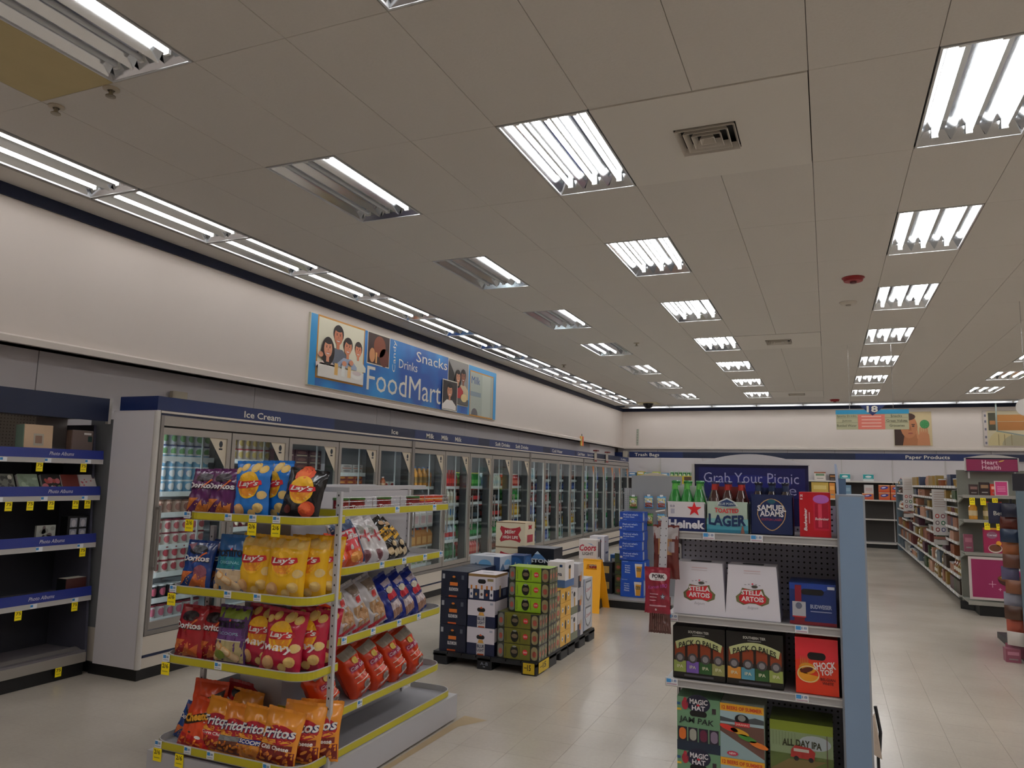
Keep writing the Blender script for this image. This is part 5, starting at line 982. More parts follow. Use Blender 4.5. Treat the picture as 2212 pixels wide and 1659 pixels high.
# ---- bags on the side trays, facing the aisle
def strip_draw(ops):
    def f(g, S, w, h):
        for o in ops:
            if o[0] == 'r': g.rect(S, w*o[1], h*o[2], w*o[3], h*o[4], M(o[5], .35), o[6] if len(o) > 6 else 2, 8, 3)
            elif o[0] == 'e': g.ell(S, w*o[1], h*o[2], w*o[3], h*o[4], M(o[5], .35), o[6] if len(o) > 6 else 3, 14, 2)
            elif o[0] == 't': g.text(S, o[1], w*o[2], h*o[3], w*o[4], h*o[5], M(o[6], .4), 5, .03, .1)
    return f
sk = {
 'ruf': (.2, .28, .075, '#e4e0e0', strip_draw([('r', .03, .05, .97, .35, '#d8602c', 1), ('r', .03, .35, .97, .75, '#d02838', 1), ('r', .03, .75, .97, .95, '#1f3f6a', 1), ('t', 'Ruffles', .15, .55, .85, .66, '#f0ecec'), ('r', .85, .05, .97, .95, '#1f3f6a', 3), ('e', .5, .2, .25, .1, '#e8a050', 4)])),
 'pop': (.2, .28, .075, '#ded9da', strip_draw([('r', .03, .05, .2, .95, '#1d5a6a', 1), ('e', .3, .2, .22, .13, '#7a4a50'), ('e', .5, .75, .1, .1, '#a8a8a0'), ('r', .55, .45, .62, .7, '#b8404a', 3), ('t', 'Popcorn', .3, .55, .9, .63, '#c43a3a')])),
 'smart': (.2, .28, .08, '#1c1815', strip_draw([('r', .1, .5, .9, .75, '#e8ae28', 1), ('t', 'POPCORN', .2, .57, .8, .68, '#2a2018'), ('e', .3, .85, .2, .07, '#5a5448'), ('e', .35, .25, .14, .08, '#c9b088'), ('e', .65, .35, .12, .07, '#c9b088'), ('e', .6, .15, .16, .08, '#d8c4a0'), ('e', .75, .85, .12, .05, '#c9a078')])),
 'clear': (.2, .28, .07, '#c9c4c6', strip_draw([('r', .25, .12, .95, .5, '#b8926a', 1), ('r', .05, .05, .97, .12, '#c0202c', 1), ('r', .5, .55, .7, .68, '#c83a38', 2), ('e', .6, .32, .25, .12, '#a87c50', 3), ('r', .4, .7, .95, .9, '#8a7868', 1)])),
 'blue': (.2, .29, .07, '#1f2e8c', strip_draw([('r', .3, .25, .92, .42, '#c9b8b8', 1), ('r', .35, .45, .9, .6, '#c8283a', 2), ('e', .55, .65, .18, .07, '#d8d0b8', 3), ('r', .35, .4, .95, .44, '#2a2a6a', 4), ('r', .3, .08, .95, .25, '#a8806a', 1), ('r', .4, .75, .95, .85, '#b8a8b4', 1)])),
 'orange': (.19, .31, .09, '#d2401a', strip_draw([('r', .15, .75, .85, .9, '#a8a090', 1), ('e', .5, .68, .14, .06, '#e0c050', 4), ('r', .2, .5, .85, .62, '#b02a50', 2), ('t', 'Corn Curls', .22, .53, .82, .6, '#e0dce4'), ('r', .2, .4, .9, .415, '#e8d8c0', 3), ('r', .2, .3, .9, .315, '#e8d8c0', 3), ('e', .6, .2, .18, .07, '#8a8078', 3), ('r', .3, .1, .9, .14, '#e0d4cc', 3)])),
 'foil': (.18, .2, .08, '#e0481c', strip_draw([('e', .4, .75, .3, .15, '#b87040', 2), ('r', .02, .05, .3, .7, '#c9b8c0', 1)]))}
sbm = {k: bag_mesh(v[0], v[1], v[2], v[3], v[4], 40+i, .18) for i, (k, v) in enumerate(sk.items())}
FR_ = math.pi/2
def sbag(k, y, z, lean, label, rz=0., tilt=0., x=-2.42, s=(.85, 1.7, 1)): return bag(k, x, y, z, FR_+rz, lean, label, 'snack bag', 'snack bags on the side trays', tilt, s, 'snack_bag', sbm)
zA, zB, zC = 1.085, .733, .379
sbag('foil', 3.36, zA, .3, 'red foil bag leaning behind the post on the upper side tray', .3, .2)
sbag('ruf', 3.52, zA, .3, 'white, red and navy ridged chip bag on the upper side tray', -.35, -.25); sbag('pop', 3.66, zA, .3, 'white popcorn bag with a teal edge, left one on the upper side tray', -.35, -.3); sbag('pop', 3.79, zA, .32, 'white popcorn bag with a teal edge, right one on the upper side tray', -.35, -.4)
sbag('smart', 3.93, zA, .32, 'black popcorn bag with a yellow patch on the upper side tray', -.35, -.5); sbag('smart', 4.03, zA, .35, 'rearmost black popcorn bag leaning over on the upper side tray', -.35, -.6)
sbag('foil', 3.33, zB, .2, 'shiny orange foil bag at the near end of the middle side tray', .1, -.35); sbag('clear', 3.48, zB, .3, 'clear bag of tan snacks nearest the post on the middle side tray', -.2, -.35); sbag('clear', 3.62, zB, .32, 'clear bag of tan snacks, second on the middle side tray', -.2, -.3); sbag('clear', 3.78, zB, .3, 'clear bag of tan snacks, third and tallest on the middle side tray', -.2, -.3, s=(.9, 1.7, 1.08))
for i, y in enumerate((3.98, 4.12, 4.27)): sbag('blue', y, zB, .3, f'{["left", "middle", "right"][i]} of three blue snack bags leaning on the middle side tray', -.25, -.4)
sbag('orange', 3.36, zC, .25, 'orange snack bag seen behind the post on the lower side tray', -.1, -.35, s=(.95, 1.5, .85))
for i, y in enumerate((3.66, 3.85, 4.05, 4.25)): sbag('orange', y, zC, .3, f'orange snack bag with pale stripes, {["first", "second", "third", "fourth"][i]} of the four beyond the gap', -.25, -.4)
# ---- dip jars on the wire tray
def m_dip(body, lid, lab, w1, r=.042, h=.085):
    g = G(); g.lathe([(.001, 0), (r*.92, 0), (r, .006), (r, h*.86)], M(body, .25, coat=.4), 18); S = cyl_map(r); g.rect(S, -r*1.3, h*.15, r*1.3, h*.6, M(lab, .4), 1, 10, 1); g.text(S, 'Tostitos', -r*1.1, h*.25, r*1.1, h*.5, M(w1, .4), 3, .03)
    l = G(); l.lathe([(r*1.04, h*.84), (r*1.04, h*.98), (r*.9, h), (.001, h)], M(lid, .3), 18); return g.mesh('jar_body'), l.mesh('jar_lid')
dj = {'salsa': m_dip('#7a1c14', '#3a6a2c', '#8a1f1c', '#e8e0dc'), 'queso': m_dip('#d8842c', '#c9402c', '#b8302c', '#e8e0dc')}
for i, (k, y, lb) in enumerate((('salsa', 3.33, 'dark red dip jar with a green lid behind the post'), ('salsa', 3.48, 'dark red dip jar with a green lid just right of the post'), ('salsa', 3.75, 'lone dark red dip jar in the middle of the wire tray'), ('salsa', 4.08, 'dark red dip jar beside the orange ones'), ('queso', 4.17, 'first orange cheese dip jar on the wire tray'), ('queso', 4.26, 'second orange cheese dip jar on the wire tray'), ('queso', 4.38, 'last orange cheese dip jar at the far end of the wire tray'))):
    t = thing('dip_jar', lb, 'jar', (-2.39, y, 1.39), math.pi/2-.5, 'dip jars on the wire tray')
    for me, n in zip(dj[k], ('jar_body', 'jar_lid')): put(me, n, t)
# floor stain by the gondola
g = G(); S = flat((0, 0, .0), (1, 0, 0), (0, 1, 0), (0, 0, 1)); g.pol(S, [(-2.3, 3.4), (-2.27, 3.4), (-2.24, 4.5), (-2.12, 4.7), (-2.3, 4.72), (-2.3, 4.6)], M('#a08a68', .5, noise=.1), 1); o = g.obj('floor_mark', floor)
# ---------------------------------------------------------------- beer end cap on the right
PB_ = pegboard('slate_pegboard', '#1c1d26', '#b8bacb', 0)
ec = thing('beer_shelving', 'pegboard beer shelving unit with four visible shelf edges and a blue side panel', 'shelving', (-.33, 3.48, 0))
def oe(g, n, parent=None): return g.obj(n, parent or ec, (.33, -3.48, 0))
g = G(); g.box(-.69, .03, 3.87, 3.89, .1, 1.5, PB_); oe(g, 'pegboard')
g = G(); g.box(-.715, -.69, 3.855, 3.9, 0, 1.52, M('#b8b6b4', .4)); S = SY(3.855)
for i in range(24): g.rect(S, -.706, .2+i*.052, -.699, .232+i*.052, BLACK, 1)
oe(g, 'slotted_upright')
SH3 = M('#b0aeae', .35, .2, noise=.03, scale=12)
for z in (1.375, 1.006, .725):
    g = G(); g.box(-.695, .03, 3.49, 3.87, z-.012, z-.002, SH3); g.box(-.697, .03, 3.478, 3.49, z-.034, z+.002, SH3); g.box(-.697, .03, 3.474, 3.478, z-.032, z-.028, M('#cfcdca', .3)); g.box(-.697, .03, 3.474, 3.478, z-.004, z, M('#cfcdca', .3)); o = oe(g, 'shelf')
    g = G(); g.hexa([(-.694, 3.5, z-.03), (-.69, 3.5, z-.03), (-.69, 3.87, z-.09), (-.694, 3.87, z-.09), (-.694, 3.5, z-.012), (-.69, 3.5, z-.012), (-.69, 3.87, z-.012), (-.694, 3.87, z-.012)], SH3); g.obj('shelf_bracket', o)
g = G(); g.box(-.7, .03, 3.4, 3.87, .17, .19, SH3); g.box(-.7, .03, 3.39, 3.4, .15, .195, SH3); oe(g, 'base_deck'); g = G(); g.box(-.69, .03, 3.42, 3.87, 0, .15, BLACK); oe(g, 'kick_plate')
for x, z in ((-.67, 1.345), (-.5, 1.345), (-.295, 1.345), (-.665, .977), (-.12, .977), (-.668, .697), (-.125, .697)):
    w_, h = .052, .03; g = G(); g.box(-w_/2, w_/2, -.002, 0, 0, h, TAGW); S = SY(-.002, -w_/2, 0); g.rect(S, .003, h*.4, w_*.45, h*.92, M('#4a9ad8', .4), 1); g.text(S, '18', w_*.5, h*.5, w_*.9, h*.85, M('#6a86b0', .5), 1, .01); g.rect(S, .004, h*.12, w_*.92, h*.28, M('#c8a8b8', .5), 1); o = g.obj('shelf_label', ec, (x+.33, 3.474-3.48, z))
BLUEP = M('#8299b4', .5, noise=.03, scale=5)
g = G(); g.bev(.03, .14, 3.455, 3.88, 0, 1.56, M('#8f949c', .45), .008); oe(g, 'side_frame'); g = G(); pts = [(.038, .02), (.132, .02), (.132, 1.54), (.126, 1.553), (.044, 1.553), (.038, 1.54)]; g.prism(pts, 1, 3.449, 3.456, BLUEP); oe(g, 'side_panel'); g = G(); g.box(.04, .13, 3.9, 5.2, 0, 1.5, M('#7c8fa6', .5)); oe(g, 'rear_panel')
t = thing('blade_sign', 'thin blue blade sign standing edge-on above the side panel', 'sign', (.045, 3.47, 1.56)); g = G(); g.hexa([(-.012, 0, .0), (-.004, 0, 0), (0, .25, 0), (-.008, .25, 0), (-.018, 0, .13), (-.01, 0, .13), (-.002, .25, .11), (-.01, .25, .11)], M('#a9b8d4', .3)); g.obj('blade', t); g = G(); g.box(-.008, .03, .25, .255, 0, .07, M('#5a7088', .5)); g.obj('clip', t)
t = thing('header_sign', 'dark blue Grab Your Picnic header sign with a grey arched top', 'sign', (-.35, 3.87, 1.5)); S = SY(3.845, .35, -1.5)
def oh(g, n): return g.obj(n, t, (.35, -3.87, -1.5))
g = G(); g.box(-.618, -.085, 3.85, 3.88, 1.40, 1.69, M('#0f1244', .4)); oh(g, 'sign_board')
g = G(); S = SY(3.849); g.rect(S, -.6, 1.53, -.1, 1.675, M('#191d5c', .4), 1); g.ell(S, -.36, 1.6, .2, .04, M('#22277a', .4), 1.5, 24, 2); g.rect(S, -.618, 1.678, -.085, 1.69, M('#0f1440', .4), 2); g.text(S, 'Grab Your Picnic', -.575, 1.6, -.128, 1.65, M('#b9b8dc', .4), 3, -.005); g.text(S, 'e', -.175, 1.545, -.14, 1.578, M('#a9a8cc', .4), 3, -.005); oh(g, 'lettering')
g = G(); g.prism([(-.625+.545*i/18, 1.69+.052*math.sin(math.pi*i/18)) for i in range(19)], 1, 3.84, 3.89, M('#d4d2d6', .45)); g.box(-.634, -.62, 3.84, 3.89, 1.42, 1.69, M('#b8b4b0', .4)); oh(g, 'arched_top')
# ---- cartons
def FS(w, d, h): return SY(0, -w/2, 0), flat((w/2, 0, 0), (0, 1, 0), (0, 0, 1), (1, 0, 0)), flat((-w/2, d, 0), (0, -1, 0), (0, 0, 1), (-1, 0, 0)), flat((-w/2, 0, h), (1, 0, 0), (0, 1, 0), (0, 0, 1))
def carton_mesh(w, d, h, col, front=None, side=None, top=None, gloss=.35):
    g = G(); g.box(-w/2, w/2, 0, d, 0, h, M(col, gloss)); F, Rr, Lf, Tp = FS(w, d, h)
    if front: front(g, F, w, h)
    if side: side(g, Rr, d, h); side(g, Lf, d, h)
    if top: top(g, Tp, w, d)
    return g.mesh('carton_body')
def slot(parent, u, v, w_, h_, y=-.0022, n='handle_hole', col=BLACK):
    g = G(); g.pill(SY(y), u-w_/2, v-h_/2, u+w_/2, v+h_/2, col, 0); return g.obj(n, parent)
def carton(me, x, y, z, rz, label, group, cat='beer carton', name='beer_carton', holes=()):
    t = thing(name, label, cat, (x, y, z), rz, group); put(me, 'carton_body', t)
    for u, v, a, b in holes: slot(t, u, v, a, b)
    return t
Y0E = 3.5; zt = 1.377
# six-pack carriers with bottles standing in them
def bottle_me(body, neck, cap, lab=None):
    b = M(body, .1, coat=.6); g = G(); r, h = .03, .225
    g.lathe([(.001, 0), (r*.9, 0), (r, .006), (r, .13), (r*.85, .15), (.014, .185), (.0125, .212), (.014, .214), (.014, .22)], [b]*5+[M(neck, .3)]+[b]*2, 14)
    c = G(); c.lathe([(.0155, .213), (.0155, .221), (.012, .225), (.001, .225)], M(cap, .3), 14); return g.mesh('bottle_body'), c.mesh('bottle_cap')
def six_pack(x, w, hfront, col, draw, bot, labels, blab, group, divm='#e4e0dc', y=Y0E):
    d = .125; t = thing('six_pack_carrier', labels, 'beer carrier', (x, y, zt), 0, 'six-pack carriers on the top beer shelf'); g = G(); m_ = M(col, .4)
    g.box(-w/2, w/2, 0, .003, 0, hfront, m_); g.box(-w/2, w/2, d-.003, d, 0, hfront, m_); g.box(-w/2, -w/2+.003, 0, d, 0, hfront*.95, m_); g.box(w/2-.003, w/2, 0, d, 0, hfront*.95, m_); g.box(-w/2, w/2, 0, d, 0, .003, m_); draw(g, SY(0, -w/2, 0), w, hfront); g.obj('carrier_body', t)
    g = G(); g.box(-w/2, w/2, d/2-.0015, d/2+.0015, .003, .15, M(divm, .5))
    for e in (-1, 1): g.box(e*w/6-.0015, e*w/6+.0015, .004, d-.004, .003, .15, M(divm, .5)) if False else None
    g.prism([(-w*.48, .15), (w*.48, .15), (w*.4, .205), (-w*.4, .205)], 1, d/2-.0015, d/2+.0015, M(divm, .5)); g.obj('handle', t)
    k = 0
    for j in (0, 1):
        for i in (-1, 0, 1):
            o = thing('beer_bottle', blab+f', {"front" if j == 0 else "back"} row {["left", "middle", "right"][i+1]}', 'bottle', (x+i*w/3*.97, y+.033+j*.06, zt+.004), 0, group)
            for me, n in zip(bot, ('bottle_body', 'bottle_cap')): put(me, n, o)
def d_heine(g, S, w, h):
    g.rect(S, 0, 0, w, h*.46, M('#17255c', .35), 1); g.text(S, 'Heinek', w*.04, h*.08, w*.99, h*.38, M('#eceaf0', .4), 3, .04)
    c, r = (w*.72, h*.75), h*.26; pts = []
    for i in range(10): a = math.pi/2+i*math.pi/5; q = r if i % 2 == 0 else r*.4; pts.append((c[0]+q*math.cos(a), c[1]+q*math.sin(a)))
    g.add([S(c[0], c[1], 2)]+[S(u, v, 2) for u, v in pts], [(0, 1+i, 1+(i+1) % 10) for i in range(10)], M('#d8232c', .35))
    g.text(S, '0.0', w*.08, h*.8, w*.2, h*.88, M('#3a3f6a', .4), 2, .01); g.rect(S, w*.1, h*.58, w*.2, h*.75, M('#b8b8c8', .4), 2)
def d_lager(g, S, w, h):
    g.rect(S, 0, 0, w, h*.3, M('#4fa0b4', .35), 1); g.rect(S, 0, h*.25, w, h*.45, M('#86c0c4', .35), 1.5); g.rect(S, 0, 0, w, h*.1, M('#2f7a94', .35), 2)
    g.text(S, 'TOASTED', w*.2, h*.63, w*.78, h*.78, M('#cf3038', .4), 3, .03, arc=-h*.02); g.text(S, 'LAGER', w*.05, h*.2, w*.95, h*.56, M('#16305c', .4), 4, .04, arc=-h*.05)
    g.pol(S, [(w*.24, h*.86), (w*.3, h*1.0), (w*.5, h*1.13), (w*.7, h*1.0), (w*.77, h*.86), (w*.5, h*.82)], M('#d4dcd8', .4), 3); g.pol(S, [(w*.28, h*.87), (w*.33, h*.98), (w*.5, h*1.08), (w*.67, h*.98), (w*.72, h*.87), (w*.5, h*.84)], M('#1c3a6a', .4), 4); g.text(S, 'BLUE POINT', w*.3, h*.89, w*.7, h*.97, M('#c9d4d8', .4), 5, .02)
    g.pol(S, [(w*.82, 0), (w*.92, 0), (w*.88, h*.24), (w*.86, h*.24)], M('#8a5a4a', .4), 5)
def d_sam(g, S, w, h):
    for r, c, l in ((1, '#c9a06a', 1), (.94, '#14285a', 1.6)):
        pts = []
        for i in range(24):
            a = 2*math.pi*i/24; q = .33*r; pts.append((w*(.5+q*math.cos(a)*(1.05 if math.sin(a) > 0 else 1-.35*(-math.sin(a))**2)), h*(.5+.4*r*math.sin(a))))
        g.pol(S, pts, M(c, .35), l)
    g.text(S, 'SAMUEL', w*.16, h*.6, w*.84, h*.75, M('#ece8ea', .4), 3, .03, arc=h*.02); g.text(S, 'ADAMS', w*.22, h*.46, w*.78, h*.6, M('#ece8ea', .4), 3, .03, arc=h*.015); g.text(S, 'BOSTON LAGER', w*.26, h*.35, w*.74, h*.41, M('#9a3048', .4), 3, .02); g.ell(S, w*.5, h*.83, w*.1, h*.06, M('#1f5a6a', .4), 3, 12)
six_pack(-.605, .172, .132, '#e4e0e4', d_heine, bottle_me('#1f7a2c', '#5aa84a', '#2a7a3a'), 'white and navy beer carrier with a red star, leftmost on the top beer shelf', 'green glass bottle in the red star beer carrier', 'green bottles in the leftmost carrier', '#dcdce0')
six_pack(-.422, .18, .138, '#b8ccbc', d_lager, bottle_me('#3a1812', '#a02c28', '#2a2f5a'), 'pale aqua beer carrier reading Toasted Lager on the top beer shelf', 'brown bottle with a red neck in the Toasted Lager carrier', 'brown bottles in the Toasted Lager carrier', '#7a2a28')
six_pack(-.232, .176, .175, '#142450', d_sam, bottle_me('#241410', '#1f3050', '#14182c'), 'dark blue beer carrier with a pointed oval crest on the top beer shelf', 'dark bottle with a blue neck in the dark blue carrier', 'dark bottles in the dark blue carrier', '#142450')
def d_redbud(g, S, w, h):
    g.pol(S, [(w*.45, h*.15), (w*.95, h*.15), (w*.95, h*.95), (w*.45, h*.95)], M('#c4183a', .3), 1); g.ell(S, w*.7, h*.85, w*.26, h*.1, M('#c06ac0', .3), 2, 16); g.rect(S, w*.5, h*.2, w*.92, h*.75, M('#a81430', .25), 2); g.rect(S, w*.6, h*.22, w*.72, h*.74, M('#d8405a', .2), 3)
    g.text(S, 'Budweiser', w*-.2, h*.35, w*.58, h*.42, M('#f0e8ea', .4), 4, .03, .25, rot=math.pi/2); g.text(S, 'Budweiser', w*.5, h*.38, w*.94, h*.44, M('#f0dce0', .4), 4, .02, .2); g.text(S, '12', w*-.02, h*.87, w*.16, h*.92, M('#f0e8ea', .4), 4, .02, 0, rot=math.pi/2); g.rect(S, w*.3, h*.3, w*.33, h*.55, M('#e8a8b0', .4), 4)
carton(carton_mesh(.125, .2, .19, '#b8101f', d_redbud), -.055, Y0E, zt, 0, 'red twelve-can carton with a printed can at the right of the top beer shelf', 'cartons on the beer shelving')
# Stella: two white tapered cartons
g = G(); w, d, h = .232, .19, .228
g.hexa([(-w/2, 0, 0), (w/2, 0, 0), (w/2, d, 0), (-w/2, d, 0), (-w/2+.012, .03, h), (w/2-.016, .03, h), (w/2-.016, d-.03, h), (-w/2+.012, d-.03, h)], M('#e6e2ea', .4)); S = flat((-w/2, 0, 0), (1, 0, 0), (0, .13, .991), (0, -.991, .13))
def badge(sx, sy, cx, cy): return [(cx+sx*a, cy+sy*b) for a, b in ((-.62, .8), (-.3, .72), (0, .66), (.3, .72), (.62, .8), (.72, .3), (1.0, -.1), (.95, -.6), (.55, -.9), (.2, -.72), (-.2, -.72), (-.55, -.9), (-.95, -.6), (-1.0, -.1), (-.72, .3))]
def fan(g, S, pts, c, m, l): g.add([S(c[0], c[1], l)]+[S(u, v, l) for u, v in pts], [(0, 1+i, 1+(i+1) % len(pts)) for i in range(len(pts))], m)
fan(g, S, badge(.071, .043, .116, .098), (.116, .098), M('#6a6a42', .4), 1); fan(g, S, badge(.058, .038, .116, .098), (.116, .098), M('#c4202c', .35), 2)
g.text(S, 'STELLA', .069, .103, .163, .124, M('#f2ecec', .4), 3, .03); g.text(S, 'ARTOIS', .069, .076, .163, .097, M('#f2ecec', .4), 3, .03); g.text(S, 'Belgium', .095, .042, .14, .056, M('#a8a4ac', .4), 2, -.005, .3)
g.ell(S, .125, .14, .014, .006, M('#4a4840', .4), 3, 10); g.ell(S, .116, .151, .004, .004, M('#d84a5a', .4), 3, 8)
for a in (-.5, -.25, .25, .5): g.rect(S, .116+a*.06-.004, .15-abs(a)*.01, .116+a*.06+.004, .153-abs(a)*.01, M('#9a96a0', .4), 2)
g.rect(S, .08, .205, .15, .208, M('#d8b8bc', .4), 2); g.rect(S, .08, .195, .15, .197, M('#c8b8bc', .4), 2)
stm = g.mesh('carton_body'); g = G(); g.box(-.045, .045, .07, .09, h-.001, h+.004, DARK); sth = g.mesh('handle')
for x, lb in ((-.55, 'left white tapered beer carton with a red crest on the second shelf'), (-.32, 'right white tapered beer carton with a red crest on the second shelf')):
    t = thing('beer_carton', lb, 'beer carton', (x, Y0E, 1.008), 0, 'cartons on the beer shelving'); put(stm, 'carton_body', t); put(sth, 'handle', t)
def d_bud(g, S, w, h):
    g.rect(S, 0, 0, w, h*.08, M('#7a1c28', .3), 1); g.pol(S, [(0, h), (w, h), (w*.7, h*.8), (0, h*.85)], M('#1f3f94', .3), 1); g.rect(S, w*.12, h*.55, w*.26, h*.95, M('#8a2030', .3), 2); g.rect(S, w*.1, h*.0, w*.32, h*.4, M('#7a1c28', .3), 2); g.rect(S, w*.06, h*.2, w*.35, h*.55, M('#b8b8c0', .35), 3); g.ell(S, w*.2, h*.45, w*.07, h*.08, M('#6a7084', .35), 4, 14); g.rect(S, w*.06, h*.17, w*.35, h*.2, M('#b83038', .35), 4)
    g.text(S, 'BUDWEISER', w*.45, h*.4, w*.9, h*.5, M('#b8c0d8', .4), 3, .02); g.rect(S, w*.45, h*.32, w*.9, h*.345, M('#8a94b8', .4), 3); g.rect(S, w*.82, h*.88, w*.97, h*.95, M('#d0d4e0', .4), 3)
carton(carton_mesh(.185, .2, .172, '#16306f', d_bud), -.074, Y0E, 1.008, 0, 'dark blue bottle carton with a grey label at the right of the second beer shelf', 'cartons on the beer shelving', holes=((-.0, .137, .09, .024),))
def d_pale(cols):
    def f(g, S, w, h):
        for i, c in enumerate(cols):
            u0 = w*(.02+i*.245); g.rect(S, u0, h*.12, u0+w*.235, h*.62, M('#2a1a14', .35), 1); g.rect(S, u0+w*.02, h*.42, u0+w*.215, h*.68, M('#8a3a1c', .3), 1.5); g.rect(S, u0, h*.12, u0+w*.235, h*.34, M(c, .35), 2); g.ell(S, u0+w*.118, h*.4, w*.09, h*.095, M('#4a4648', .4), 3, 16); g.ell(S, u0+w*.118, h*.4, w*.055, h*.06, M('#8a868a', .4), 4, 12); g.text(S, 'IPA', u0+w*.06, h*.2, u0+w*.18, h*.26, M('#d8d8b8', .4), 4, .02)
        n = 16; top = [(w*(.05+.9*i/n), h*(.7+.12*math.sin(math.pi*i/n))) for i in range(n+1)]; bot = [(w*(.08+.84*i/n), h*(.56+.13*math.sin(math.pi*i/n))) for i in range(n+1)]
        vs = [S(u, v, 5) for u, v in bot]+[S(u, v, 5) for u, v in top]; g.add(vs, [(i, i+1, n+2+i, n+1+i) for i in range(n)], M('#c9cf94', .4))
        g.text(S, 'PACK O PALES', w*.12, h*.655, w*.88, h*.765, M('#1a1c14', .4), 7, .02, arc=h*.085); g.text(S, 'SOUTHERN TIER', w*.3, h*.88, w*.7, h*.93, M('#d8d8d0', .4), 3, .02); g.rect(S, w*.38, h*.84, w*.62, h*.855, M('#9a9a94', .4), 3); g.rect(S, w*.22, h*.045, w*.78, h*.085, M('#4a4850', .4), 3)
    return f
carton(carton_mesh(.228, .2, .225, '#141210', d_pale(['#9aa858', '#7a5ab0', '#2f5a2c', '#9a9a60'])), -.553, Y0E, .727, 0, 'black variety beer carton with lime, purple and green labels on the third shelf', 'cartons on the beer shelving')
carton(carton_mesh(.236, .2, .225, '#141210', d_pale(['#d8923a', '#5a9ab0', '#2f5a2c', '#9aa858'])), -.315, Y0E, .727, 0, 'black variety beer carton with orange and blue labels on the third shelf', 'cartons on the beer shelving')
def d_shock(g, S, w, h):
    g.rect(S, 0, h*.6, w, h, M('#e0303a', .3), 1); g.ell(S, w*.3, h*.35, w*.26, h*.15, M('#eea02a', .35), 2, 22, a0=.42, a1=1.02, rot=-.25); g.ell(S, w*.28, h*.45, w*.2, h*.1, M('#e89a2c', .35), 2, 18); g.ell(S, w*.26, h*.42, w*.16, h*.045, M('#5a2014', .35), 3, 14, rot=.3)
    g.ring(S, w*.3, h*.35, w*.26, h*.15, .004, M('#f0d8a0', .4), 3)
    for i in range(5): g.pol(S, [(w*(.12+i*.04), h*.52), (w*(.14+i*.04), h*.52), (w*(.12+i*.045), h*.68)], M('#c9a040', .35), 3)
    g.text(S, 'SHOCK', w*.42, h*.46, w*.94, h*.59, M('#f4ecec', .4), 4, .03, rot=.12); g.text(S, 'TOP', w*.58, h*.36, w*.88, h*.46, M('#f4ecec', .4), 4, .03, rot=.12); g.text(S, 'BELGIAN', w*.58, h*.26, w*.92, h*.31, M('#5a1410', .4), 4, .02); g.text(S, 'WHITE', w*.62, h*.19, w*.88, h*.24, M('#5a1410', .4), 4, .02)
carton(carton_mesh(.168, .2, .228, '#e03a1e', d_shock), -.065, Y0E, .727, 0, 'orange-red beer carton with an orange slice picture on the third shelf', 'cartons on the beer shelving', holes=((-.0, .155, .072, .03),))
def d_hat(g, S, w, h):
    g.rect(S, 0, 0, w, h*.18, M('#1c2c40', .35), 1); g.ell(S, w*.5, h*.9, w*.28, h*.17, M('#20223a', .35), 2, 18); g.text(S, 'MAGIC', w*.3, h*.88, w*.72, h*.98, M('#e8e4e8', .4), 3, .03, arc=-.002); g.text(S, 'HAT', w*.35, h*.77, w*.66, h*.86, M('#e8e4e8', .4), 3, .03); g.ell(S, w*.5, h*.87, w*.04, h*.02, M('#c8283a', .4), 4, 10)
    g.text(S, 'JAM PAK', w*.05, h*.49, w*.86, h*.63, M('#1f2c28', .4), 3, .02, .05, rot=-.03)
    g.ell(S, w*.19, h*.86, w*.08, h*.1, M('#a82c3c', .35), 2, 12); g.ell(S, w*.19, h*.96, w*.04, h*.035, M('#b83040', .35), 3, 10); g.rect(S, 0, h*.74, w*.1, h*.78, M('#e0b83a', .35), 2); g.rect(S, 0, h*.84, w*.08, h*.89, M('#2a5a84', .35), 2); g.rect(S, w*.82, h*.74, w*.91, h*.84, M('#3a3034', .35), 2)
    for i, c in enumerate(('#d8702c', '#a8a89c', '#6a2440', '#8a7a90')): g.rect(S, w*(.02+.245*i), h*.18, w*(.235+.245*i), h*.44, M('#2a2434', .35), 2); g.pill(S, w*(.05+.245*i), h*.2, w*(.21+.245*i), h*.42, M(c, .35), 3)
hat = carton_mesh(.186, .2, .226, '#6f9a76', d_hat); 
for z, lb in ((.422, 'upper green beer carton reading Jam Pak, on top of its stack'), (.195, 'lower green beer carton reading Jam Pak, under the matching one')): carton(hat, -.557, Y0E, z, 0, lb, 'cartons in the bottom stacks', holes=((0, .16, .074, .024),))
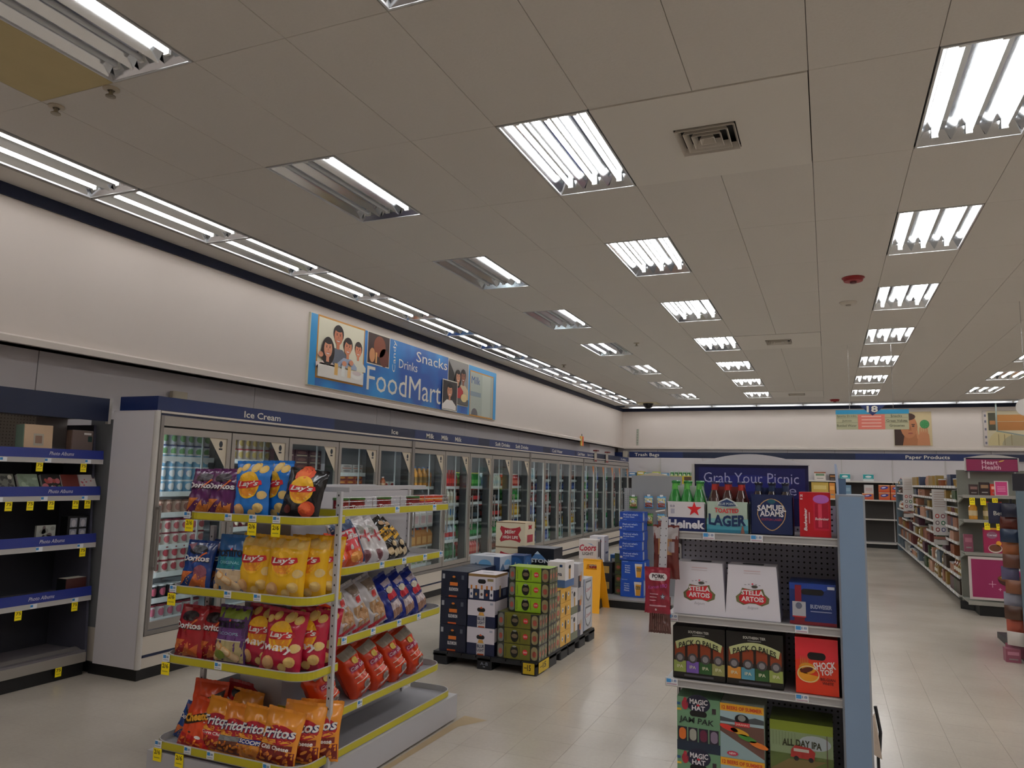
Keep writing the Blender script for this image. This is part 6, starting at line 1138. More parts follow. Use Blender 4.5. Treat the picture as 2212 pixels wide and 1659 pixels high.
def d_summer(g, S, w, h):
    g.rect(S, 0, h*.86, w, h, M('#ecae2c', .35), 1); g.text(S, '12 BEERS OF SUMMER', w*.04, h*.89, w*.96, h*.96, M('#c8401f', .4), 2, .03)
    g.rect(S, 0, h*.62, w, h*.86, M('#a9c4cc', .35), 1); g.pol(S, [(0, h*.66), (w, h*.68), (w, h*.76), (w*.8, h*.79), (w*.4, h*.7), (0, h*.75)], M('#4a5054', .35), 2); g.rect(S, 0, h*.0, w, h*.62, M('#6a4a40', .35), 1); g.pol(S, [(0, h*.48), (w, h*.05), (w, 0), (0, 0)], M('#9ab4b8', .35), 2)
    for u, v, c in ((.2, .55, '#d8382c'), (.45, .5, '#e0a82c'), (.62, .4, '#4a8a3a'), (.88, .3, '#e07a2c')): g.ell(S, w*u, h*v, w*.22, h*.05, M(c, .35), 3, 14, rot=-.25)
    g.ell(S, w*.5, h*.74, w*.16, h*.09, BLACK, 4, 18); g.ell(S, w*.5, h*.76, w*.09, h*.06, M('#8a8c86', .4), 5, 14); g.rect(S, w*.34, h*.6, w*.68, h*.68, M('#c8303c', .35), 5); g.text(S, 'SARANAC', w*.36, h*.62, w*.66, h*.66, M('#f0c8b8', .4), 6, .02); g.ell(S, w*.28, h*.09, w*.13, h*.045, M('#c82c4a', .35), 4, 12); g.text(S, 'NEW', w*.2, h*.07, w*.36, h*.11, M('#f0dce0', .4), 5, .03)
sm = carton_mesh(.182, .2, .224, '#b8c4b8', d_summer)
for z, lb in ((.42, 'upper yellow-banded beer carton with colourful cans printed on it'), (.195, 'lower yellow-banded beer carton under the matching one')): carton(sm, -.372, Y0E, z, 0, lb, 'cartons in the bottom stacks')
def d_ipa(g, S, w, h):
    g.rect(S, 0, h*.8, w, h, M('#8a9a2c', .35), 1); g.rect(S, 0, h*.3, w, h*.8, M('#8ea078', .35), 1); g.ell(S, w*.72, h*.62, w*.25, h*.15, M('#b8c4c8', .35), 2, 18); g.rect(S, 0, 0, w, h*.35, M('#5a6a34', .35), 2); g.pol(S, [(0, 0), (w*.5, 0), (w*.9, h*.28), (w*.3, h*.25)], M('#7a6a40', .35), 3)
    g.text(S, 'ALL DAY IPA', w*.2, h*.52, w*.82, h*.66, M('#33341c', .4), 4, .03, arc=h*.02)
    g.pol(S, [(w*.33, h*.3), (w*.7, h*.28), (w*.72, h*.44), (w*.64, h*.52), (w*.4, h*.54), (w*.34, h*.44)], M('#a8302c', .35), 5); g.rect(S, w*.38, h*.42, w*.62, h*.48, M('#c8c4b8', .4), 6); g.ell(S, w*.42, h*.28, w*.04, h*.05, DARK, 6, 10); g.ell(S, w*.65, h*.28, w*.04, h*.05, DARK, 6, 10); g.rect(S, w*.9, h*.1, w*.91, h*.8, M('#5a2c28', .4), 5)
    for i in range(8): g.rect(S, w*(.05+i*.05), h*.5, w*(.055+i*.05), h*.78, M('#6a7a50', .4), 2)
ip = carton_mesh(.25, .2, .2, '#6a7a30', d_ipa); 
for z, lb in ((.396, 'upper olive green beer carton with a red van picture'), (.195, 'lower olive green beer carton under the one with the red van')): carton(ip, -.135, Y0E+.03, z, 0, lb, 'cartons in the bottom stacks')
# items on the right face of the blue panel
t = thing('hanging_tag', 'torn paper tag and black strap hanging on the right of the blue side panel', 'tag', (.142, 3.5, .62)); g = G(); g.hexa([(0, 0, -.1), (.03, .02, -.12), (.03, .024, -.12), (0, .004, -.1), (0, 0, .05), (.008, .02, .06), (.008, .024, .06), (0, .004, .05)], M('#b8a898', .6)); g.obj('paper', t); g = G(); g.box(.012, .022, .03, .08, -.42, -.1, DARK); g.tube((.012, .04, .08), (.028, .04, -.02), .007, DARK, 6); g.tube((.028, .04, -.02), (.02, .04, -.12), .007, DARK, 6); g.obj('strap', t)
# pork jerky clip strip on the left
t = thing('clip_strip', 'white perforated clip strip hanging left of the beer shelving', 'strip', (-.685, 3.42, 1.44)); g = G(); g.hexa([(-.03, 0, -.225), (.006, 0, -.225), (.006, .002, -.225), (-.03, .002, -.225), (-.016, 0, 0), (.014, 0, 0), (.014, .002, 0), (-.016, .002, 0)], M('#c9c9cf', .4)); S = SY(0)
for i in range(7):
    for u in (-.018, .006): g.ell(S, u-.006*i/6, -.02-i*.032, .002, .003, BLACK, 1, 8)
g.obj('strip_body', t); g = G(); g.tube((0, .001, 0), (.0, .001, .035), .002, STEEL, 6); g.tube((0, 0, .03), (-.04, -.01, .022), .003, M('#d8d4d0', .3), 6); g.obj('hook', t)
def d_pork(g, S, w, h):
    g.pill(S, w*.18, h*.72, w*.9, h*.88, M('#e4dede', .4), 1); g.text(S, 'PORK', w*.3, h*.77, w*.8, h*.855, M('#3a2c34', .4), 3, .04); g.text(S, 'JERKY', w*.42, h*.735, w*.68, h*.76, M('#6a5a60', .4), 3, .02); g.text(S, 'Korean BBQ', w*.12, h*.54, w*.92, h*.63, M('#b04a9a', .4), 3, .01, .3, rot=.15)
    for i in range(3): g.rect(S, w*.2, h*(.42-i*.07), w*(.55-.05*i), h*(.435-i*.07), M('#d8b8c0', .4), 2)
    c, r = (w*.74, h*.38), w*.14; pts = [(c[0]+(r if i % 2 == 0 else r*.45)*math.cos(math.pi/2+i*math.pi/5), c[1]+(r if i % 2 == 0 else r*.45)*math.sin(math.pi/2+i*math.pi/5)) for i in range(10)]
    fan(g, S, pts, c, M('#4a4a58', .4), 3); fan(g, S, [(c[0]+(u-c[0])*.6, c[1]+(v-c[1])*.6) for u, v in pts], c, M('#a8b4c4', .4), 4); g.rect(S, w*.2, h*.16, w*.85, h*.19, M('#c89aa8', .4), 2); g.ell(S, w*.45, h*.09, w*.04, h*.025, M('#d8c8cc', .4), 2, 10)
pk = bag_mesh(.115, .2, .02, '#8e1830', d_pork, 77, .3)
t = thing('jerky_bag', 'dark red pork jerky bag hanging at the left of the beer shelves', 'snack bag', (-.712, 3.38, 1.018)); [put(me, n, t) for me, n in zip(pk, ('bag_body', 'top_seal', 'bottom_seal'))]
jk = bag_mesh(.12, .24, .03, '#6a2c28', lambda g, S, w, h: (g.rect(S, w*.0, h*.75, w*.98, h*.97, M('#b0a8a8', .3), 1, 8, 3), g.rect(S, w*.2, h*.45, w*.75, h*.75, M('#b88a60', .4), 2, 6, 2), g.rect(S, w*.6, h*.5, w*.85, h*.7, M('#a8a0a8', .4), 3, 3, 2)), 78, .2)
t = thing('jerky_bag', 'clear jerky bag hanging behind the white clip strip', 'snack bag', (-.69, 3.47, 1.16)); [put(me, n, t) for me, n in zip(jk, ('bag_body', 'top_seal', 'bottom_seal'))]
jk2 = bag_mesh(.1, .16, .025, '#5a3430', lambda g, S, w, h: [g.rect(S, w*(.1+.1*i), h*.08, w*(.13+.1*i), h*.9, M('#8a6058', .4), 1, 1, 6) for i in range(8)], 79, .2)
t = thing('jerky_bag', 'lowest jerky bag showing thin dark sticks under the red one', 'snack bag', (-.712, 3.43, .925)); [put(me, n, t) for me, n in zip(jk2, ('bag_body', 'top_seal', 'bottom_seal'))]

# ---------------------------------------------------------------- beer pallet in the middle of the floor
PX0, PX1, PY0, PY1 = -3.18, -2.225, 5.87, 7.5
PLM = M('#17181c', .5)
def pallet(y0, y1, label):
    t = thing('pallet', label, 'pallet', ((PX0+PX1)/2, (y0+y1)/2, 0), 0, 'black plastic pallets under the beer'); cx, cy = (PX0+PX1)/2, (y0+y1)/2
    for i in range(7): x0 = PX0-cx+i*(PX1-PX0)/7; g = G(); g.box(x0+.004, x0+(PX1-PX0)/7-.004, y0-cy, y1-cy, .088, .105, PLM); g.obj('deck_board', t)
    for x in (PX0+.06, (PX0+PX1)/2, PX1-.075):
        for y in (y0+.1, (y0+y1)/2, y1-.1): g = G(); g.bev(x-cx-.06, x-cx+.075, y-cy-.1, y-cy+.1, 0, .088, PLM, .01); g.obj('block', t)
    g = G(); g.box(PX0-cx, PX1-cx, y0-cy, y0-cy+.02, .07, .088, PLM); g.box(PX1-cx-.02, PX1-cx, y0-cy, y1-cy, .07, .088, PLM); g.obj('edge_rim', t); return t
pt = pallet(PY0, PY0+.8, 'nearer black plastic pallet under the stacked beer'); pallet(PY0+.815, PY1+.02, 'farther black plastic pallet behind the first one')
g = G(); g.text(SY(-.402), 'A-B', -.025+.0, .035, .045, .06, M('#8a8e9a', .5), 1, 0); g.rect(SY(-.402), 0, .02, .02, .027, M('#8a8e9a', .5), 1); g.obj('stamp', pt)
zd = .107
def d_moon(g, S, w, h):
    g.rect(S, w*.3, h*.02, w*.62, h*.16, M('#c8561f', .35), 1); g.rect(S, w*.3, h*.08, w*.62, h*.2, M('#12182a', .35), 1.5); g.rect(S, w*.34, h*.45, w*.64, h*.58, M('#d8732a', .35), 1); g.rect(S, w*.32, h*.22, w*.66, h*.4, M('#141a30', .35), 1.2); g.text(S, 'BLUE MOON', w*.32, h*.25, w*.66, h*.38, M('#e4e0e0', .4), 2, .03); g.ell(S, w*.49, h*.68, w*.13, h*.1, BLACK, 2, 14); g.ell(S, w*.49, h*.79, w*.06, h*.04, M('#d87a2c', .4), 3, 10); g.rect(S, w*.05, h*.7, w*.14, h*.88, M('#a8a8ac', .4), 2); g.rect(S, w*.78, h*.7, w*.88, h*.86, M('#5a5f6a', .4), 2)
moon = carton_mesh(.252, .38, .222, '#161c30', d_moon, lambda g, S, d, h: (g.rect(S, d*.4, h*.3, d*.6, h*.6, M('#8a5a3a', .4), 1), g.text(S, 'BM', d*.65, h*.35, d*.8, h*.6, M('#d8d4d4', .4), 1, .02)))
for i, wd in enumerate(('bottom', 'middle', 'top')): carton(moon, -3.012, PY0+.03, zd+i*.225, 0, f'dark navy beer carton with orange bottle art, {wd} of the left front stack', 'cartons on the beer pallet')
for i in range(3): carton(moon, -3.012, PY0+.42, zd+i*.225, 0, f'dark navy beer carton in the second row, {["bottom", "middle", "top"][i]} of its stack', 'cartons on the beer pallet')
def d_bl(g, S, w, h):
    g.rect(S, 0, h*.42, w, h, M('#dcd4dc', .35), 1); g.rect(S, w*.36, 0, w*.66, h*.44, M('#c9c4c4', .35), 2); g.text(S, 'BLUE', w*.38, h*.26, w*.64, h*.38, M('#2a3456', .4), 3, .03); g.text(S, 'LIGHT', w*.38, h*.12, w*.64, h*.23, M('#2a3456', .4), 3, .03); g.pol(S, [(w*.4, h*.44), (w*.62, h*.44), (w*.58, h*.56), (w*.44, h*.56)], M('#d8a04a', .35), 3); g.pol(S, [(w*.44, h*.7), (w*.5, h*.78), (w*.56, h*.7)], M('#d8602c', .35), 3); g.rect(S, w*.4, -.0, w*.63, h*.05, M('#b8502c', .35), 3); g.rect(S, w*.82, h*.85, w*.93, h*.93, M('#a8a8b8', .4), 2)
bl_ = carton_mesh(.256, .26, .222, '#1c2342', d_bl, lambda g, S, d, h: g.rect(S, 0, h*.5, d, h, M('#dcd4dc', .35), 1))
for i in range(2): carton(bl_, -2.746, PY0+.03, zd+i*.225, 0, f'white over navy beer carton, {["bottom", "middle"][i]} of the second front stack', 'cartons on the beer pallet', holes=((0, .145, .075, .034),))
def d_var(g, S, w, h):
    g.rect(S, 0, h*.42, w, h*.9, M('#dcd4dc', .35), 1); g.rect(S, 0, h*.9, w, h, M('#8a6a3c', .35), 1); g.rect(S, w*.7, h*.74, w*.92, h*.84, M('#8a7a54', .4), 2)
    for i, u in enumerate((.12, .3, .5, .69, .86)): s_ = 1.25 if i == 2 else 1; g.rect(S, w*(u-.03), h*.4, w*(u+.03), h*(.5+.06*s_), M('#c87a2c', .35), 3); g.rect(S, w*(u-.065*s_), h*.06, w*(u+.065*s_), h*.42, M(['#dcd8dc', '#1c2c4a'][i % 2], .35), 3); g.ell(S, w*u, h*.22, w*.035*s_, h*.06, M(['#4a5a7a', '#c9a06a', '#5a4a44', '#c8602c', '#2a2f4a'][i], .4), 4, 12)
vr = carton_mesh(.256, .26, .215, '#1c2342', d_var, lambda g, S, d, h: (g.rect(S, 0, h*.42, d, h*.9, M('#dcd4dc', .35), 1), g.rect(S, 0, h*.9, d, h, M('#8a6a3c', .35), 1), g.rect(S, d*.3, h*.1, d*.42, h*.55, M('#a8906a', .4), 2), g.rect(S, d*.6, h*.12, d*.85, h*.38, M('#5a6480', .4), 2)), lambda g, S, w, d: (g.rect(S, 0, 0, w, d, M('#e0d6dc', .4), 1), g.pill(S, w*.3, d*.46, w*.7, d*.54, BLACK, 2)))
carton(vr, -2.746, PY0+.03, zd+.45, 0, 'white variety beer carton with five printed bottles, top of the second front stack', 'cartons on the beer pallet', holes=((-.0, .155, .075, .036),))
def can_end(g, S, u0, w, h, c='#8a8a80'):
    g.rect(S, u0, 0, u0+w, h, M('#2a2c28', .3), 1); g.pill(S, u0+w*.12, h*.06, u0+w*.88, h*.94, M(c, .25, .4), 2); g.ell(S, u0+w*.5, h*.45, w*.25, h*.2, M('#9a4a3a', .4), 3, 12)
def d_lime(body, dark):
    def f(g, S, w, h):
        can_end(g, S, 0, w*.17, h); g.rect(S, w*.17, 0, w*.8, h, M(body, .25), 1); can_end(g, S, w*.8, w*.2, h, '#a89a70'); g.ell(S, w*.42, h*.5, w*.095, h*.4, M('#15150f', .3), 2, 18); g.ell(S, w*.42, h*.5, w*.075, h*.14, M('#6a5a44', .3), 3, 14); g.ell(S, w*.42, h*.84, w*.05, h*.06, M('#8a8c7c', .2), 3, 10); g.ell(S, w*.68, h*.52, w*.06, w*.06, M('#d0282c', .35), 3, 18); g.text(S, '15/18', w*.64, h*.46, w*.72, h*.58, M('#f0e0dc', .4), 4, .02); g.text(S, 'ALLDAY', w*.1, h*.42, w*.32, h*.52, M(dark, .4), 3, 0, 0, rot=math.pi/2); g.text(S, 'SESSION', w*.44, h*.44, w*.66, h*.52, M(dark, .4), 3, 0, 0, rot=math.pi/2); g.rect(S, 0, 0, w, h*.02, M(dark, .4), 4)
    return f
def side_cans(g, S, d, h):
    for i in range(3): can_end(g, S, d*i/3, d/3, h, '#8a8a66')
ol = carton_mesh(.372, .2, .122, '#5a5a20', d_lime('#6a6722', '#2c2c12'), side_cans); lm = carton_mesh(.365, .2, .12, '#86a424', d_lime('#8cb022', '#3c4c12'), side_cans)
for i in range(3): carton(ol, -2.405, PY0+.03, zd+i*.125, 0, f'olive can carton, {["bottom", "middle", "top"][i]} of the three at the front right', 'cartons on the beer pallet')
for i in range(3): carton(lm, -2.335, PY0+.08, zd+.377+i*.124, 0, f'lime green can carton, {["lower", "middle", "top"][i]} of the three above the olive ones', 'cartons on the beer pallet')
ol2 = carton_mesh(.24, .19, .122, '#5a6030', side_cans, side_cans)
for i in range(5): carton(ol2, -2.35, PY0+.285, zd+i*.124, 0, f'green can carton, {DN[i]} from the bottom beside the yellow ones' if i < 3 else f'green can carton in the second column, {["", "", "", "second from top", "uppermost"][i]}', 'cartons on the beer pallet')
def d_yel(g, S, w, h):
    can_end(g, S, 0, w*.3, h, '#b8a878'); 
    for i in range(2): g.ell(S, w*(.45+.38*i), h*.5, w*.06, h*.18, M('#e8e0d0', .35), 2, 12); g.ell(S, w*(.45+.38*i), h*.5, w*.03, h*.08, M('#2a5a9a', .35), 3, 10)
    g.ell(S, w*.65, h*.4, w*.05, h*.34, M('#2a2414', .35), 2, 14)
ye = carton_mesh(.26, .42, .124, '#d8a438', None, d_yel, None)
for i in range(4): carton(ye, -2.365, PY0+.46+.02, zd+i*.126, 0, f'golden yellow can carton, {["bottom", "second", "third", "top"][i]} of the yellow stack', 'cartons on the beer pallet')
wr_ = M('#c9c8c4', .15)
def d_wh(g, S, w, h): g.rect(S, 0, 0, w, h*.3, M('#6a705a', .35), 1); g.ell(S, w*.5, h*.78, w*.13, h*.1, BLACK, 2, 14); g.rect(S, w*.45, h*.3, w*.62, h*.64, M('#c89a4a', .35), 2); g.rect(S, w*.1, h*.5, w*.35, h*.9, M('#c9c4c4', .35), 1); g.rect(S, w*.1, h*.85, w*.2, h*.93, M('#3a3f5a', .4), 2)
wh = carton_mesh(.26, .2, .23, '#cfcaca', d_wh, d_wh)
for i in range(2): carton(wh, -2.365, PY0+.905, zd+i*.232, 0, f'white beer carton with a dark handle hole, {["lower", "upper"][i]} one behind the yellow stack', 'cartons on the beer pallet')
def d_bld(g, S, w, h): g.rect(S, 0, 0, w*.5, h*.5, M('#20263c', .35), 1); g.ell(S, w*.6, h*.5, w*.2, h*.16, M('#b8a48c', .35), 2, 14); g.rect(S, w*.3, h*.25, w*.6, h*.5, M('#c8783a', .35), 2)
bd = carton_mesh(.26, .17, .225, '#b8b4b8', d_bld, d_bld)
for i in range(3): carton(bd, -2.365, PY0+1.115, zd+i*.227, 0, f'white and navy beer carton, {["bottom", "middle", "top"][i]} of the tall side stack', 'cartons on the beer pallet')
def d_sh(g, S, w, h):
    g.pol(S, [(w*.2, h*.9), (w*.85, h*.9), (w*.9, h*.5), (w*.75, h*.2), (w*.52, h*.08), (w*.3, h*.2), (w*.14, h*.5)], M('#5a5c64', .35), 1); g.pol(S, [(w*.24, h*.84), (w*.81, h*.84), (w*.84, h*.5), (w*.7, h*.26), (w*.52, h*.15), (w*.34, h*.26), (w*.2, h*.5)], M('#c9ccd0', .35), 2); g.text(S, 'Coors', w*.25, h*.5, w*.8, h*.64, M('#b85a68', .4), 3, .02, .2, rot=.1); g.rect(S, 0, 0, w*.09, h, M('#8090b4', .35), 1)
shd = carton_mesh(.3, .29, .245, '#b4b6bc', d_sh, d_sh)
for i in range(2): carton(shd, -2.385, PY0+1.3, zd+.018+i*.247, 0, f'silver blue carton with a shield, {["lower", "upper"][i]} one at the far right pallet corner', 'cartons on the beer pallet')
def d_corona(g, S, w, h): g.rect(S, 0, 0, w, h*.3, M('#4a6a9a', .35), 1); g.text(S, 'Corona', w*.05, h*.46, w*.82, h*.62, M('#14284a', .4), 2, .03); g.text(S, 'Extra', w*.22, h*.34, w*.6, h*.43, M('#2a4a7a', .4), 2, .01); g.ell(S, w*.45, h*.7, w*.14, h*.04, M('#e8a464', .35), 2, 14); g.rect(S, w*.68, h*.8, w*.85, h*.9, M('#1c3a6a', .4), 2)
co = carton_mesh(.17, .26, .228, '#e4dfe0', d_corona, lambda g, S, d, h: (g.rect(S, 0, 0, d, h*.28, M('#4a6a9a', .35), 1), g.rect(S, d*.4, h*.3, d*.6, h*.7, M('#c89a5a', .35), 1), g.ell(S, d*.5, h*.78, d*.13, h*.08, BLACK, 2, 12)))
carton(co, -2.315, 6.58, zd+.504, 0, 'white and blue beer carton reading Corona standing on the green cartons', 'cartons on the beer pallet')
# hidden inner support cartons carry the ones seen on top
pl_ = carton_mesh(.3, .3, .2, '#3a4866')
for i in range(3): carton(pl_, -2.73, PY0+.38, zd+i*.205, 0, f'dark blue inner carton, {["bottom", "middle", "top"][i]} of the pallet centre', 'inner cartons of the pallet')
def d_bl2(g, S, w, h): g.ell(S, w*.5, h*.35, w*.22, h*.4, M('#6aa0cc', .35), 1, 18, a0=0, a1=.5); g.pol(S, [(0, 0), (w*.2, h*.5), (w*.35, 0)], M('#4a6484', .35), 1.5); g.rect(S, w*.8, 0, w, h, M('#3a4e74', .35), 1); g.pol(S, [(w*.5, 0), (w*.68, h*.35), (w*.8, 0)], M('#5a7494', .35), 2)
b2 = carton_mesh(.32, .3, .125, '#b4bcc8', d_bl2, d_bl2, lambda g, S, w, d: (g.rect(S, 0, 0, w, d, M('#c9ccd4', .4), 1), g.pill(S, w*.25, d*.45, w*.6, d*.55, BLACK, 2)))
carton(b2, -3.0, 6.5, zd+.625, -.08, 'silver and blue mountain beer carton lying on the back left of the pallet', 'cartons on the beer pallet')
und = carton_mesh(.34, .3, .205, '#26304a')
for i in range(3): carton(und, -3.0, 6.68, zd+i*.207, 0, f'dark carton under the silver mountain carton, {["bottom", "middle", "top"][i]} one', 'inner cartons of the pallet')
def d_busch(g, S, w, h): g.ell(S, w*.5, h*.5, w*.4, h*.4, M('#2a5a94', .35), 1, 16); g.pol(S, [(w*.35, h*.2), (w*.5, h*.6), (w*.65, h*.2)], M('#b8b4a8', .35), 2)
carton(carton_mesh(.17, .2, .15, '#1f4474', d_busch, d_busch), -2.78, 6.72, zd+.6, 0, 'blue mountain beer carton behind the silver one', 'cartons on the beer pallet')
def d_key(g, S, w, h): g.pol(S, [(w*.1, h*.25), (w*.25, h*.6), (w*.4, h*.35), (w*.55, h*.8), (w*.8, h*.25)], M('#5a86b8', .35), 1); g.pol(S, [(w*.47, h*.6), (w*.55, h*.8), (w*.63, h*.6)], M('#c9dcec', .35), 2); g.text(S, 'KEYSTONE', w*.02, h*.04, w*.98, h*.3, M('#d8dce0', .4), 3, .04)
carton(carton_mesh(.39, .26, .15, '#10131c', d_key, None, lambda g, S, w, d: g.rect(S, 0, 0, w, d, M('#5a5c64', .4), 1)), -2.72, 7.1, zd+.645, 0, 'black beer carton with blue mountains reading Keystone', 'cartons on the beer pallet')
for i in range(3): carton(carton_mesh(.36, .26, .212, '#2a2c34'), -2.74, 7.1, zd+i*.214, 0, f'dark carton under the black mountain carton, {["bottom", "middle", "top"][i]} one', 'inner cartons of the pallet')
def bow(w, h, k=1.): return [(w*(.5+.36*k*a), h*(.52+.32*k*b)) for a, b in ((-.9, 1), (-.5, .8), (0, .7), (.5, .8), (.9, 1), (1.0, .6), (.75, 0), (1.0, -.7), (.9, -1), (.5, -.8), (0, -.7), (-.5, -.8), (-.9, -1), (-1.0, -.7), (-.75, 0), (-1.0, .6))]
def d_high(g, S, w, h): fan(g, S, bow(w, h), (w*.5, h*.52), M('#a81f2c', .35), 1); g.text(S, 'Miller', w*.3, h*.54, w*.68, h*.7, M('#e8dcd0', .4), 2, .02, .2, rot=.1); g.text(S, 'HIGH LIFE', w*.24, h*.34, w*.76, h*.46, M('#e8dcd0', .4), 2, .03); g.rect(S, 0, h*.97, w, h, M('#8a6a4c', .4), 1); g.rect(S, 0, 0, w, h*.02, M('#8a6a4c', .4), 1)
hl = carton_mesh(.33, .27, .255, '#d8ccb0', d_high, lambda g, S, d, h: (fan(g, S, [(u*.5+d*.25, v*.3+h*.65) for u, v in bow(d, h)], (d*.5, h*.81), M('#a81f2c', .35), 1), g.rect(S, d*.2, h*.2, d*.8, h*.5, M('#9a3038', .4), 1)), lambda g, S, w, d: g.rect(S, 0, 0, w, d, M('#c9b088', .4), 1))
for i in range(4): carton(hl, -3.05, 7.22, .11+i*.257-.027*0, 0, f'cream beer carton with a red bow-tie logo, {["bottom", "second", "third", "top"][i]} of its stack', 'cream cartons with the red logo')
# yellow price cards on the pallet corner
for lb, x, y, rz in (('yellow 15 price card on the front of the pallet corner', PX1-.065, PY0-.004, 0), ('yellow 15 price card on the right side of the pallet corner', PX1+.004, PY0+.16, math.pi/2)):
    w_, h = (.1, .085) if rz == 0 else (.24, .085); g = G(); g.box(-w_/2, w_/2, -.003, 0, 0, h, M('#c9a81c', .45)); g.text(SY(-.003), '15', -w_*.12, h*.3, w_*.2, h*.85, M('#2a2008', .4), 1, .03); g.rect(SY(-.003), -w_*.4, h*.5, -w_*.15, h*.6, M('#6a5a1c', .4), 1); o = g.obj('price_card', None, (x, y, .012), (0, 0, rz)); tag(o, lb, 'price card', 'price cards on the pallet')

# ---------------------------------------------------------------- stacks by the yellow floor sign
bd_ = thing('beer_platform', 'low black and grey platform under the blue beer cartons', 'display base', (-2.3, 9.36, 0)); g = G(); g.box(-.42, .5, .01, .95, 0, .09, BLACK); g.obj('kick_plate', bd_); g = G(); g.box(-.44, .52, 0, .97, .09, .11, M('#8f8c8a', .45)); g.obj('deck', bd_); g = G(); g.box(-.15, .52, .62, .66, .11, 1.66, M('#8a8a8c', .5)); g.obj('back_panel', bd_)
def d_find(g, S, w, h):
    g.text(S, "Find out what's", w*.16, h*.62, w*.8, h*.82, M('#c9d4ec', .4), 1, .02); g.text(S, 'in your beer.', w*.16, h*.36, w*.66, h*.56, M('#c9d4ec', .4), 1, .02); g.rect(S, w*.16, h*.18, w*.3, h*.22, M('#8aa4d8', .4), 1); g.rect(S, w*.02, h*.22, w*.12, h*.42, M('#c4b8b0', .4), 1); g.rect(S, 0, h*.98, w, h, M('#122c6e', .4), 1)
def s_find(g, S, d, h): g.rect(S, d*.05, h*.1, d*.3, h*.92, M('#b4b8c4', .4), 1)
fd = carton_mesh(.3, .3, .122, '#1a45a4', d_find, s_find)
def d_hops(g, S, w, h):
    for i, s_ in enumerate(('Hops.', 'Barley.', 'Water.', 'Rice.')): g.text(S, s_, w*.16, h*(.68-i*.12), w*.4, h*(.77-i*.12), M('#d4dcec', .4), 1, .03)
    g.pol(S, [(w*.66, h*.1), (w*.86, h*.1), (w*.9, h*.8), (w*.6, h*.8)], M('#d89a34', .35), 1); g.pol(S, [(w*.595, h*.72), (w*.905, h*.72), (w*.91, h*.86), (w*.59, h*.86)], M('#e4dcd4', .35), 2); g.pol(S, [(w*.6, h*.72), (w*.64, h*.1), (w*.67, h*.1), (w*.66, h*.72)], M('#e4d8c8', .35), 3); g.rect(S, w*.66, h*.45, w*.85, h*.62, M('#5a4a34', .4), 3); g.text(S, 'BUD', w*.68, h*.48, w*.83, h*.58, M('#c9a45a', .4), 4, .02); g.rect(S, w*.05, h*.94, w*.3, h*.97, M('#9ab4e0', .4), 1)
hp = carton_mesh(.3, .3, .225, '#1a50b4', d_hops, s_find)
for i in range(2): carton(hp, -2.35+.01*i, 9.6, .112+i*.227, 0, f'tall blue beer carton with a beer glass picture, {["bottom", "second"][i]} of the blue stack', 'blue cartons stacked by the floor sign', holes=())
for i in range(6):
    z = .567+i*.1235
    if i == 0: continue
    carton(fd, -2.37+.008*(i % 2), 9.6, z-.12, 0, f'flat blue beer carton with two lines of white words, {["", "lowest", "second", "third", "fourth", "top"][i]} of five', 'blue cartons stacked by the floor sign')
cn_ = carton_mesh(.1, .2, .225, '#3a4a2c', lambda g, S, w, h: [can_end(g, S, 0, w, h*.5, '#7a7a50'), ])
for i in range(3): carton(cn_, -2.56, 9.72, .112+i*.15, 0, f'narrow green can pack left of the blue stack, {["lowest", "middle", "top"][i]} one', 'narrow can packs beside the blue stack')
def d_coors(g, S, w, h): g.text(S, 'Coors', w*.02, h*.42, w*.98, h*.76, M('#b02038', .4), 2, .03, .2, rot=.05); g.text(S, 'LIGHT', w*.2, h*.2, w*.82, h*.36, M('#3a3a3c', .4), 2, .02); g.pol(S, [(w*.45, h*.82), (w*.6, h*.78), (w*.9, h*.66), (w*.7, h*.8)], M('#7a9ac4', .35), 1.5)
cs = carton_mesh(.23, .2, .24, '#d8d0cc', d_coors, lambda g, S, d, h: (g.rect(S, d*.3, h*.1, d*.7, h*.9, M('#6a5a54', .4), 1), g.rect(S, d*.75, 0, d, h, M('#3a3034', .4), 1)))
for i in range(3): carton(cs, -2.82+.01*(i % 2), 9.2, .11+i*.243, 0, f'white beer carton reading Coors Light, {["bottom", "middle", "top"][i]} of the stack by the floor sign', 'white and red light beer cartons')
dk = carton_mesh(.26, .22, .2, '#26262c', lambda g, S, w, h: (g.rect(S, w*.55, h*.3, w*.85, h*.75, M('#b8924a', .35), 1), g.rect(S, w*.1, h*.4, w*.35, h*.7, M('#2f5a34', .35), 1)))
wt = carton_mesh(.2, .22, .33, '#dcd6dc', lambda g, S, w, h: (g.rect(S, w*.55, h*.1, w*.8, h*.95, M('#b4bccc', .35), 1), g.ell(S, w*.72, h*.8, w*.1, h*.06, M('#b82c3a', .35), 2, 10), g.text(S, 'LITE', w*.1, h*.72, w*.5, h*.84, M('#b8b4c8', .4), 2)), lambda g, S, d, h: (g.rect(S, d*.3, h*.3, d*.9, h*.38, M('#2c345c', .35), 1), g.ell(S, d*.3, h*.78, d*.08, h*.03, M('#b82c3a', .35), 1, 8)))
carton(dk, -2.78, 9.74, .11, 0, 'dark can carton at the bottom of the stack behind the floor sign', 'mixed cartons behind the floor sign'); carton(dk, -2.78, 9.74, .312, 0, 'dark can carton with a green panel under the white tall carton', 'mixed cartons behind the floor sign')
bx = carton_mesh(.2, .22, .24, '#1f5a9c', lambda g, S, w, h: (g.rect(S, w*.1, h*.1, w*.5, h*.8, M('#c08a3a', .35), 1), g.rect(S, w*.12, h*.6, w*.48, h*.8, M('#c9c8c4', .35), 2)))
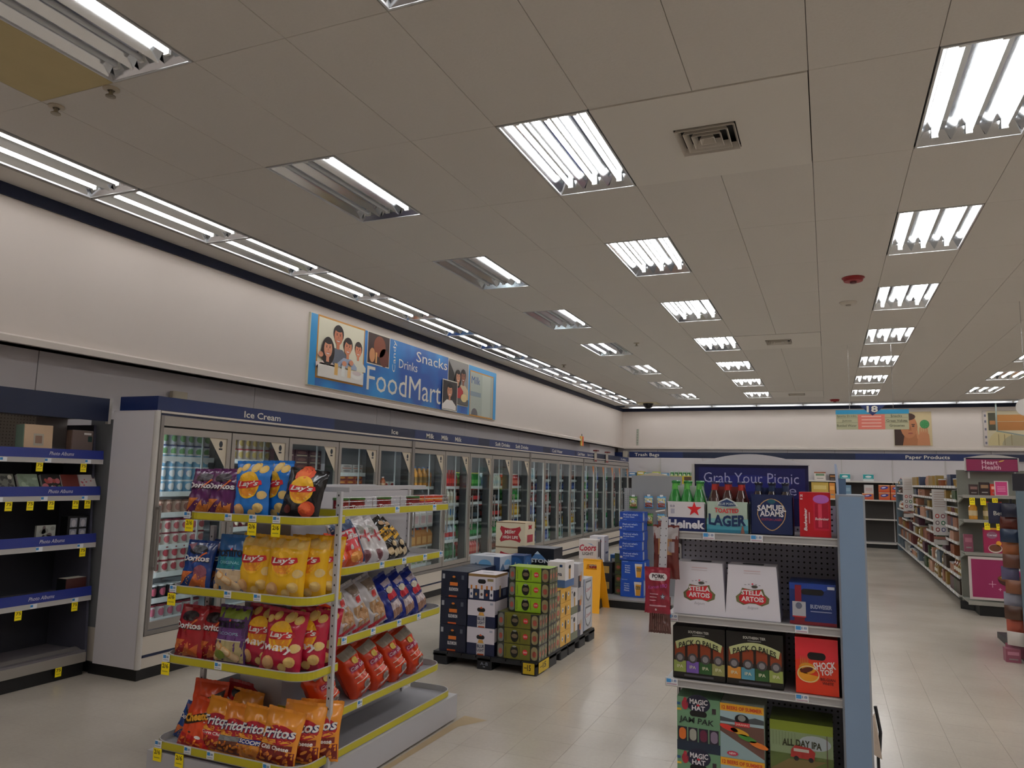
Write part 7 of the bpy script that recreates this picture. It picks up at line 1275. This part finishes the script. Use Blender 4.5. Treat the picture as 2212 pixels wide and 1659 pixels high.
carton(wt, -2.86, 9.74, .514, 0, 'tall white beer carton with blue edge marks behind the light beer stack', 'mixed cartons behind the floor sign'); carton(dk, -2.83, 9.76, .36+.004+.15, 0, 'dark carton hidden between the stacks', 'mixed cartons behind the floor sign') if False else None
carton(bx, -2.62, 9.9, .36, 0, 'blue can carton with amber cans left of the blue stack', 'mixed cartons behind the floor sign'); carton(dk, -2.62, 9.9, .11, 0, 'black carton under the blue can carton', 'mixed cartons behind the floor sign')
g = G(); g.bev(-2.98, -2.66, 9.15, 9.95, 0, .108, PLM); o = g.obj('low_pallet'); tag(o, 'low black pallet under the light beer cartons', 'pallet')
# small header with hanging bags
t = thing('header_sign', 'plain navy header sign with a beige arched top behind the blue cartons', 'sign', (-2.15, 10.0, 1.49)); g = G(); g.box(-.235, .235, 0, .03, 0, .155, M('#1c1d4e', .45)); g.obj('sign_board', t); g = G(); g.prism([(-.235+.47*i/12, .155+.055*math.sin(math.pi*i/12)) for i in range(13)], 1, -.01, .04, M('#b4a894', .45)); g.obj('arched_top', t)
hb1 = bag_mesh(.11, .16, .03, '#3f7a2c', lambda g, S, w, h: (g.rect(S, w*.05, h*.2, w*.95, h*.85, M('#c9c088', .35), .5, 8, 4), g.rect(S, w*.08, h*.15, w*.92, h*.4, M('#8a5a2c', .35), 1.5, 8, 3), g.pol(S, [(w*.5, h*.75), (w*.75, h*.55), (w*.5, h*.42), (w*.25, h*.55)], M('#c9ccd0', .35), 4)), 60)
hb2 = bag_mesh(.12, .16, .03, '#5a9ac4', lambda g, S, w, h: (g.rect(S, w*.05, h*.45, w*.95, h*.85, M('#d8ca88', .35), .5, 8, 4), g.rect(S, w*.08, h*.1, w*.92, h*.45, M('#8a3f2c', .35), 1.5, 8, 3), g.ell(S, w*.5, h*.55, w*.3, h*.1, M('#b8c4d4', .35), 4, 14, 2)), 61)
for b_, x, z, lb in ((hb1, -2.42, 1.22, 'small green snack bag hanging left of the navy header'), (hb2, -2.21, 1.23, 'left light blue snack bag hanging under the navy header'), (hb2, -2.04, 1.23, 'right light blue snack bag hanging under the navy header')):
    t = thing('snack_bag', lb, 'snack bag', (x, 9.95, z), 0, 'small bags hanging under the navy header'); [put(me, n, t) for me, n in zip(b_, ('bag_body', 'top_seal', 'bottom_seal'))]; g = G(); g.tube((0, 0, .165), (0, .05, .165), .003, STEEL, 6); g.box(-.02, .02, -.004, 0, .155, .18, TAGW); g.obj('peg_hook', t)
for x, lb in ((-2.4, 'left'), (-2.21, 'middle'), (-2.04, 'right')):
    t = thing('snack_bag', f'{lb} white-topped snack bag in the lower row under the navy header', 'snack bag', (x, 9.96, 1.0), 0, 'small bags hanging under the navy header'); [put(me, n, t) for me, n in zip(bm_low, ('bag_body', 'top_seal', 'bottom_seal'))] if False else [put(me, n, t) for me, n in zip(hb2 if x > -2.1 else hb1, ('bag_body', 'top_seal', 'bottom_seal'))]
pegb = pegboard('grey_pegboard', '#55565a', '#9a9a9a', 0); t = thing('display_backing', 'grey pegboard backing behind the small hanging bags', 'panel', (-2.2, 10.02, 0)); g = G(); g.box(-.36, .34, 0, .02, .11, 1.49, pegb); g.obj('board', t)
# energy drinks on the shelf behind
t = thing('drink_tray', 'yellow printed tray of green cans seen left of the picnic header', 'drink tray', (-1.885, 10.6, 1.56)); g = G(); g.box(-.17, .17, 0, .2, 0, .11, M('#c9b42c', .4)); S = SY(0, -.17); g.rect(S, .02, .01, .1, .1, M('#b8402c', .4), 1); g.rect(S, .2, .01, .3, .1, M('#5a4434', .4), 1); g.pol(S, [(.28, .01), (.34, .01), (.34, .1)], M('#e8dc3a', .4), 2); g.text(S, 'CAN', .12, .03, .18, .08, M('#8a7a1c', .4), 1); g.obj('tray', t)
cb, cc = m_tub('#2a7a3a', '#b8c4b8', '#c9d8b0', .026, .15)
for i in range(6):
    o = thing('drink_can', 'green drink can in the yellow tray left of the picnic header', 'can', (-2.03+i*.058, 10.65, 1.585), 0, 'green cans in the yellow tray'); put(cb, 'can_body', o); put(cc, 'can_lid', o)
t = thing('hidden_shelving', 'grey shelving run standing behind the beer shelving', 'shelving', (-1.9, 10.6, 0)); g = G(); g.box(-.3, .5, 0, .3, 1.53, 1.558, SHELF); g.obj('shelf', t); g = G(); g.box(-.3, .5, .3, .33, 0, 1.56, M('#8a8886', .5)); g.obj('back_panel', t)
# wet floor sign
YW = M('#f0a80e', .35); t = thing('floor_sign', 'yellow folding wet floor sign standing behind the beer pallet', 'floor sign', (-2.72, 9.1, 0))
def leaf(s_, nm):
    g = G(); y1, y0 = s_*.03, s_*.24; tk = .02
    a = lambda x, z, k: (x, y0+(y1-y0)*z/.6+k*tk*s_, z)
    o_ = [(-.15, 0), (.15, 0), (.115, .6), (-.115, .6)]; hole = [(-.07, .49), (.07, .49), (.06, .55), (-.06, .55)]
    for k, fl in ((0, 0), (-.5, 1)):
        vs = [a(x, z, k) for x, z in o_+hole]; fs = [(0, 1, 5, 4), (1, 2, 6, 5), (2, 3, 7, 6), (3, 0, 4, 7)]; g.add(vs, fs if (s_ < 0) != bool(fl) else [f[::-1] for f in fs], YW)
    n = 4; vs = [a(x, z, 0) for x, z in o_]+[a(x, z, -.5) for x, z in o_]; g.add(vs, [(i, (i+1) % n, (i+1) % n+n, i+n) for i in range(n)], YW); vs = [a(x, z, 0) for x, z in hole]+[a(x, z, -.5) for x, z in hole]; g.add(vs, [(i, (i+1) % n, (i+1) % n+n, i+n) for i in range(n)], YW); return g.obj(nm, t)
leaf(-1, 'front_leaf'); leaf(1, 'rear_leaf'); g = G(); g.box(-.115, .115, -.035, .035, .59, .61, YW); g.obj('hinge', t)
